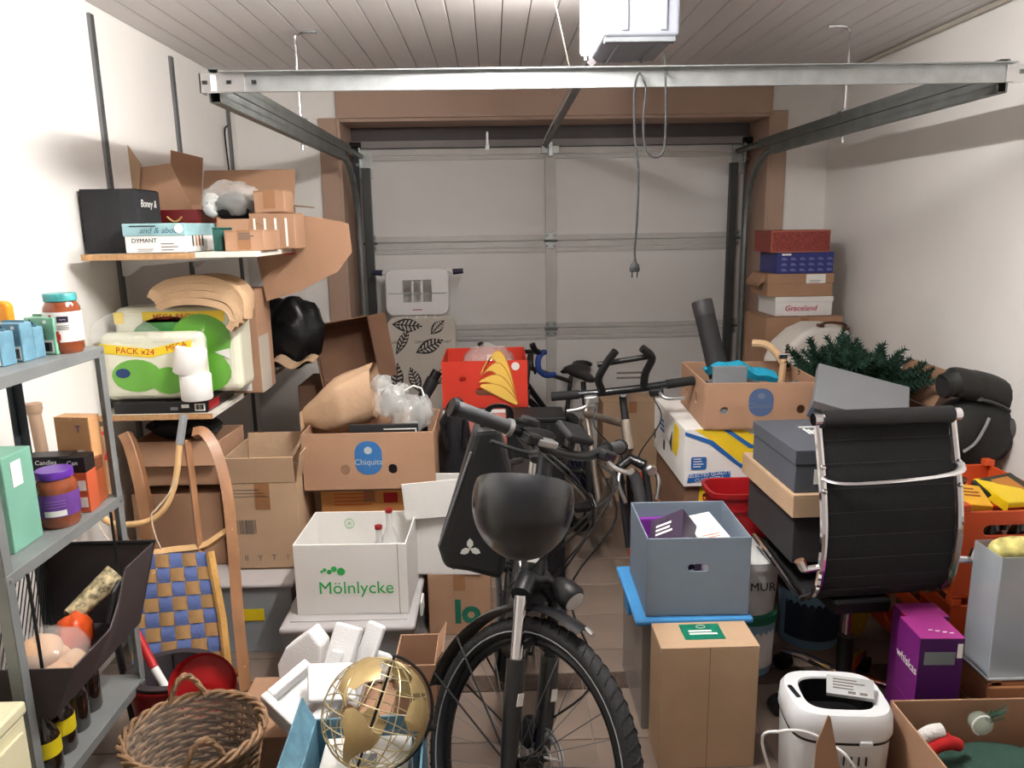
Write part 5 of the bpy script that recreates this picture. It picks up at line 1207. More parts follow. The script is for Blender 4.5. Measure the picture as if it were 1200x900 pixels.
# helmet hung upside down from the bar
HC = at(613, 590, y=1.60)
hl = thing('bicycle_helmet', 'black bicycle helmet hanging upside down from the handlebar', 'helmet', HC, (R(-38), R(4), R(-6)))
HM = mat('satin black helmet', (36, 38, 42), .28, var=.04, coat=.3)
def hel(u, v, k=1.0):
    a = 2*PI*v; th = R(8+u*98); lip = 1.0
    x = .115*math.sin(th)*math.cos(a)*k*lip; y = .125*math.sin(th)*math.sin(a)*k*lip; z = -.125*math.cos(th)*k + .006*u*math.cos(2*a)
    return (x, y, z)
b = B(); b.grid(16, 40, lambda u, v: hel(u, v), .0); b.lathe([(0, -.1255), (.0165, -.1237)], 40); b.build('shell', HM, hl, smooth=True, ang=80)
b = B(); b.grid(14, 36, lambda u, v: hel(u, v, .86)); b.lathe([(0, -.108), (.0145, -.1064)], 36); b.build('lining', mat('helmet lining', (28, 28, 30), .9), hl, smooth=True, ang=80)
b = B(); b.grid(1, 40, lambda u, v: Vector(hel(1, v)).lerp(Vector(hel(1, v, .86)), u)); b.build('rim', BLACK, hl)
for k, (a, th) in enumerate(((200, 78), (340, 80))):
    b = B(); p = Vector((.115*math.sin(R(th))*math.cos(R(a)), .125*math.sin(R(th))*math.sin(R(a)), -.105*math.cos(R(th)))); b.lathe([(.0, .003), (.011, .0)], 12, Matrix.Translation(p*1.0) @ p.to_track_quat('Z', 'Y').to_matrix().to_4x4()); b.build('vent', BLACK, hl)
for k in range(5): b = B(); a = R(240+k*20); b.box((.085*math.cos(a), .09*math.sin(a)+.03, .0), (.014, .012, .006), (0, 0, a)); b.build('pad', mat('dark red pad', (110, 50, 48), .8), hl)
for s in (-1, 1): b = B(); b.tube(smoothpath([(s*.09, .02, .02), (s*.06, .05, .07), (s*.02, .08, .10)], 4), .005, 5, flat=.4); b.build('strap', BLACK, hl, smooth=True)

# tall black pannier with three-petal mark
pp2 = [(556, 502), (584, 500), (600, 560), (598, 640), (588, 682), (548, 672), (520, 668), (513, 645), (530, 590)]
yp = 2.02
t = thing('bike_pannier', 'tall black pannier bag with white three petal mark', 'bag', (0, yp, 0))
q = [(at(a, c, y=yp).x, at(a, c, y=yp).z) for a, c in pp2]
PANM = mat('black tarpaulin', (34, 35, 38), .5, var=.06, bump=.15, bscale=12)
b = B(); b.prism(q, 0, .13, Matrix(((1, 0, 0, 0), (0, 0, 1, 0), (0, 1, 0, 0), (0, 0, 0, 1)))); b.build('bag', PANM, t, bevel=.022, seg=3)
lc = at(551, 643, y=yp)
for ang, L_ in ((90, .022), (205, .02), (-25, .02)):
    cx_, cz_ = lc.x+.016*math.cos(R(ang)), lc.z+.016*math.sin(R(ang)); ca, sa = math.cos(R(ang)), math.sin(R(ang))
    pet = [(cx_+a*ca*.016-w2*sa*.009, cz_+a*sa*.016+w2*ca*.009) for a, w2 in ((-1, 0), (-.3, 1), (.4, .9), (1, 0), (.4, -.9), (-.3, -1))]
    decal(t, 'reflective_petal', pet, PAPER, .0006)
b = B(); e0, e1 = at(514, 640, y=yp), at(552, 530, y=yp); b.tube([Vector((e0.x, 0, e0.z)), Vector((e1.x, 0, e1.z))], .004, 6); b.build('seam', GREY, t)
b = B(); e0, e1, e2 = at(566, 505, y=yp), at(574, 478, y=yp), at(598, 498, y=yp); b.tube(smoothpath([Vector((e0.x, .03, e0.z)), Vector((e1.x, .0, e1.z)), Vector((e1.x+.05, -.0, e1.z-.0)), Vector((e2.x, .03, e2.z))], 5), .012, 8, flat=.4); b.build('carry_strap', PANM, t, smooth=True)
b = B(); e0 = at(590, 560, y=yp); b.tube([(e0.x-.02, .1, e0.z), (e0.x+.06, .32, e0.z-.05)], .01, 6); b.build('hook_arm', BLACK, t)

# ---------------------------------------------------------------- silver mountain bike behind
hx_ = at(735, 500, y=3.3)
AX = Vector((0, math.sin(R(20)), math.cos(R(20)))); PV = Vector((0, .04, .33))
mb = thing('mountain_bicycle', 'silver framed mountain bicycle with upright bar horns facing the room', 'bicycle', (hx_.x+.03, 2.98, 0), (0, R(-1), R(11)))
ST = Matrix.Translation(PV) @ Matrix.Rotation(R(-16), 4, AX) @ Matrix.Translation(-PV)
wheel(mb, (0, 0, .33), .33, .05, ST, ns=20)
for s in (-1, 1): tubeM(mb, 'fork_leg', [(s*.055, 0, .33), onax(.33, s*.055, -.02)], .016, FRB, ST)
tubeM(mb, 'fork_crown', [onax(.33, -.055, -.02), onax(.36), onax(.33, .055, -.02)], .024, FRB, ST)
tubeM(mb, 'head_tube', [onax(.4), onax(.53)], .024, TITAN, None, 14)
tubeM(mb, 'stem', [onax(.53), onax(.63), onax(.66, 0, -.06)], .017, FRB, ST)
HB = onax(.675, 0, -.06)
tubeM(mb, 'handlebar', [hb(-.3, .03, .0), hb(-.08, 0, 0), hb(.08, 0, 0), hb(.3, .03, 0)], .0165, FRB, ST)
for s in (-1, 1):
    tubeM(mb, 'grip', [hb(s*.19, .015), hb(s*.31, .03)], .02, BLACKM, ST)
    tubeM(mb, 'bar_horn', smoothpath([hb(s*.09, -.01, .01), hb(s*.1, -.03, .07), hb(s*.06 if s < 0 else .13, -.06, .14), hb(s*.02 if s < 0 else .09, -.08, .19)], 4), .017, BLACK, ST)
    tubeM(mb, 'brake_lever', smoothpath([hb(s*.15, -.01, -.01), hb(s*.17, -.06, -.04), hb(s*.25, -.06, -.05)], 4), .008, ALU, ST)
    b = B(); b.box(tuple(hb(s*.14, -.015, -.02)), (.06, .04, .035)); b.build('shifter', BLACK if s > 0 else ALU, mb, bevel=.008).matrix_local = ST
    tubeM(mb, 'control_cable', smoothpath([hb(s*.12, -.03, -.03), hb(s*.14, -.1, -.12), hb(s*.05, -.08, -.25), onax(.35, s*.03)], 6), .003, BLACK, ST, 5)
tubeM(mb, 'horn_bridge', [hb(-.1, -.05, .135), hb(.12, -.05, .145)], .012, BLACK, ST)
b = B(); b.lathe([(0, -.03), (.018, -.025), (.026, .0), (.02, .012)], 14, _M(onax(.33, .055, -.09), (R(95), 0, 0))); b.build('headlight', ALU, mb, smooth=True)
tubeM(mb, 'down_tube', [onax(.41), (0, .58, .28)], .022, TITAN, None, 12); tubeM(mb, 'top_tube', [onax(.51), (0, .78, .72)], .018, TITAN, None, 12)
tubeM(mb, 'seat_tube', [(0, .58, .28), (0, .8, .76)], .017, TITAN, None, 12); tubeM(mb, 'seat_post', [(0, .8, .76), (0, .83, .88)], .0135, BLACK)
saddle(mb, (0, .82, .915))
for s in (-1, 1): tubeM(mb, 'chain_stay', [(s*.03, .58, .28), (s*.065, 1.03, .33)], .011, TITAN); tubeM(mb, 'seat_stay', [(s*.02, .79, .7), (s*.065, 1.03, .33)], .009, TITAN)
wheel(mb, (0, 1.03, .33), .33, .05, None, ns=20); crank(mb, (0, .58, .28), ALU, False)
tubeM(mb, 'front_brake', smoothpath([onax(.33, -.07, -.05), onax(.28, -.09, -.07), onax(.2, -.07, -.07)], 4), .009, ALU); tubeM(mb, 'front_brake', smoothpath([onax(.33, .07, -.05), onax(.28, .09, -.07), onax(.2, .07, -.07)], 4), .009, ALU)

# ---------------------------------------------------------------- road bike with blue tape, far back
rx_ = at(640, 450, y=4.12)
rbk = thing('road_bicycle', 'road bicycle with blue taped drop handlebar beside the red carton', 'bicycle', (.11, 4.4, 0), (0, R(-2), R(-36)))
AX = Vector((0, math.sin(R(17)), math.cos(R(17)))); PV = Vector((0, .04, .34)); ST = Matrix.Translation(PV) @ Matrix.Rotation(R(-8), 4, AX) @ Matrix.Translation(-PV)
wheel(rbk, (0, 0, .34), .34, .026, ST, ns=20)
for s in (-1, 1): tubeM(rbk, 'fork_blade', [(s*.05, 0, .34), onax(.36, s*.03, 0)], .011, FRB, ST)
tubeM(rbk, 'head_tube', [onax(.38), onax(.52)], .019, FRB); tubeM(rbk, 'stem', [onax(.52), onax(.6), onax(.61, 0, -.09)], .014, BLACK, ST)
HB = onax(.61, 0, -.09); BT = mat('blue bar tape', (38, 66, 138), .7, var=.06)
tubeM(rbk, 'handlebar', [hb(-.2), hb(.2)], .0135, BLACK, ST)
for s in (-1, 1):
    tubeM(rbk, 'taped_drop', smoothpath([hb(s*.19), hb(s*.21, -.05, .0), hb(s*.215, -.09, -.03), hb(s*.215, -.09, -.09), hb(s*.22, -.04, -.13), hb(s*.22, .04, -.14)], 5), .017, BT, ST)
    tubeM(rbk, 'brake_hood', smoothpath([hb(s*.21, -.07, .005), hb(s*.212, -.11, .03), hb(s*.212, -.13, .065)], 4), .018, BLACK, ST); tubeM(rbk, 'brake_lever', smoothpath([hb(s*.212, -.13, .02), hb(s*.212, -.14, -.05), hb(s*.212, -.12, -.11)], 4), .007, BLACK, ST)
tubeM(rbk, 'down_tube', [onax(.4), (0, .6, .28)], .019, FRB); tubeM(rbk, 'top_tube', [onax(.5), (0, .69, .64)], .015, FRB); tubeM(rbk, 'seat_tube', [(0, .58, .28), (0, .70, .67)], .015, FRB); tubeM(rbk, 'seat_post', [(0, .70, .66), (0, .72, .7)], .013, BLACK)
saddle(rbk, (0, .74, .72))

# ---------------------------------------------------------------- dark things between the bikes
t = thing('black_crate', 'black ribbed folding crate behind the e-bike bars', 'crate', (at(655, 520, y=3.5).x-.05, 3.4, .0))
BC = mat('black crate plastic', (24, 25, 27), .5, var=.08)
b = B(); b.bx(-.2, .06, -.1, .1, 0, .8); b.build('body', BC, t, bevel=.01)
for k in range(6): b = B(); b.bx(-.19+k*.042, -.175+k*.042, -.108, -.1, .05, .78); b.build('rib', BC, t, bevel=.002)
b = B(); b.bx(-.205, .065, -.11, .105, .8, .82); b.build('rim', BC, t, bevel=.004)
t = closed_box('tan_tall_carton', 'large tan carton standing behind the silver mountain bicycle', (at(742, 520, y=4.35).x, 4.5, 0), (.36, .24, at(742, 472, y=4.35).z), K_TAN)
lines(t, -.1, .08, .8, 2, .03, GREYPRINT, .12, 'f', h=.012)
p = at(752, 560, y=3.55); b = B(); b.lathe([(.05, 0), (.05, .004), (.045, .36), (.04, .42), (.02, .44), (0, .445)], 16, sx=1); b.build
tag(b.build('orange_cone', mat('orange plastic', (222, 84, 40), .45), None, (p.x+.0, 3.62, 0), smooth=True), 'orange plastic cylinder on the floor beside the mountain bicycle', 'cylinder')
b = B(); blob(b, (0, 0, .12), .13, 12, (.8, .6, 1.0), .08, 90); tag(b.build('blue_bag', mat('dark blue nylon bag', (34, 48, 78), .5, var=.15, bump=.3, bscale=25), None, (at(700, 515, y=4.5).x-.08, 4.62, .001+.0), smooth=True, ang=120), 'dark blue soft bag on the floor behind the mountain bicycle', 'bag')
# ================================================================ wire globe in a blue carton
GW = mat('gold wire', (206, 190, 150), .3, .7, var=.05); GPL = mat('brass plate', (196, 172, 122), .35, .55, var=.1, scale=9)
GC = at(440, 836, y=1.64); GR_ = .128
xa, xb = at(352, 880, y=1.62).x, -.2
BLUC = card('blue carton', (22, 70, 150), .04)
t = open_box('blue_carton', 'blue printed carton with open top holding the wire globe', ((xa+xb)/2, 1.64, 0), (xb-xa, .3, .40), BLUC, R(2), flaps=(('l', 24, .07), ('r', 4, .05)), inner=K_WHITE)
decal(t, 'inner_print', [(-.1, .12), (.12, .12), (.12, .36), (-.1, .36)], mat('pale blue print', (150, 176, 196), .6, var=.08), -.1435, 'f'); 
lines(t, -.09, .06, .08, 4, .014, PAPER, .15, 'f')
gl = thing('wire_globe', 'gold wire globe with brass continents sitting in the blue carton', 'globe', GC, (R(-18), R(24), R(10)))
def sp(lon, lat, r=GR_): return Vector((r*math.cos(R(lat))*math.cos(R(lon)), r*math.cos(R(lat))*math.sin(R(lon)), r*math.sin(R(lat))))
for k in range(9): b = B(); b.tube([sp(k*20, 360*i/56) for i in range(56)], .0016, 5, closed=True); b.build('meridian_wire', GW, gl, smooth=True)
for lat in range(-72, 73, 18): b = B(); b.tube([sp(360*i/56, lat) for i in range(56)], .0016, 5, closed=True); b.build('parallel_wire', GW, gl, smooth=True)
def cont(pts):
    cx_ = sum(p[0] for p in pts)/len(pts); cy_ = sum(p[1] for p in pts)/len(pts); n = len(pts)
    b = B(); b.grid(n, 5, lambda u, v: sp(cx_+(pts[int(round(u*n)) % n][0]-cx_)*(.02+.98*v), cy_+(pts[int(round(u*n)) % n][1]-cy_)*(.02+.98*v), GR_+.002), .0012); return b.build('continent', GPL, gl, smooth=True)
SA = [(-80, 8), (-72, 12), (-60, 9), (-50, 0), (-36, -6), (-40, -20), (-50, -28), (-58, -38), (-66, -52), (-74, -50), (-72, -32), (-71, -18), (-80, -5)]
NA = [(-160, 62), (-130, 70), (-95, 72), (-65, 58), (-58, 48), (-75, 38), (-81, 27), (-97, 26), (-90, 17), (-80, 9), (-105, 20), (-116, 32), (-125, 46), (-140, 58)]
AF = [(-16, 15), (-8, 32), (10, 36), (30, 31), (42, 12), (50, 10), (40, -14), (30, -30), (20, -34), (12, -16), (9, 3), (-8, 5)]
EU = [(-8, 40), (-4, 50), (8, 58), (20, 68), (45, 68), (70, 72), (100, 75), (140, 70), (160, 62), (135, 48), (122, 32), (106, 12), (92, 22), (78, 10), (68, 24), (52, 26), (36, 38), (20, 40)]
AU = [(114, -22), (130, -12), (142, -11), (152, -26), (146, -38), (132, -32), (116, -34)]
for q in (SA, NA, AF, EU, AU): cont([((a-150) % 360-180 if False else a-55, b_) for a, b_ in q])
b = B(); b.tube([sp(0, -90, GR_+.012), sp(0, 90, GR_+.012)], .0035, 8); b.build('axis_rod', BLACK, gl, smooth=True)
b = B(); b.tube([sp(0, 90-180*i/24, GR_+.012) for i in range(25)], .004, 6); b.build('half_ring', BLACK, gl, smooth=True)
b = B(); b.tube([sp(0, 0, GR_+.012), sp(0, 0, GR_+.03)], .008, 8); b.build('ring_knob', BLACK, gl)
t2 = thing('packing_block', 'grey packing block under the wire globe inside the blue carton', 'packing block', ((xa+xb)/2, 1.64, .0065), R(2))
b = B(); b.bx(-.11, .11, -.11, .11, 0, GC.z-GR_-.02); b.build('block', K_WHITE, t2, bevel=.006); b = B(); b.bx(-.03, .03, -.03, .03, GC.z-GR_-.0205, GC.z-GR_-.012); b.build('pad', GREY, t2)
# ================================================================ right of the aisle
# tall tan carton with green sticker
x0, x1, z0, z1 = fr(771, 757, 891, 908, 2.05)
w_, h_ = x1-x0, z1
t = thing('tan_carton', 'tall closed tan carton with green sticker on top', 'box', ((x0+x1)/2, 2.05+.075, 0))
b = B(); b.bx(-w_/2, w_/2, -.075, .075, 0, h_-.004); b.build('body', K_TAN, t, bevel=.003)
b = B(); b.bx(-w_/2, w_/2, -.075, .075, h_-.004, h_); b.build('flap', K_TAN, t, bevel=.0015)
b = B(); b.bx(-.0015, .0005, -.0757, -.0745, .0, h_); b.build('front_seam', K_DARK, t)
GRS = mat('green sticker', (12, 112, 86), .35, var=.02)
plate(t, 'green_sticker', -w_*.22, w_*.2, -.03, .06, GRS, 't', h_)
lines(t, -.045, .045, .012, 2, .016, PAPER, h_+.0013, 't', h=.009)
b = B(); b.tube([(-.0+.014*math.cos(2*PI*i/16), .043+.009*math.sin(2*PI*i/16), h_+.0016) for i in range(16)], .001, 4, closed=True); b.build('sticker_ring', PAPER, t)
# clear tub with blue lid
BLID = mat('blue lid', (70, 140, 196), .35, var=.03)
t = thing('blue_lid_tub', 'clear storage tub with bright blue lid under the grey box', 'storage box', (.63, 2.43, 0))
TB = mat('clear tub wall', (176, 168, 162), .2, var=.03, alpha=.55, spec=.6)
b = B(); b.bx(-.165, .165, -.185, .185, 0, .004); b.build('bottom', TB, t)
for (a, c, d, e) in ((-.167, .167, -.187, -.183), (-.167, .167, .183, .187), (-.169, -.165, -.183, .183), (.165, .169, -.183, .183)): b = B(); b.bx(a, c, d, e, .004, .385); b.build('wall', TB, t)
b = B(); b.bx(-.195, .19, -.205, .205, .386, .408); b.build('lid', BLID, t, bevel=.009, seg=3)
for k in range(5): b = B(); b.bx(-.14+k*.06, -.115+k*.06, -.18, .18, .408, .411); b.build('lid_rib', BLID, t, bevel=.001)
b = B(); b.box((-.186, 0, .36), (.014, .07, .05)); b.build('clip', BLID, t, bevel=.004)
b = B(); b.bx(-.14, .14, -.15, .15, 0, .25); tag(b.build('folded_blanket', mat('beige blanket', (150, 134, 118), .9, var=.15, scale=10), None, (.63, 2.43, .005), bevel=.04, seg=3), 'beige folded blanket inside the blue lidded tub', 'blanket')
# grey open box with boxes in it
GB_ = mat('blue grey board', (126, 140, 154), .6, var=.03)
x0, x1, z0, z1 = fr(758, 629, 882, 722, 2.245)
w_, h_ = x1-x0, z1-.4115
t = open_box('grey_board_box', 'open blue grey storage box with hand hole holding small packages', ((x0+x1)/2, 2.245+.165, .4115), (w_, .33, h_), GB_, R(-1), holes=(('f', 0, h_*.62, .034, .012),), th=.005, bevel=.0015)
bx0, bz = (x0+x1)/2, .4115+.007
t = closed_box('violet_game_box', 'dark violet game box with white print leaning in the grey box', (bx0-.03, 2.385, bz+.15), (.13, .2, .09), mat('dark violet card', (64, 52, 72), .35, var=.12), (R(24), R(-30), R(-28)), tape=None)
lines(t, -.04, .04, .05, 3, .02, PAPER, .09, 't', h=.01); plate(t, 'white_sticker', .03, .05, -.08, -.05, PAPER, 't', .09); lines(t, -.05, .0, -.04, 3, .012, GREYPRINT, .09, 't')
t = closed_box('white_flat_box', 'white flat box with orange print standing in the grey box', (bx0+.095, 2.43, bz+.05), (.1, .24, .17), WHITE, (R(6), R(-8), R(6)), tape=None)
lines(t, -.035, .03, -.03, 3, .016, mat('orange ink', (226, 110, 60), .6), .17, 't')
b = B(); b.bx(-.07, .07, -.07, .07, 0, .02); b.bx(-.07, .07, .05, .07, 0, .21); tag(b.build('purple_pouch', mat('purple felt', (122, 44, 150), .7), None, (bx0-.07, 2.5, bz), bevel=.006), 'bright purple pouch at the back of the grey box', 'pouch')

# banana cartons stack
def ylw(t, w_, d_, h_):
    pass
YB_ = mat('yellow carton print', (236, 200, 40), .6, var=.04); BB_ = mat('royal blue print', (34, 98, 168), .6, var=.03)
zs = at(830, 570, y=3.0).z
xL_, xR_ = at(802, 540, y=3.0).x, 1.24
wS = xR_-xL_; cS = (xL_+xR_)/2
closed_box('base_carton', 'brown carton at the bottom of the banana carton stack', (cS, 3.3, 0), (wS, .56, zs-.2405), K_DARK)
t = closed_box('dark_banana_carton', 'dark brown banana carton with yellow stripe under the printed one', (cS+.01, 3.3, zs-.24), (wS, .56, .24), K_DARK, tape=None)
decal(t, 'yellow_print', [(-wS*.4, 0), (wS*.1, 0), (wS*.3, .235), (-wS*.36, .235)], YB_, .28)
hS = at(830, 503, y=3.0).z-zs
t = closed_box('white_banana_carton', 'white banana carton printed CLASS EXTRA with yellow and blue sweep', (cS, 3.3, zs+.0005), (wS, .6, hS), K_WHITE, tape=None)
decal(t, 'yellow_sweep', [(-wS*.42, hS), (-wS*.2, hS*.72), (0, hS*.42), (wS*.2, hS*.22), (wS*.5, hS*.1), (wS*.5, hS*.7), (wS*.2, hS*.8), (0, hS)], YB_, .3)
for pts in ([(-.5, .96), (-.25, .8), (0, .4), (.25, .2), (.25, .14), (0, .33), (-.28, .74), (-.5, .9)], [(-.1, .98), (.1, .72), (.5, .6), (.5, .54), (.08, .66), (-.16, .98)]): decal(t, 'blue_sweep', [(a*wS, c*hS) for a, c in pts], BB_, .3012)
decal(t, 'blue_square', rrect(-wS*.44, -wS*.3, hS*.3, hS*.52, .008), BB_, .3012); lines(t, -wS*.42, -wS*.32, hS*.48, 4, .011, PAPER, .3024, 'f')
decal(t, 'blue_banner', [(-wS*.47, hS*.07), (-wS*.08, hS*.13), (-wS*.08, hS*.27), (-wS*.46, hS*.22)], BB_, .3012)
text(t, 'SELECTED QUALITY\nCLASS EXTRA', .02, PAPER, (-wS*.27, -.3028, hS*.172), (PI/2, R(-5), 0))
decal(t, 'yellow_print', [(.08, hS*.4), (.16, hS*.36), (.2, hS*.6), (.2, hS*.9), (.12, hS*.95)], YB_, wS/2+.0005, 'l')
decal(t, 'black_print', [(.04, hS*.5), (.07, hS*.35), (.08, hS*.72)], INK, wS/2+.0017, 'l')
for u in (.0, -.2): decal(t, 'hand_hole', rrect(u-.09, u-.06, hS*.2, hS*.4, .014), BLACK, wS/2+.0005, 'l')
lines(t, -.16, -.08, hS*.7, 3, .022, BB_, wS/2+.0005, 'l', h=.012)
zC = zs+hS+.001
x0, x1, z0, z1 = fr(829, 447, 968, 509, 2.98)
w_, h_, d_ = x1-x0, z1-zC, .5
t = open_box('banana_carton', 'open brown banana carton with dull blue emblem holding turquoise cloth', ((x0+x1)/2+.0, 2.98+d_/2, zC), (w_, d_, h_), K_BROWN, R(-3), holes=(('f', w_*.32, h_*.42, .016, .018), ('l', .08, h_*.5, .02, .025), ('l', -.1, h_*.4, .016, .02), ('f', -w_*.33, h_*.4, .016, .014)))
CHB = mat('dull blue emblem', (74, 96, 134), .6, var=.06); CHL = mat('dull emblem light', (104, 112, 134), .6)
banana_emblem(t, -.01, h_*.58, .05, h_*.3, d_/2)
cxx = (x0+x1)/2
b = B(); b.grid(16, 8, lambda u, v: (cxx-.18+u*.27, 3.1+v*.2, zC+h_+.005+.035*math.sin(PI*min(1, v*1.3+.1))+.02*math.sin(u*5)+.006*math.sin(u*17)), .03)
tag(b.build('turquoise_cloth', mat('turquoise cloth', (20, 146, 178), .85, var=.06, bump=.3, bscale=150), smooth=True), 'bright turquoise cloth folded on the open banana carton', 'cloth')
b = B(); b.grid(14, 6, lambda u, v: (cxx-.22+u*.38, 3.03+v*.14, zC+h_-.02+.018*math.sin(u*6)+.012*math.sin(v*5)), .04)
tag(b.build('patterned_cloth', mat('grey speckled cloth', (96, 104, 110), .8, var=.5, scale=90), smooth=True), 'grey speckled cloth under the turquoise cloth in the carton', 'cloth')
x0, x1, z0, z1 = fr(834, 428, 874, 448, 3.02)
b = B(); b.bx(x0, x1, 2.995, 3.02, zC+.01, z1); tag(b.build('grey_case', GREY, None, bevel=.004), 'grey flat case standing at the front of the cloth carton', 'case')
t = thing('wooden_brush', 'pale wooden brush with clasp sticking out behind turquoise cloth', 'brush', (0, 0, 0))
b = B(); e = [at(882, 402, y=3.35), at(898, 404, y=3.32), at(910, 414, y=3.3), at(918, 425, y=3.28)]; b.tube(smoothpath(e, 4), .017, 8); b.tube([e[-1], e[-1]+Vector((-.01, 0, -.14))], .015, 8); b.build('handle', mat('pale wood', (206, 170, 130), .6), t, smooth=True)
b = B(); b.box(tuple(e[2]+Vector((.02, -.02, -.01))), (.04, .02, .025)); b.build('clasp', CHROME, t, bevel=.004)
p0, p1 = at(838, 420, y=3.28), at(822, 352, y=3.34)
t = thing('black_tube', 'black cylindrical tube with cap standing in the banana carton', 'tube', (0, 0, 0))
BKT = mat('black tube fabric', (40, 38, 40), .7, var=.08)
d = (p1-p0); pb0 = p0-d*.62; b = B(); b.tube([pb0, p0.lerp(p1, .75)], .045, 18); b.build('body', BKT, t, smooth=True)
b = B(); b.tube([p0.lerp(p1, .75), p0.lerp(p1, .97), p1], [.0465, .0465, .042], 18); b.build('cap', mat('dark cap', (52, 50, 52), .5), t, smooth=True)

# shoe boxes stacked on a tall brown carton in the corner
t = closed_box('tall_brown_carton', 'tall brown carton in the corner carrying the shoe boxes', (1.76, 4.42, 0), (.44, .36, 1.135), K_BROWN)
yS = 4.28
def sb(label, px0, px1, v0, v1, m, zb, dpt=.28, lid=0, lidm=None, rot=0):
    x0, x1, z0, z1 = fr(px0, v0, px1, v1, yS); w = x1-x0; h = z1-zb
    return closed_box('shoe_box', label, ((x0+x1)/2, yS+dpt/2, zb), (w, dpt, h), m, rot, 'shoe boxes stacked in the corner', tape=None, lid=lid, lidm=lidm), w, h, zb+h+.0008
z = 1.1375
t, w, h, z = sb('white shoe box lettered Graceland at the bottom of the stack', 908, 976, 347, 369, WHITE, z, lid=.03); text(t, 'Graceland', .045, mat('magenta print', (200, 40, 90), .6), (-.02, -.1452, h*.4), shear=.25)
t, w, h, z = sb('plain brown shoe box with white address label', 899, 977, 320, 347, K_BROWN, z, lid=.055); plate(t, 'address_label', .03, .14, h-.055, h-.004, PAPER, 'f', .145); lines(t, .05, .12, h-.04, 2, .01, GREYPRINT, .146, 'f')
b = B(); b.prism([(0, 0), (-.04, -.05), (-.04, -.07), (0, -.04)], -.1, .1, _M((-w/2-.004, .0, h), (PI/2, 0, 0))); b.build('torn_flap', K_BROWN, t)
BLS = mat('dark blue shoe card', (48, 54, 122), .5, var=.06)
t, w, h, z = sb('dark blue shoe box with rows of small shoe drawings', 910, 978, 295, 320, BLS, z)
lines(t, -w*.42, -w*.18, h*.86, 1, .01, PAPER, .14, 'f', h=.01)
for r_ in range(3):
    for k in range(6): decal(t, 'shoe_print', [(-w*.42+k*w*.16, h*(.12+r_*.26)), (-w*.32+k*w*.16, h*(.12+r_*.26)), (-w*.32+k*w*.16, h*(.16+r_*.26)), (-w*.37+k*w*.16, h*(.25+r_*.26)), (-w*.42+k*w*.16, h*(.22+r_*.26))], mat('lilac shoe print', (110, 112, 170), .6), .14)
t, w, h, z = sb('brick red shoe box with fine woven pattern on top', 903, 974, 269, 294, mat('brick red card', (150, 66, 58), .6, var=.3, scale=120), z)
for (a, c, e, f) in ((-w/2, w/2, h-.008, h-.003), (-w/2, w/2, 0, .005), (-w/2, -w/2+.006, .005, h-.008)): plate(t, 'orange_edge', a, c, e, f, mat('orange edge', (180, 106, 80), .6), 'f', .14)

# cartons by the right wall: artificial tree, white case
hT = .84
t = open_box('tree_carton', 'open brown carton holding the artificial fir tree', (1.66, 3.42, 0), (.56, .4, hT), K_BROWN, R(-2), flaps=(('r', 25, .18),))
NEED = mat('fir needles', (40, 74, 58), .8, var=.25, scale=20)
tree = thing('artificial_tree', 'bushy dark green artificial fir branches in the brown carton', 'artificial tree', (1.64, 3.4, hT+.02))
tr = B(); tr.tube([(-.2, 0, .0), (.22, 0, .12)], .015, 8); tr.build('trunk', mat('green stem', (40, 60, 44), .8), tree)
rnd = random.Random(4)
for k in range(120):
    f = rnd.random(); base = Vector((-.2+.42*f, rnd.uniform(-.12, .1), .03+.1*(1-abs(f-.4)*2))); dirv = Vector((rnd.uniform(-.9, .9)+(f-.5)*.5, rnd.uniform(-1, .4), rnd.uniform(.1, 1.0))).normalized(); L_ = rnd.uniform(.13, .22)*(1.25 if k == 8 else 1)
    b = B(); n = 60
    for i in range(n):
        s = .12+.88*i/n; p = base+dirv*L_*s; u = dirv.orthogonal().normalized(); v = dirv.cross(u); a = i*2.4
        q = (u*math.cos(a)+v*math.sin(a))*.85+dirv*.55; q.normalize(); w = q.cross(dirv).normalized()*.0042; ln = .05*(1-.5*s)
        b.add([p-w, p+w, p+q*ln], [(0, 1, 2)]); b.add([p-w.cross(q), p+w.cross(q), p+q*ln], [(0, 1, 2)])
    b.tube([base, base+dirv*L_], .003, 4); b.build('fir_branch', NEED, tree)
closed_box('wall_carton', 'brown carton behind the fir tree under the white case', (1.62, 3.92, 0), (.5, .46, .9), K_BROWN)
cD = at(952, 395, y=3.85)
t = thing('white_case', 'white rounded case with brown leather handle', 'case', (cD.x-.01, 3.9, .9005), (0, R(8), R(8)))
WC = mat('cream leatherette', (216, 210, 202), .5, var=.02, bump=.1)
b = B(); b.prism([(-.2, 0), (.17, 0), (.17, .2), (.14, .245), (.08, .255), (-.02, .245), (-.1, .2), (-.17, .12)], -.11, .11, Matrix(((1, 0, 0, 0), (0, 0, 1, 0), (0, 1, 0, 0), (0, 0, 0, 1)))); b.build('body', WC, t, bevel=.03, seg=4, smooth=True)
BRL = mat('brown leather', (96, 62, 48), .5)
b = B(); b.tube(smoothpath([(-.02, -.09, .24), (.0, -.12, .262), (.08, -.12, .268), (.12, -.1, .255)], 4), .012, 6, flat=.5); hd = b.build('handle', BRL, t, smooth=True)
for x in (-.02, .12): b = B(); b.box((x, -.1, .243), (.03, .03, .016)); b.build('handle_tab', BRL, hd, bevel=.003)
b = B(); b.tube([(-.18, -.1, .13), (-.19, -.115, .08)], .006, 6); b.build('zip_pull', BRL, t)

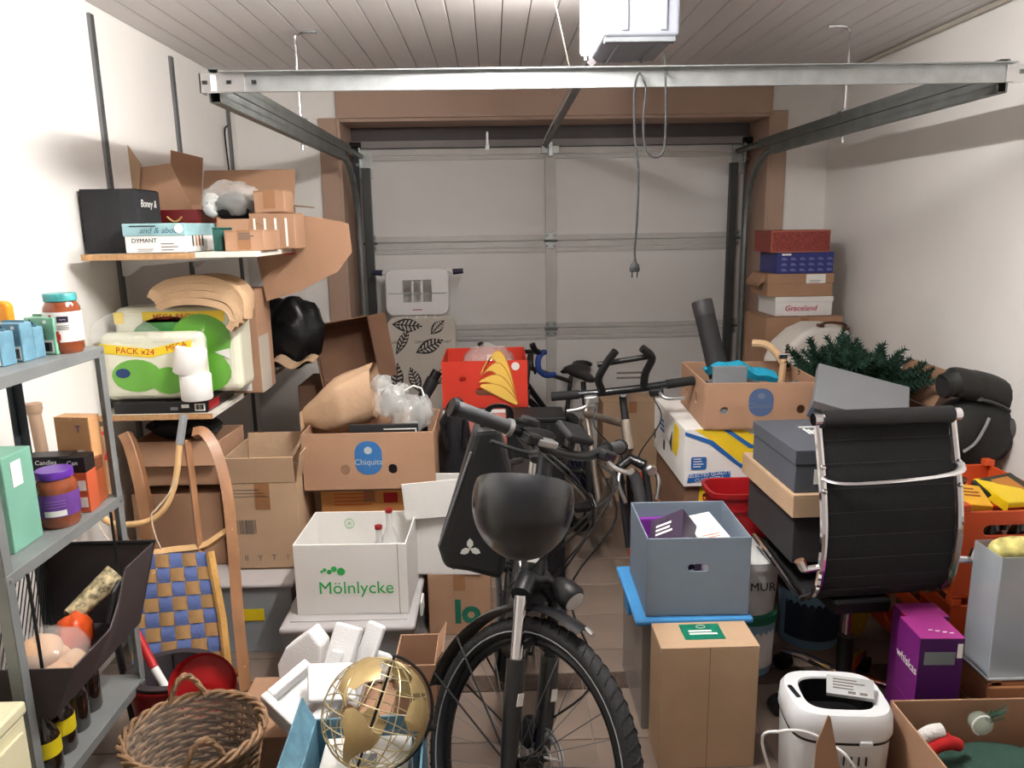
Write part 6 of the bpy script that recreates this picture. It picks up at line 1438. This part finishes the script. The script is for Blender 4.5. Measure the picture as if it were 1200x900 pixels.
# tilted grey box on a carton, in front of the fir tree
closed_box('support_carton', 'brown carton behind the office chair under the tilted grey box', (1.46, 3.06, 0), (.3, .24, .8), K_BROWN)
GS = mat('grey shoe card', (122, 124, 128), .6, var=.03)
cG = at(992, 460, y=2.95)
t = thing('grey_shoe_box', 'grey shoe box lying tilted with its lid ajar before the fir tree', 'shoe box', (cG.x+.035, 2.97, .885), (R(26), R(18), R(-20)))
b = B(); b.bx(-.17, .17, -.11, .11, 0, .1); b.build('body', mat('slate inner card', (92, 104, 118), .6), t, bevel=.003)
b = B(); b.bx(-.178, .178, -.118, .118, .085, .125); b.build('lid', GS, t, (.0, -.005, .004), (R(4), R(-3), R(3)), bevel=.003)
b = B(); b.bx(.12, .135, -.119, -.117, .04, .1); b.build('white_edge', PAPER, t)

# tall red bin
t = thing('red_bin', 'tall dark red plastic bin between grey box and banana cartons', 'bin', (.965, 2.86, 0))
hR = at(860, 584, y=2.72).z
b = B(); b.lathe([(.0, .004), (.095, .004), (.1, 0), (.125, hR-.02), (.138, hR-.02), (.14, hR), (.128, hR), (.12, hR-.02), (.096, .012), (0, .012)], 32, power=.45, caps=False, sx=1.0, sy=.75); b.build('body', mat('dark red bin', (158, 22, 28), .4, var=.03), t, smooth=True, ang=50)
b = B(); b.lathe([(.131, hR-.07), (.1335, hR-.075), (.1335, hR-.06)], 32, power=.45, caps=False, sx=1.0, sy=.75); b.build('band', mat('dark red bin', (158, 22, 28), .4), t, smooth=True)

# paint buckets
def pbucket(label, loc, r, h, m, lidm, txt=None, labm=None):
    t = thing('paint_bucket', label, 'bucket', loc, 0, None)
    b = B(); b.lathe([(r*.9, 0), (r, h-.03), (r*1.03, h-.03), (r*1.03, h-.02)], 28); b.build('pail', m, t, smooth=True)
    b = B(); b.lathe([(r*1.04, h-.035), (r*1.05, h-.005), (r*.98, h), (0, h)], 28, caps=False); b.build('lid', lidm, t, smooth=True)
    if labm: wrap(t, r*.97, h*.15, h*.75, labm, 200, 320)
    if txt: text(t, txt, .045, INK, (.0, -r*.99-.002, h*.55), FR)
    b = B(); b.tube([(-r*1.02+2.04*r*i/12, -.01-r*.3*math.sin(PI*i/12), h*.82-.04*math.sin(PI*i/12)) for i in range(13)], .003, 5); b.build('bail', STEEL, t, smooth=True)
    return t
PBW = mat('white pail', (206, 208, 206), .4, var=.03); PBB = mat('pale blue pail', (130, 170, 196), .4, var=.06); GRL = mat('green lid', (30, 110, 84), .4)
pbucket('pale blue paint bucket with green lid at the bottom beside the tan carton', (.93, 2.62, 0), .112, .25, PBB, GRL, None, PAPER)
pbucket('white paint bucket lettered MUR on the blue bucket', (.93, 2.62, .2505), .112, .215, PBW, PBW, 'R MUR')
pbucket('pale blue paint bucket behind the chair column with dark lid', (1.255, 2.8, 0), .125, .27, PBB, BLACK, None, mat('navy label', (40, 52, 74), .5))
b = B(); b.bx(-.06, .06, -.03, .03, 0, .05); tag(b.build('sponge', mat('green white sponge', (150, 176, 150), .9, var=.2, scale=8), None, (1.245, 2.77, .271), bevel=.01), 'pale green sponge lying on the dark lidded bucket', 'sponge')
# ---------------------------------------------------------------- office chair seen from behind
CX, CY = 1.205, 2.19
ch = thing('office_chair', 'black ribbed office chair with chrome frame seen from behind', 'chair', (CX, CY, 0), R(4))
MESH = mat('black chair mesh', (16, 16, 19), .8, var=.06, bump=.3, bscale=260)
hw = .205
prof = [(.46, .075), (.52, -.005), (.6, -.03), (.72, -.035), (.84, -.015), (.96, .02), (1.07, .055)]     # z, y of the back
pr = smoothpath([(0, y, z) for z, y in prof], 6)
NP = len(pr)-1
b = B(); b.grid(4, NP*3, lambda u, v: Vector((-hw+u*2*hw, 0, 0)) + pr[min(NP, int(v*NP))].lerp(pr[min(NP, int(v*NP)+1)], v*NP-int(v*NP)) + Vector((0, -.0015*abs(math.sin(v*10*PI)), 0)), .012); b.build('backrest', MESH, ch, smooth=True)
for k in range(1, 10):
    i = k/10*NP; p = pr[int(i)].lerp(pr[min(NP, int(i)+1)], i-int(i)); b = B(); b.tube([p+Vector((-hw, -.005, 0)), p+Vector((hw, -.005, 0))], .0016, 6); b.build('stitched_rib', BLACKM, ch, smooth=True)
b = B(); b.tube([pr[-1]+Vector((-hw-.005, -.012, .0)), pr[-1]+Vector((hw+.005, -.012, 0))], .027, 16); b.build('top_roll', mat('black leather edge', (26, 26, 29), .45, var=.06), ch, smooth=True)
for s in (-1, 1):
    path = [p+Vector((s*(hw+.014), 0, 0)) for p in pr]; path = smoothpath([(s*(hw+.014), .46, .515), (s*(hw+.014), .25, .485), (s*(hw+.014), .11, .46)], 4)[:-1] + path
    b = B(); b.tube(path, .0125, 8, flat=.9); b.build('side_rail', CHROME, ch, smooth=True)
    p = pr[-1]; b = B(); b.tube([p+Vector((s*(hw+.0), -.012, 0)), p+Vector((s*(hw+.032), -.012, 0))], .02, 12); b.build('rail_cap', CHROME, ch, smooth=True)
    b = B(); b.tube([(s*(hw+.01), -.03, .62), (s*(hw+.07), -.035, .615)], .011, 8); b.tube([(s*(hw+.07), -.035, .615), (s*(hw+.085), -.03, .645)], [.014, .016], 8); b.build('arm_bracket', CHROME, ch, smooth=True)
    for zz in (.86, .93): b = B(); b.lathe([(.009, 0), (.007, .006), (0, .008)], 10, _M((s*(hw+.014), -.02+(zz-.86)*.25, zz), (PI/2, 0, 0))); b.build('bolt', CHROME, ch, smooth=True)
b = B(); b.tube(smoothpath([(-hw-.012, -.01, .90), (-hw+.03, -.05, .895), (0, -.06, .90), (hw-.03, -.05, .912), (hw+.012, -.005, .925)], 6), .017, 8, flat=.45); b.build('back_brace', CHROME, ch, smooth=True)
b = B(); b.grid(6, 10, lambda u, v: (-hw+u*2*hw, .09+v*.37, .465+.04*v+.012*abs(math.sin(v*8*PI))), .02); b.build('seat', MESH, ch, smooth=True)
b = B(); b.box((0, .2, .41), (.2, .24, .05)); b.build('seat_mechanism', BLACK, ch, bevel=.01)
b = B(); b.tube([(0, .17, .08), (0, .17, .26)], .028, 14); b.build('gas_sleeve', BLACK, ch, smooth=True)
b = B(); b.tube([(0, .17, .25), (0, .17, .4)], .015, 12); b.build('gas_column', CHROME, ch, smooth=True)
b = B(); b.lathe([(.045, .06), (.05, .075), (.045, .115), (.03, .125)], 18, _M((0, .17, 0))); b.build('base_hub', CHROME, ch, smooth=True)
for k in range(5):
    a = R(44+72*k); d = Vector((math.cos(a), math.sin(a), 0)); c = Vector((0, .17, 0))
    b = B(); b.tube([c+d*.035+Vector((0, 0, .1)), c+d*.16+Vector((0, 0, .095)), c+d*.255+Vector((0, 0, .072))], [.022, .018, .013], 8, flat=.7); arm = b.build('base_arm', CHROME, ch, smooth=True)
    b = B(); q = c+d*.25; b.tube([q+Vector((-d.y*.022, d.x*.022, .03)), q-Vector((-d.y*.022, d.x*.022, -.03))], .03, 14); b.tube([q+Vector((0, 0, .03)), q+Vector((0, 0, .07))], .008, 8); b.build('caster', BLACK, arm, smooth=True)
# boxes on the chair seat
t = closed_box('black_flat_box', 'charcoal box on the chair seat at the bottom of the shoe box pile', (1.11, 2.52, .555), (.3, .42, .165), mat('charcoal card', (52, 50, 52), .6), R(1), tape=None)
x0n = at(944, 590, y=2.28)
t = closed_box('tan_shoe_box', 'plain tan box between charcoal box and slate shoe box', (.945+.135, 2.53, .7215), (.27, .48, .078), K_TAN, R(1), tape=None)
SLT = mat('slate shoe card', (78, 82, 90), .6, var=.04)
t = closed_box('slate_shoe_box', 'slate grey shoe box with white logo on top of the tan box', (.955+.12, 2.50, .8005), (.24, .38, .145), SLT, R(1), lid=.05)
for k in range(4): decal(t, 'logo_stripe', [(.0+k*.012, .02-.03), (.008+k*.012, .02-.03), (.012+k*.012, .06-.012*k), (.004+k*.012, .06-.012*k)], PAPER, .1455, 't')
lines(t, .0, .08, .075, 1, .01, PAPER, .1455, 't', h=.01); plate(t, 'size_label', -.06, -.02, .03, .08, PAPER, 'f', .195)
b = B(); b.bx(-.02, .02, -.192, -.191, .03, .08); 

# ---------------------------------------------------------------- orange folding crates by the right wall
ORC = mat('orange crate plastic', (216, 86, 40), .45, var=.05)
yO = 2.34; x0, x1, z0, z1 = fr(1113, 592, 1200, 722, yO)
def crate(label, loc, w, d, h):
    t = thing('folding_crate', label, 'crate', loc, 0, 'orange folding crates by the right wall')
    b = B(); b.bx(-w/2, w/2, -d/2, d/2, 0, .012); b.build('bottom', ORC, t)
    for (nm, L_, loc2, rz) in (('end_panel', w, (0, -d/2, 0), 0), ('end_panel', w, (0, d/2-.012, 0), 0), ('side_panel', d-.03, (-w/2+.012, 0, 0), PI/2), ('side_panel', d-.03, (w/2, 0, 0), PI/2)):
        b = B(); b.bx(-L_/2, L_/2, 0, .012, .012, h); o = b.build(nm, ORC, t, loc2, (0, 0, rz))
        cs = []
        for (u0, u1, v0, v1) in ((-.3, .3, .72, .84), (-.36, -.04, .14, .56), (.04, .36, .14, .56)):
            c = B(); c.prism(rrect(u0*L_, u1*L_, v0*h, v1*h, min(.025, (v1-v0)*h*.48)), -.1, .1, _M((0, 0, 0), (PI/2, 0, 0))); cs.append(c.build('cut', ORC, t, loc2, (0, 0, rz)))
        bools(o, cs)
        bv = o.modifiers.new('bevel', 'BEVEL'); bv.width = .003; bv.segments = 1; bv.limit_method = 'ANGLE'
    for sx in (-1, 1):
        for sy in (-1, 1): b = B(); b.bx(*sorted((sx*w/2, sx*(w/2-.035))), *sorted((sy*(d/2+.001), sy*(d/2-.035))), h, h+.025); b.build('stacking_lug', ORC, t, bevel=.003)
    return t
wC, dC, hC = .42, .5, .31
xc = x0+wC/2; zc2 = z1-hC-.02
crate('orange folding crate full of dark bottles below the black gear', (xc, yO+dC/2, zc2), wC, dC, hC)
crate('orange folding crate at the bottom under the bottle crate', (xc, yO+dC/2, zc2-hC-.03), wC, dC, hC)
BOTB = mat('black glass', (22, 18, 18), .06, var=.05, coat=.8)
for k, (dx, dy) in enumerate(((-.13, -.16), (-.04, -.17), (.06, -.16), (-.14, -.04), (-.04, -.06), (.07, -.04), (.14, .08))):
    bottle((xc+dx, yO+dC/2+dy, zc2+.0125), .037, .29, BOTB, (PAPER if k % 2 else mat('tan bottle label', (196, 150, 96), .6)), RED if k % 2 else BLACK, 'dark_bottle', 'dark glass bottle standing in the orange bottle crate', 'dark bottles in the orange crate')
YP = mat('yellow food packet', (236, 176, 40), .4, var=.1)
pY = at(1137, 566, y=2.42)
t = thing('biscuit_box', 'yellow biscuit packet with brown biscuit picture on the crate bottles', 'packet', (pY.x, 2.46, zc2+.30), (R(16), R(4), R(-8)))
b = B(); b.bx(-.075, .075, -.06, .06, 0, .035); b.build('body', YP, t, bevel=.003); decal(t, 'biscuit_print', ell(-.03, 0, .022, .026), mat('brown biscuit', (94, 52, 30), .6), .0355, 't'); lines(t, .0, .06, .03, 3, .02, mat('brown ink2', (150, 80, 40), .6), .0355, 't', h=.008)
plate(t, 'green_corner', -.07, -.03, .03, .055, mat('lime print', (160, 190, 40), .5), 't', .035)
t = thing('food_packet', 'dark packet with orange window behind the yellow biscuit packet', 'packet', (pY.x+.17, 2.5, zc2+.30), (R(14), R(-6), R(10)))
b = B(); b.bx(-.08, .08, -.06, .06, 0, .05); b.build('body', mat('dark green packet', (44, 48, 36), .5), t, bevel=.004); plate(t, 'orange_window', -.02, .05, -.04, .04, mat('amber window', (190, 120, 40), .4), 't', .05)
pl_ = at(1196, 596, y=2.35)
t = thing('yellow_packet', 'bright yellow packet on the rim of the bottle crate', 'packet', (pl_.x+.02, 2.46, zc2+.305), (R(8), 0, R(4)))
b = B(); b.bx(-.06, .06, -.09, .09, 0, .04); b.build('body', mat('bright yellow packet', (240, 206, 30), .4), t, bevel=.004); plate(t, 'red_stripe', -.06, .06, .012, .02, RED, 'f', .09)
pg = at(1092, 590, y=2.36)
b = B(); b.bx(-.03, .03, -.008, .008, 0, .12); tag(b.build('grey_folder', GREY, None, (pg.x, 2.62, .66), (0, R(22), R(20))), 'grey folder corner behind the chair rail', 'folder')
# black gear on a stack by the wall
closed_box('wall_side_carton', 'brown carton by the right wall under the black padded bag', (1.86, 3.02, 0), (.42, .3, .62), K_BROWN)
GEAR = mat('black padded nylon', (32, 33, 32), .6, var=.12, bump=.3, bscale=30)
cgr = at(1158, 520, y=2.85)
t = thing('black_bag', 'black padded bag with grey zip by the right wall', 'bag', (cgr.x+.02, 3.0, .6215))
b = B(); blob(b, (0, 0, .17), .19, 18, (1.0, .6, .86), .05, 61, 1.8); b.build('body', GEAR, t, smooth=True, ang=90)
b = B(); b.tube(smoothpath([(-.09, -.11, .12), (-.05, -.118, .16), (-.02, -.118, .22), (-.0, -.11, .26)], 4), .006, 6); b.build('zip', mat('grey zip', (150, 152, 152), .4), t, smooth=True)
b = B(); blob(b, (-.14, -.09, .06), .045, 10, (1, 1, 1), .03, 5); b.build('side_pocket', mat('dark blue nylon', (52, 58, 70), .5), t, smooth=True, ang=90)
b = B(); blob(b, (.15, -.06, .2), .06, 10, (1, .6, .8), .03, 6); b.build('grey_patch', mat('dark grey patch', (84, 84, 84), .7), t, smooth=True, ang=90)
t = thing('black_boot', 'black padded boot with grey sole strip lying on the black bag', 'boot', (cgr.x-.01, 3.0, 1.085))
e = [at(1107, 452, y=2.95), at(1120, 448, y=2.95), at(1140, 452, y=2.97), at(1160, 458, y=3.0), at(1178, 470, y=3.02), at(1184, 486, y=3.02), at(1182, 500, y=3.0)]
e = [p-Vector(t.location) for p in e]
b = B(); b.tube(smoothpath(e, 5), [.05]*4+[.062]*6+[.066]*8+[.064]*6+[.055]*7, 14); b.build('shaft', GEAR, t, smooth=True)
b = B(); b.tube(smoothpath([p+Vector((.0, -.05, -.045)) for p in e[2:6]], 4), .018, 8, flat=.5); b.build('grey_strip', mat('dark grey patch', (84, 84, 84), .7), t, smooth=True)
b = B(); b.tube([e[0]+Vector((.006, 0, 0)), e[0]+Vector((-.01, 0, 0))], [.053, .049], 14); b.build('cuff', BLACKM, t, smooth=True)
b = B(); b.box(tuple(e[3]+Vector((-.03, -.01, .066))), (.03, .02, .012)); b.build('brass_tab', mat('dull brass', (120, 100, 40), .5), t, bevel=.004)

# ---------------------------------------------------------------- translucent bin, plank crate, purple boxes, yellow bag
xT = at(1147, 700, y=2.02).x+.05
t = thing('plank_crate', 'low wooden plank crate under the translucent bin', 'wooden crate', (xT+.21, 2.15, 0))
PLK = mat('crate wood', (166, 112, 74), .7, var=.12, scale=5, stretch=(.5, 3, 3))
for k in range(3): b = B(); b.bx(-.2, .2, -.14, -.128, .01+k*.095, .085+k*.095); b.build('plank', PLK, t, bevel=.002); b = B(); b.bx(-.2, .2, .128, .14, .01+k*.095, .085+k*.095); b.build('plank', PLK, t, bevel=.002)
for k in range(3): b = B(); b.bx(-.2, -.188, -.127, .127, .01+k*.095, .085+k*.095); b.build('plank', PLK, t, bevel=.002)
for sx in (-1, 1):
    for sy in (-1, 1): b = B(); b.box((sx*.172, sy*.112, .145), (.03, .03, .29)); b.build('corner_post', PLK, t)
b = B(); b.bx(-.2, .2, -.127, .127, .275, .285); b.build('top_board', PLK, t)
zt_ = .2915
t = open_box('translucent_bin', 'milky translucent plastic bin holding a purple towel and yellow packet', (xT+.19, 2.09, zt_), (.36, .13, at(1150, 655, y=2.02).z-zt_), mat('milky bin plastic', (200, 210, 218), .3, var=.03, alpha=.4), 0, th=.003, cat='bin')
b = B(); b.bx(-.183, .183, -.068, .068, .0, .008); o = b.build('rim', mat('milky bin rim', (206, 212, 216), .35), t, (0, 0, 0), bevel=.002)
b = B(); b.tube([(-.13, 0, .07), (.13, .01, .075)], .05, 16); tag(b.build('purple_towel', mat('grey purple towel', (96, 84, 122), .9, var=.1, bump=.3, bscale=200), None, (xT+.19, 2.09, zt_+.012), smooth=True), 'rolled grey purple towel inside the translucent bin', 'towel')
b = B(); blob(b, (0, 0, .05), .055, 10, (1.5, .8, .7), .06, 71); tag(b.build('pasta_bag', mat('pale yellow packet', (222, 212, 130), .35, var=.3, scale=25), None, (xT+.1, 2.1, at(1150, 655, y=2.02).z-.06), smooth=True, ang=90), 'pale yellow packet on top in the translucent bin', 'packet')
b = B(); blob(b, (0, 0, .03), .045, 10, (1.3, 1, .7), .03, 72); tag(b.build('brown_ball', mat('dark brown leather', (64, 40, 30), .4), None, (xT+.2, 2.09, at(1150, 655, y=2.02).z-.05), smooth=True, ang=90), 'dark brown rounded pouch beside the pale yellow packet', 'pouch')
PURP = mat('purple box card', (120, 34, 120), .35, var=.08); PURD = mat('deep purple card', (74, 26, 92), .35, var=.06); MAG = mat('magenta card', (170, 60, 140), .35, var=.05)
def pbox(label, loc, w, d, h, rz):
    t = thing('purple_box', label, 'box', loc, rz, None)
    b = B(); b.bx(-w/2, w/2, -d/2, d/2, 0, h-.002); b.build('body', PURD, t, bevel=.002)
    plate(t, 'magenta_top', -w/2, w/2, -d/2, d/2, MAG, 't', h-.002, .002)
    plate(t, 'magenta_side', -d/2, d/2, 0, h-.002, PURP, 'l', w/2); plate(t, 'red_side', -d/2, -d/2+.04, .0, h-.002, mat('red purple card', (170, 30, 70), .4), 'l', w/2+.0012)
    return t
x0, x1, z0, z1 = fr(1097, 748, 1150, 815, 2.0)
xp0, xp1 = x0, min(x1, xT-.012)
t = pbox('purple product box at the bottom behind the christmas carton', (1.31, 2.07, 0), .13, .13, .22, R(-3))
t = pbox('purple product box with vertical white lettering standing on another', (1.31, 2.07, .2205), .13, .13, z1-.2205, R(-3)); hP = z1-.2205
text(t, 'whiskas', .04, PAPER, (-.0672, .0, hP*.5), (PI/2, R(0), -PI/2)); t.children[-1].rotation_euler = (PI/2, R(-90), -PI/2)
plate(t, 'clear_window', -.05, .04, hP*.62, hP*.8, mat('window grey', (120, 126, 128), .2), 'f', .065); plate(t, 'white_tag', .045, .06, hP*.72, hP*.92, PAPER, 'f', .065)
for k in range(4): decal(t, 'white_mark', [(-.02+k*.018, -.02-k*.006), (-.008+k*.018, -.02-k*.006), (-.008+k*.018, -.016-k*.006), (-.02+k*.018, -.016-k*.006)], PAPER, hP+.0005, 't')
zq = at(1100, 692, y=2.22).z
t = pbox('tall purple carton with two white picture labels behind the smaller boxes', (1.345, 2.19, 0), .13, .09, zq-.05, 0); zq -= .05
for u in (-.045, .03): plate(t, 'picture_label', u-.02, u+.035, zq-.1, zq-.02, PAPER, 'f', .045); decal(t, 'label_picture', ell(u+.008, zq-.06, .012, .018, 10), mat('grey beige print', (170, 160, 150), .6), .0465)
b = B(); blob(b, (0, 0, .24), .12, 12, (.42, .6, 2.0), .06, 81, 2); tag(b.build('yellow_bag', mat('mustard bag', (190, 152, 20), .6, var=.1, bump=.2), None, (1.43, 2.76, .005), smooth=True, ang=90), 'mustard yellow bag standing behind the chair base', 'bag')

# ---------------------------------------------------------------- white bread machine with black cavity
t = thing('bread_machine', 'white bread machine with black open pan and side slot', 'appliance', (.955, 1.925, 0), R(-6))
WA = mat('white appliance plastic', (226, 228, 230), .35, var=.02)
hA = .335; r_ = .142
b = B(); b.lathe([(r_*.9, 0), (r_*.93, .006), (r_*.98, hA*.74)], 40, power=.55, sx=1.0, sy=.82); b.build('body', WA, t, smooth=True, ang=50)
b = B(); b.lathe([(r_*.985, hA*.742), (r_*.985, hA*.765)], 40, power=.55, sx=1, sy=.82); b.build('black_gap', BLACK, t, smooth=True)
b = B(); b.lathe([(r_*.99, hA*.767), (r_*1.02, hA*.80), (r_*1.0, hA*.95), (r_*.93, hA), (r_*.68, hA), (r_*.66, hA-.006)], 40, power=.55, sx=1, sy=.82, caps=False); b.build('lid', WA, t, smooth=True, ang=50)
b = B(); b.lathe([(.66*r_, hA-.005), (.62*r_, hA*.6), (0, hA*.58)], 40, power=.6, sx=1, sy=.82, caps=False); b.build('pan', mat('black pan', (18, 18, 19), .3), t, smooth=True)
b = B(); b.prism(rrect(-.007, .007, -.03, .03, .006), hA-.002, hA+.0015, _M((-r_*.81, -.0, 0), (0, 0, R(12)))); b.build('side_slot', BLACK, t)
b = B(); b.box((.05, -r_*.83, hA*.77), (.034, .012, .016)); b.build('latch', WA, t, bevel=.003)
for k in range(6): b = B(); b.box((-.045+k*.02, -r_*.80, hA*.60), (.003, .008, .026)); b.build('vent_slit', BLACK, t)
t = thing('instruction_card', 'small grey instruction card lying across the bread machine', 'card', (.995, 1.92, hA+.012), (R(14), R(-4), R(-24)))
b = B(); b.bx(-.062, .062, -.035, .035, 0, .012); b.build('card', mat('grey card', (176, 178, 178), .4), t, bevel=.001); lines(t, -.045, .04, .02, 4, .011, GREYPRINT, .0122, 't')
for u in (-.005, .025): plate(t, 'printed_block', u, u+.02, -.028, -.02, GREYPRINT, 't', .0122)
CBL = mat('white cable', (226, 226, 226), .4, var=0)
pts = [Vector((.80, 1.84, .01)), at(893, 870, y=1.78), at(915, 857, y=1.765), at(945, 858, y=1.76), at(975, 873, y=1.75), at(1000, 897, y=1.72), Vector((1.03, 1.7, .06))]
b = B(); b.tube(smoothpath(pts, 6), .004, 8); tag(b.build('white_cable', CBL, smooth=True), 'white mains cable curling before the bread machine', 'cable')
# torn brown paper in front
t = open_box('torn_carton', 'torn low brown carton in front of the bread machine', (.97, 1.62, 0), (.16, .14, .16), K_TAN, R(8), flaps=(('l', 12, .09), ('b', 8, .05)))
b = B(); e0, e1 = at(973, 842, y=1.69), at(957, 900, y=1.69); b.prism([(e0.x, e0.z), (e0.x+.006, e0.z-.005), (at(990, 900, y=1.69).x, e1.z-.04), (e1.x, e1.z-.04), (at(959, 875, y=1.69).x, at(959, 875, y=1.69).z)], -.002, .002, Matrix(((1, 0, 0, 0), (0, 0, 1, 1.703), (0, 1, 0, 0), (0, 0, 0, 1)))); b.build
o = b.build('cardboard_scrap', K_BROWN); tag(o, 'pointed brown cardboard scrap standing before the bread machine', 'cardboard')
# christmas carton
t = open_box('christmas_carton', 'open brown carton with christmas things in the near right corner', (1.34, 1.72, 0), (.44, .42, .30), K_BROWN, R(-1))
b = B(); b.grid(12, 10, lambda u, v: (1.2+u*.34, 1.56+v*.3, .2+.06*math.sin(PI*u)*math.sin(PI*v)+.012*math.sin(u*9+v*4)), .03)
tag(b.build('green_felt', mat('dark green felt', (44, 72, 62), .95, var=.06, bump=.3, bscale=120), smooth=True), 'dark green felt cloth filling the christmas carton', 'cloth')
t = thing('santa_hat', 'red santa hat with white trim in the christmas carton', 'hat', (at(1105, 845, y=1.8).x, 1.82, .24))
b = B(); b.tube(smoothpath([(-.055, -.01, .02), (-.03, -.02, .05), (.0, -.02, .055)], 4), .02, 10); b.build('white_trim', mat('white plush', (226, 222, 218), .95, bump=.5, bscale=120), t, smooth=True)
b = B(); b.tube(smoothpath([(-.035, -.03, .01), (.0, -.03, .03), (.05, -.02, .01)], 4), [.022]*3+[.024]*3+[.018]*3, 10); b.build('red_cap', mat('red plush', (190, 34, 34), .9), t, smooth=True)
t = thing('glass_bauble', 'clear christmas bauble with fir sprig in the christmas carton', 'bauble', (at(1150, 838, y=1.86).x, 1.86, .27))
b = B(); b.lathe([(0, -.03), (.02, -.024), (.032, -.004), (.03, .014), (.016, .028), (.006, .032)], 20); b.build('glass', mat('bauble glass', (190, 206, 190), .05, alpha=.35), t, smooth=True)
b = B(); b.tube([(.03*math.cos(a), -.012, .03*math.sin(a)) for a in [R(60+24*i) for i in range(9)]], .003, 6); b.build('white_cord', PAPER, t, smooth=True)
for k in range(14): b = B(); a = k*.5; b.tube([(.02+.008*math.cos(a), 0, .0+.002*k), (.05+.02*math.cos(a), .02*math.sin(a), .015+.003*k)], .002, 4); b.build('sprig_needle', NEED, t)
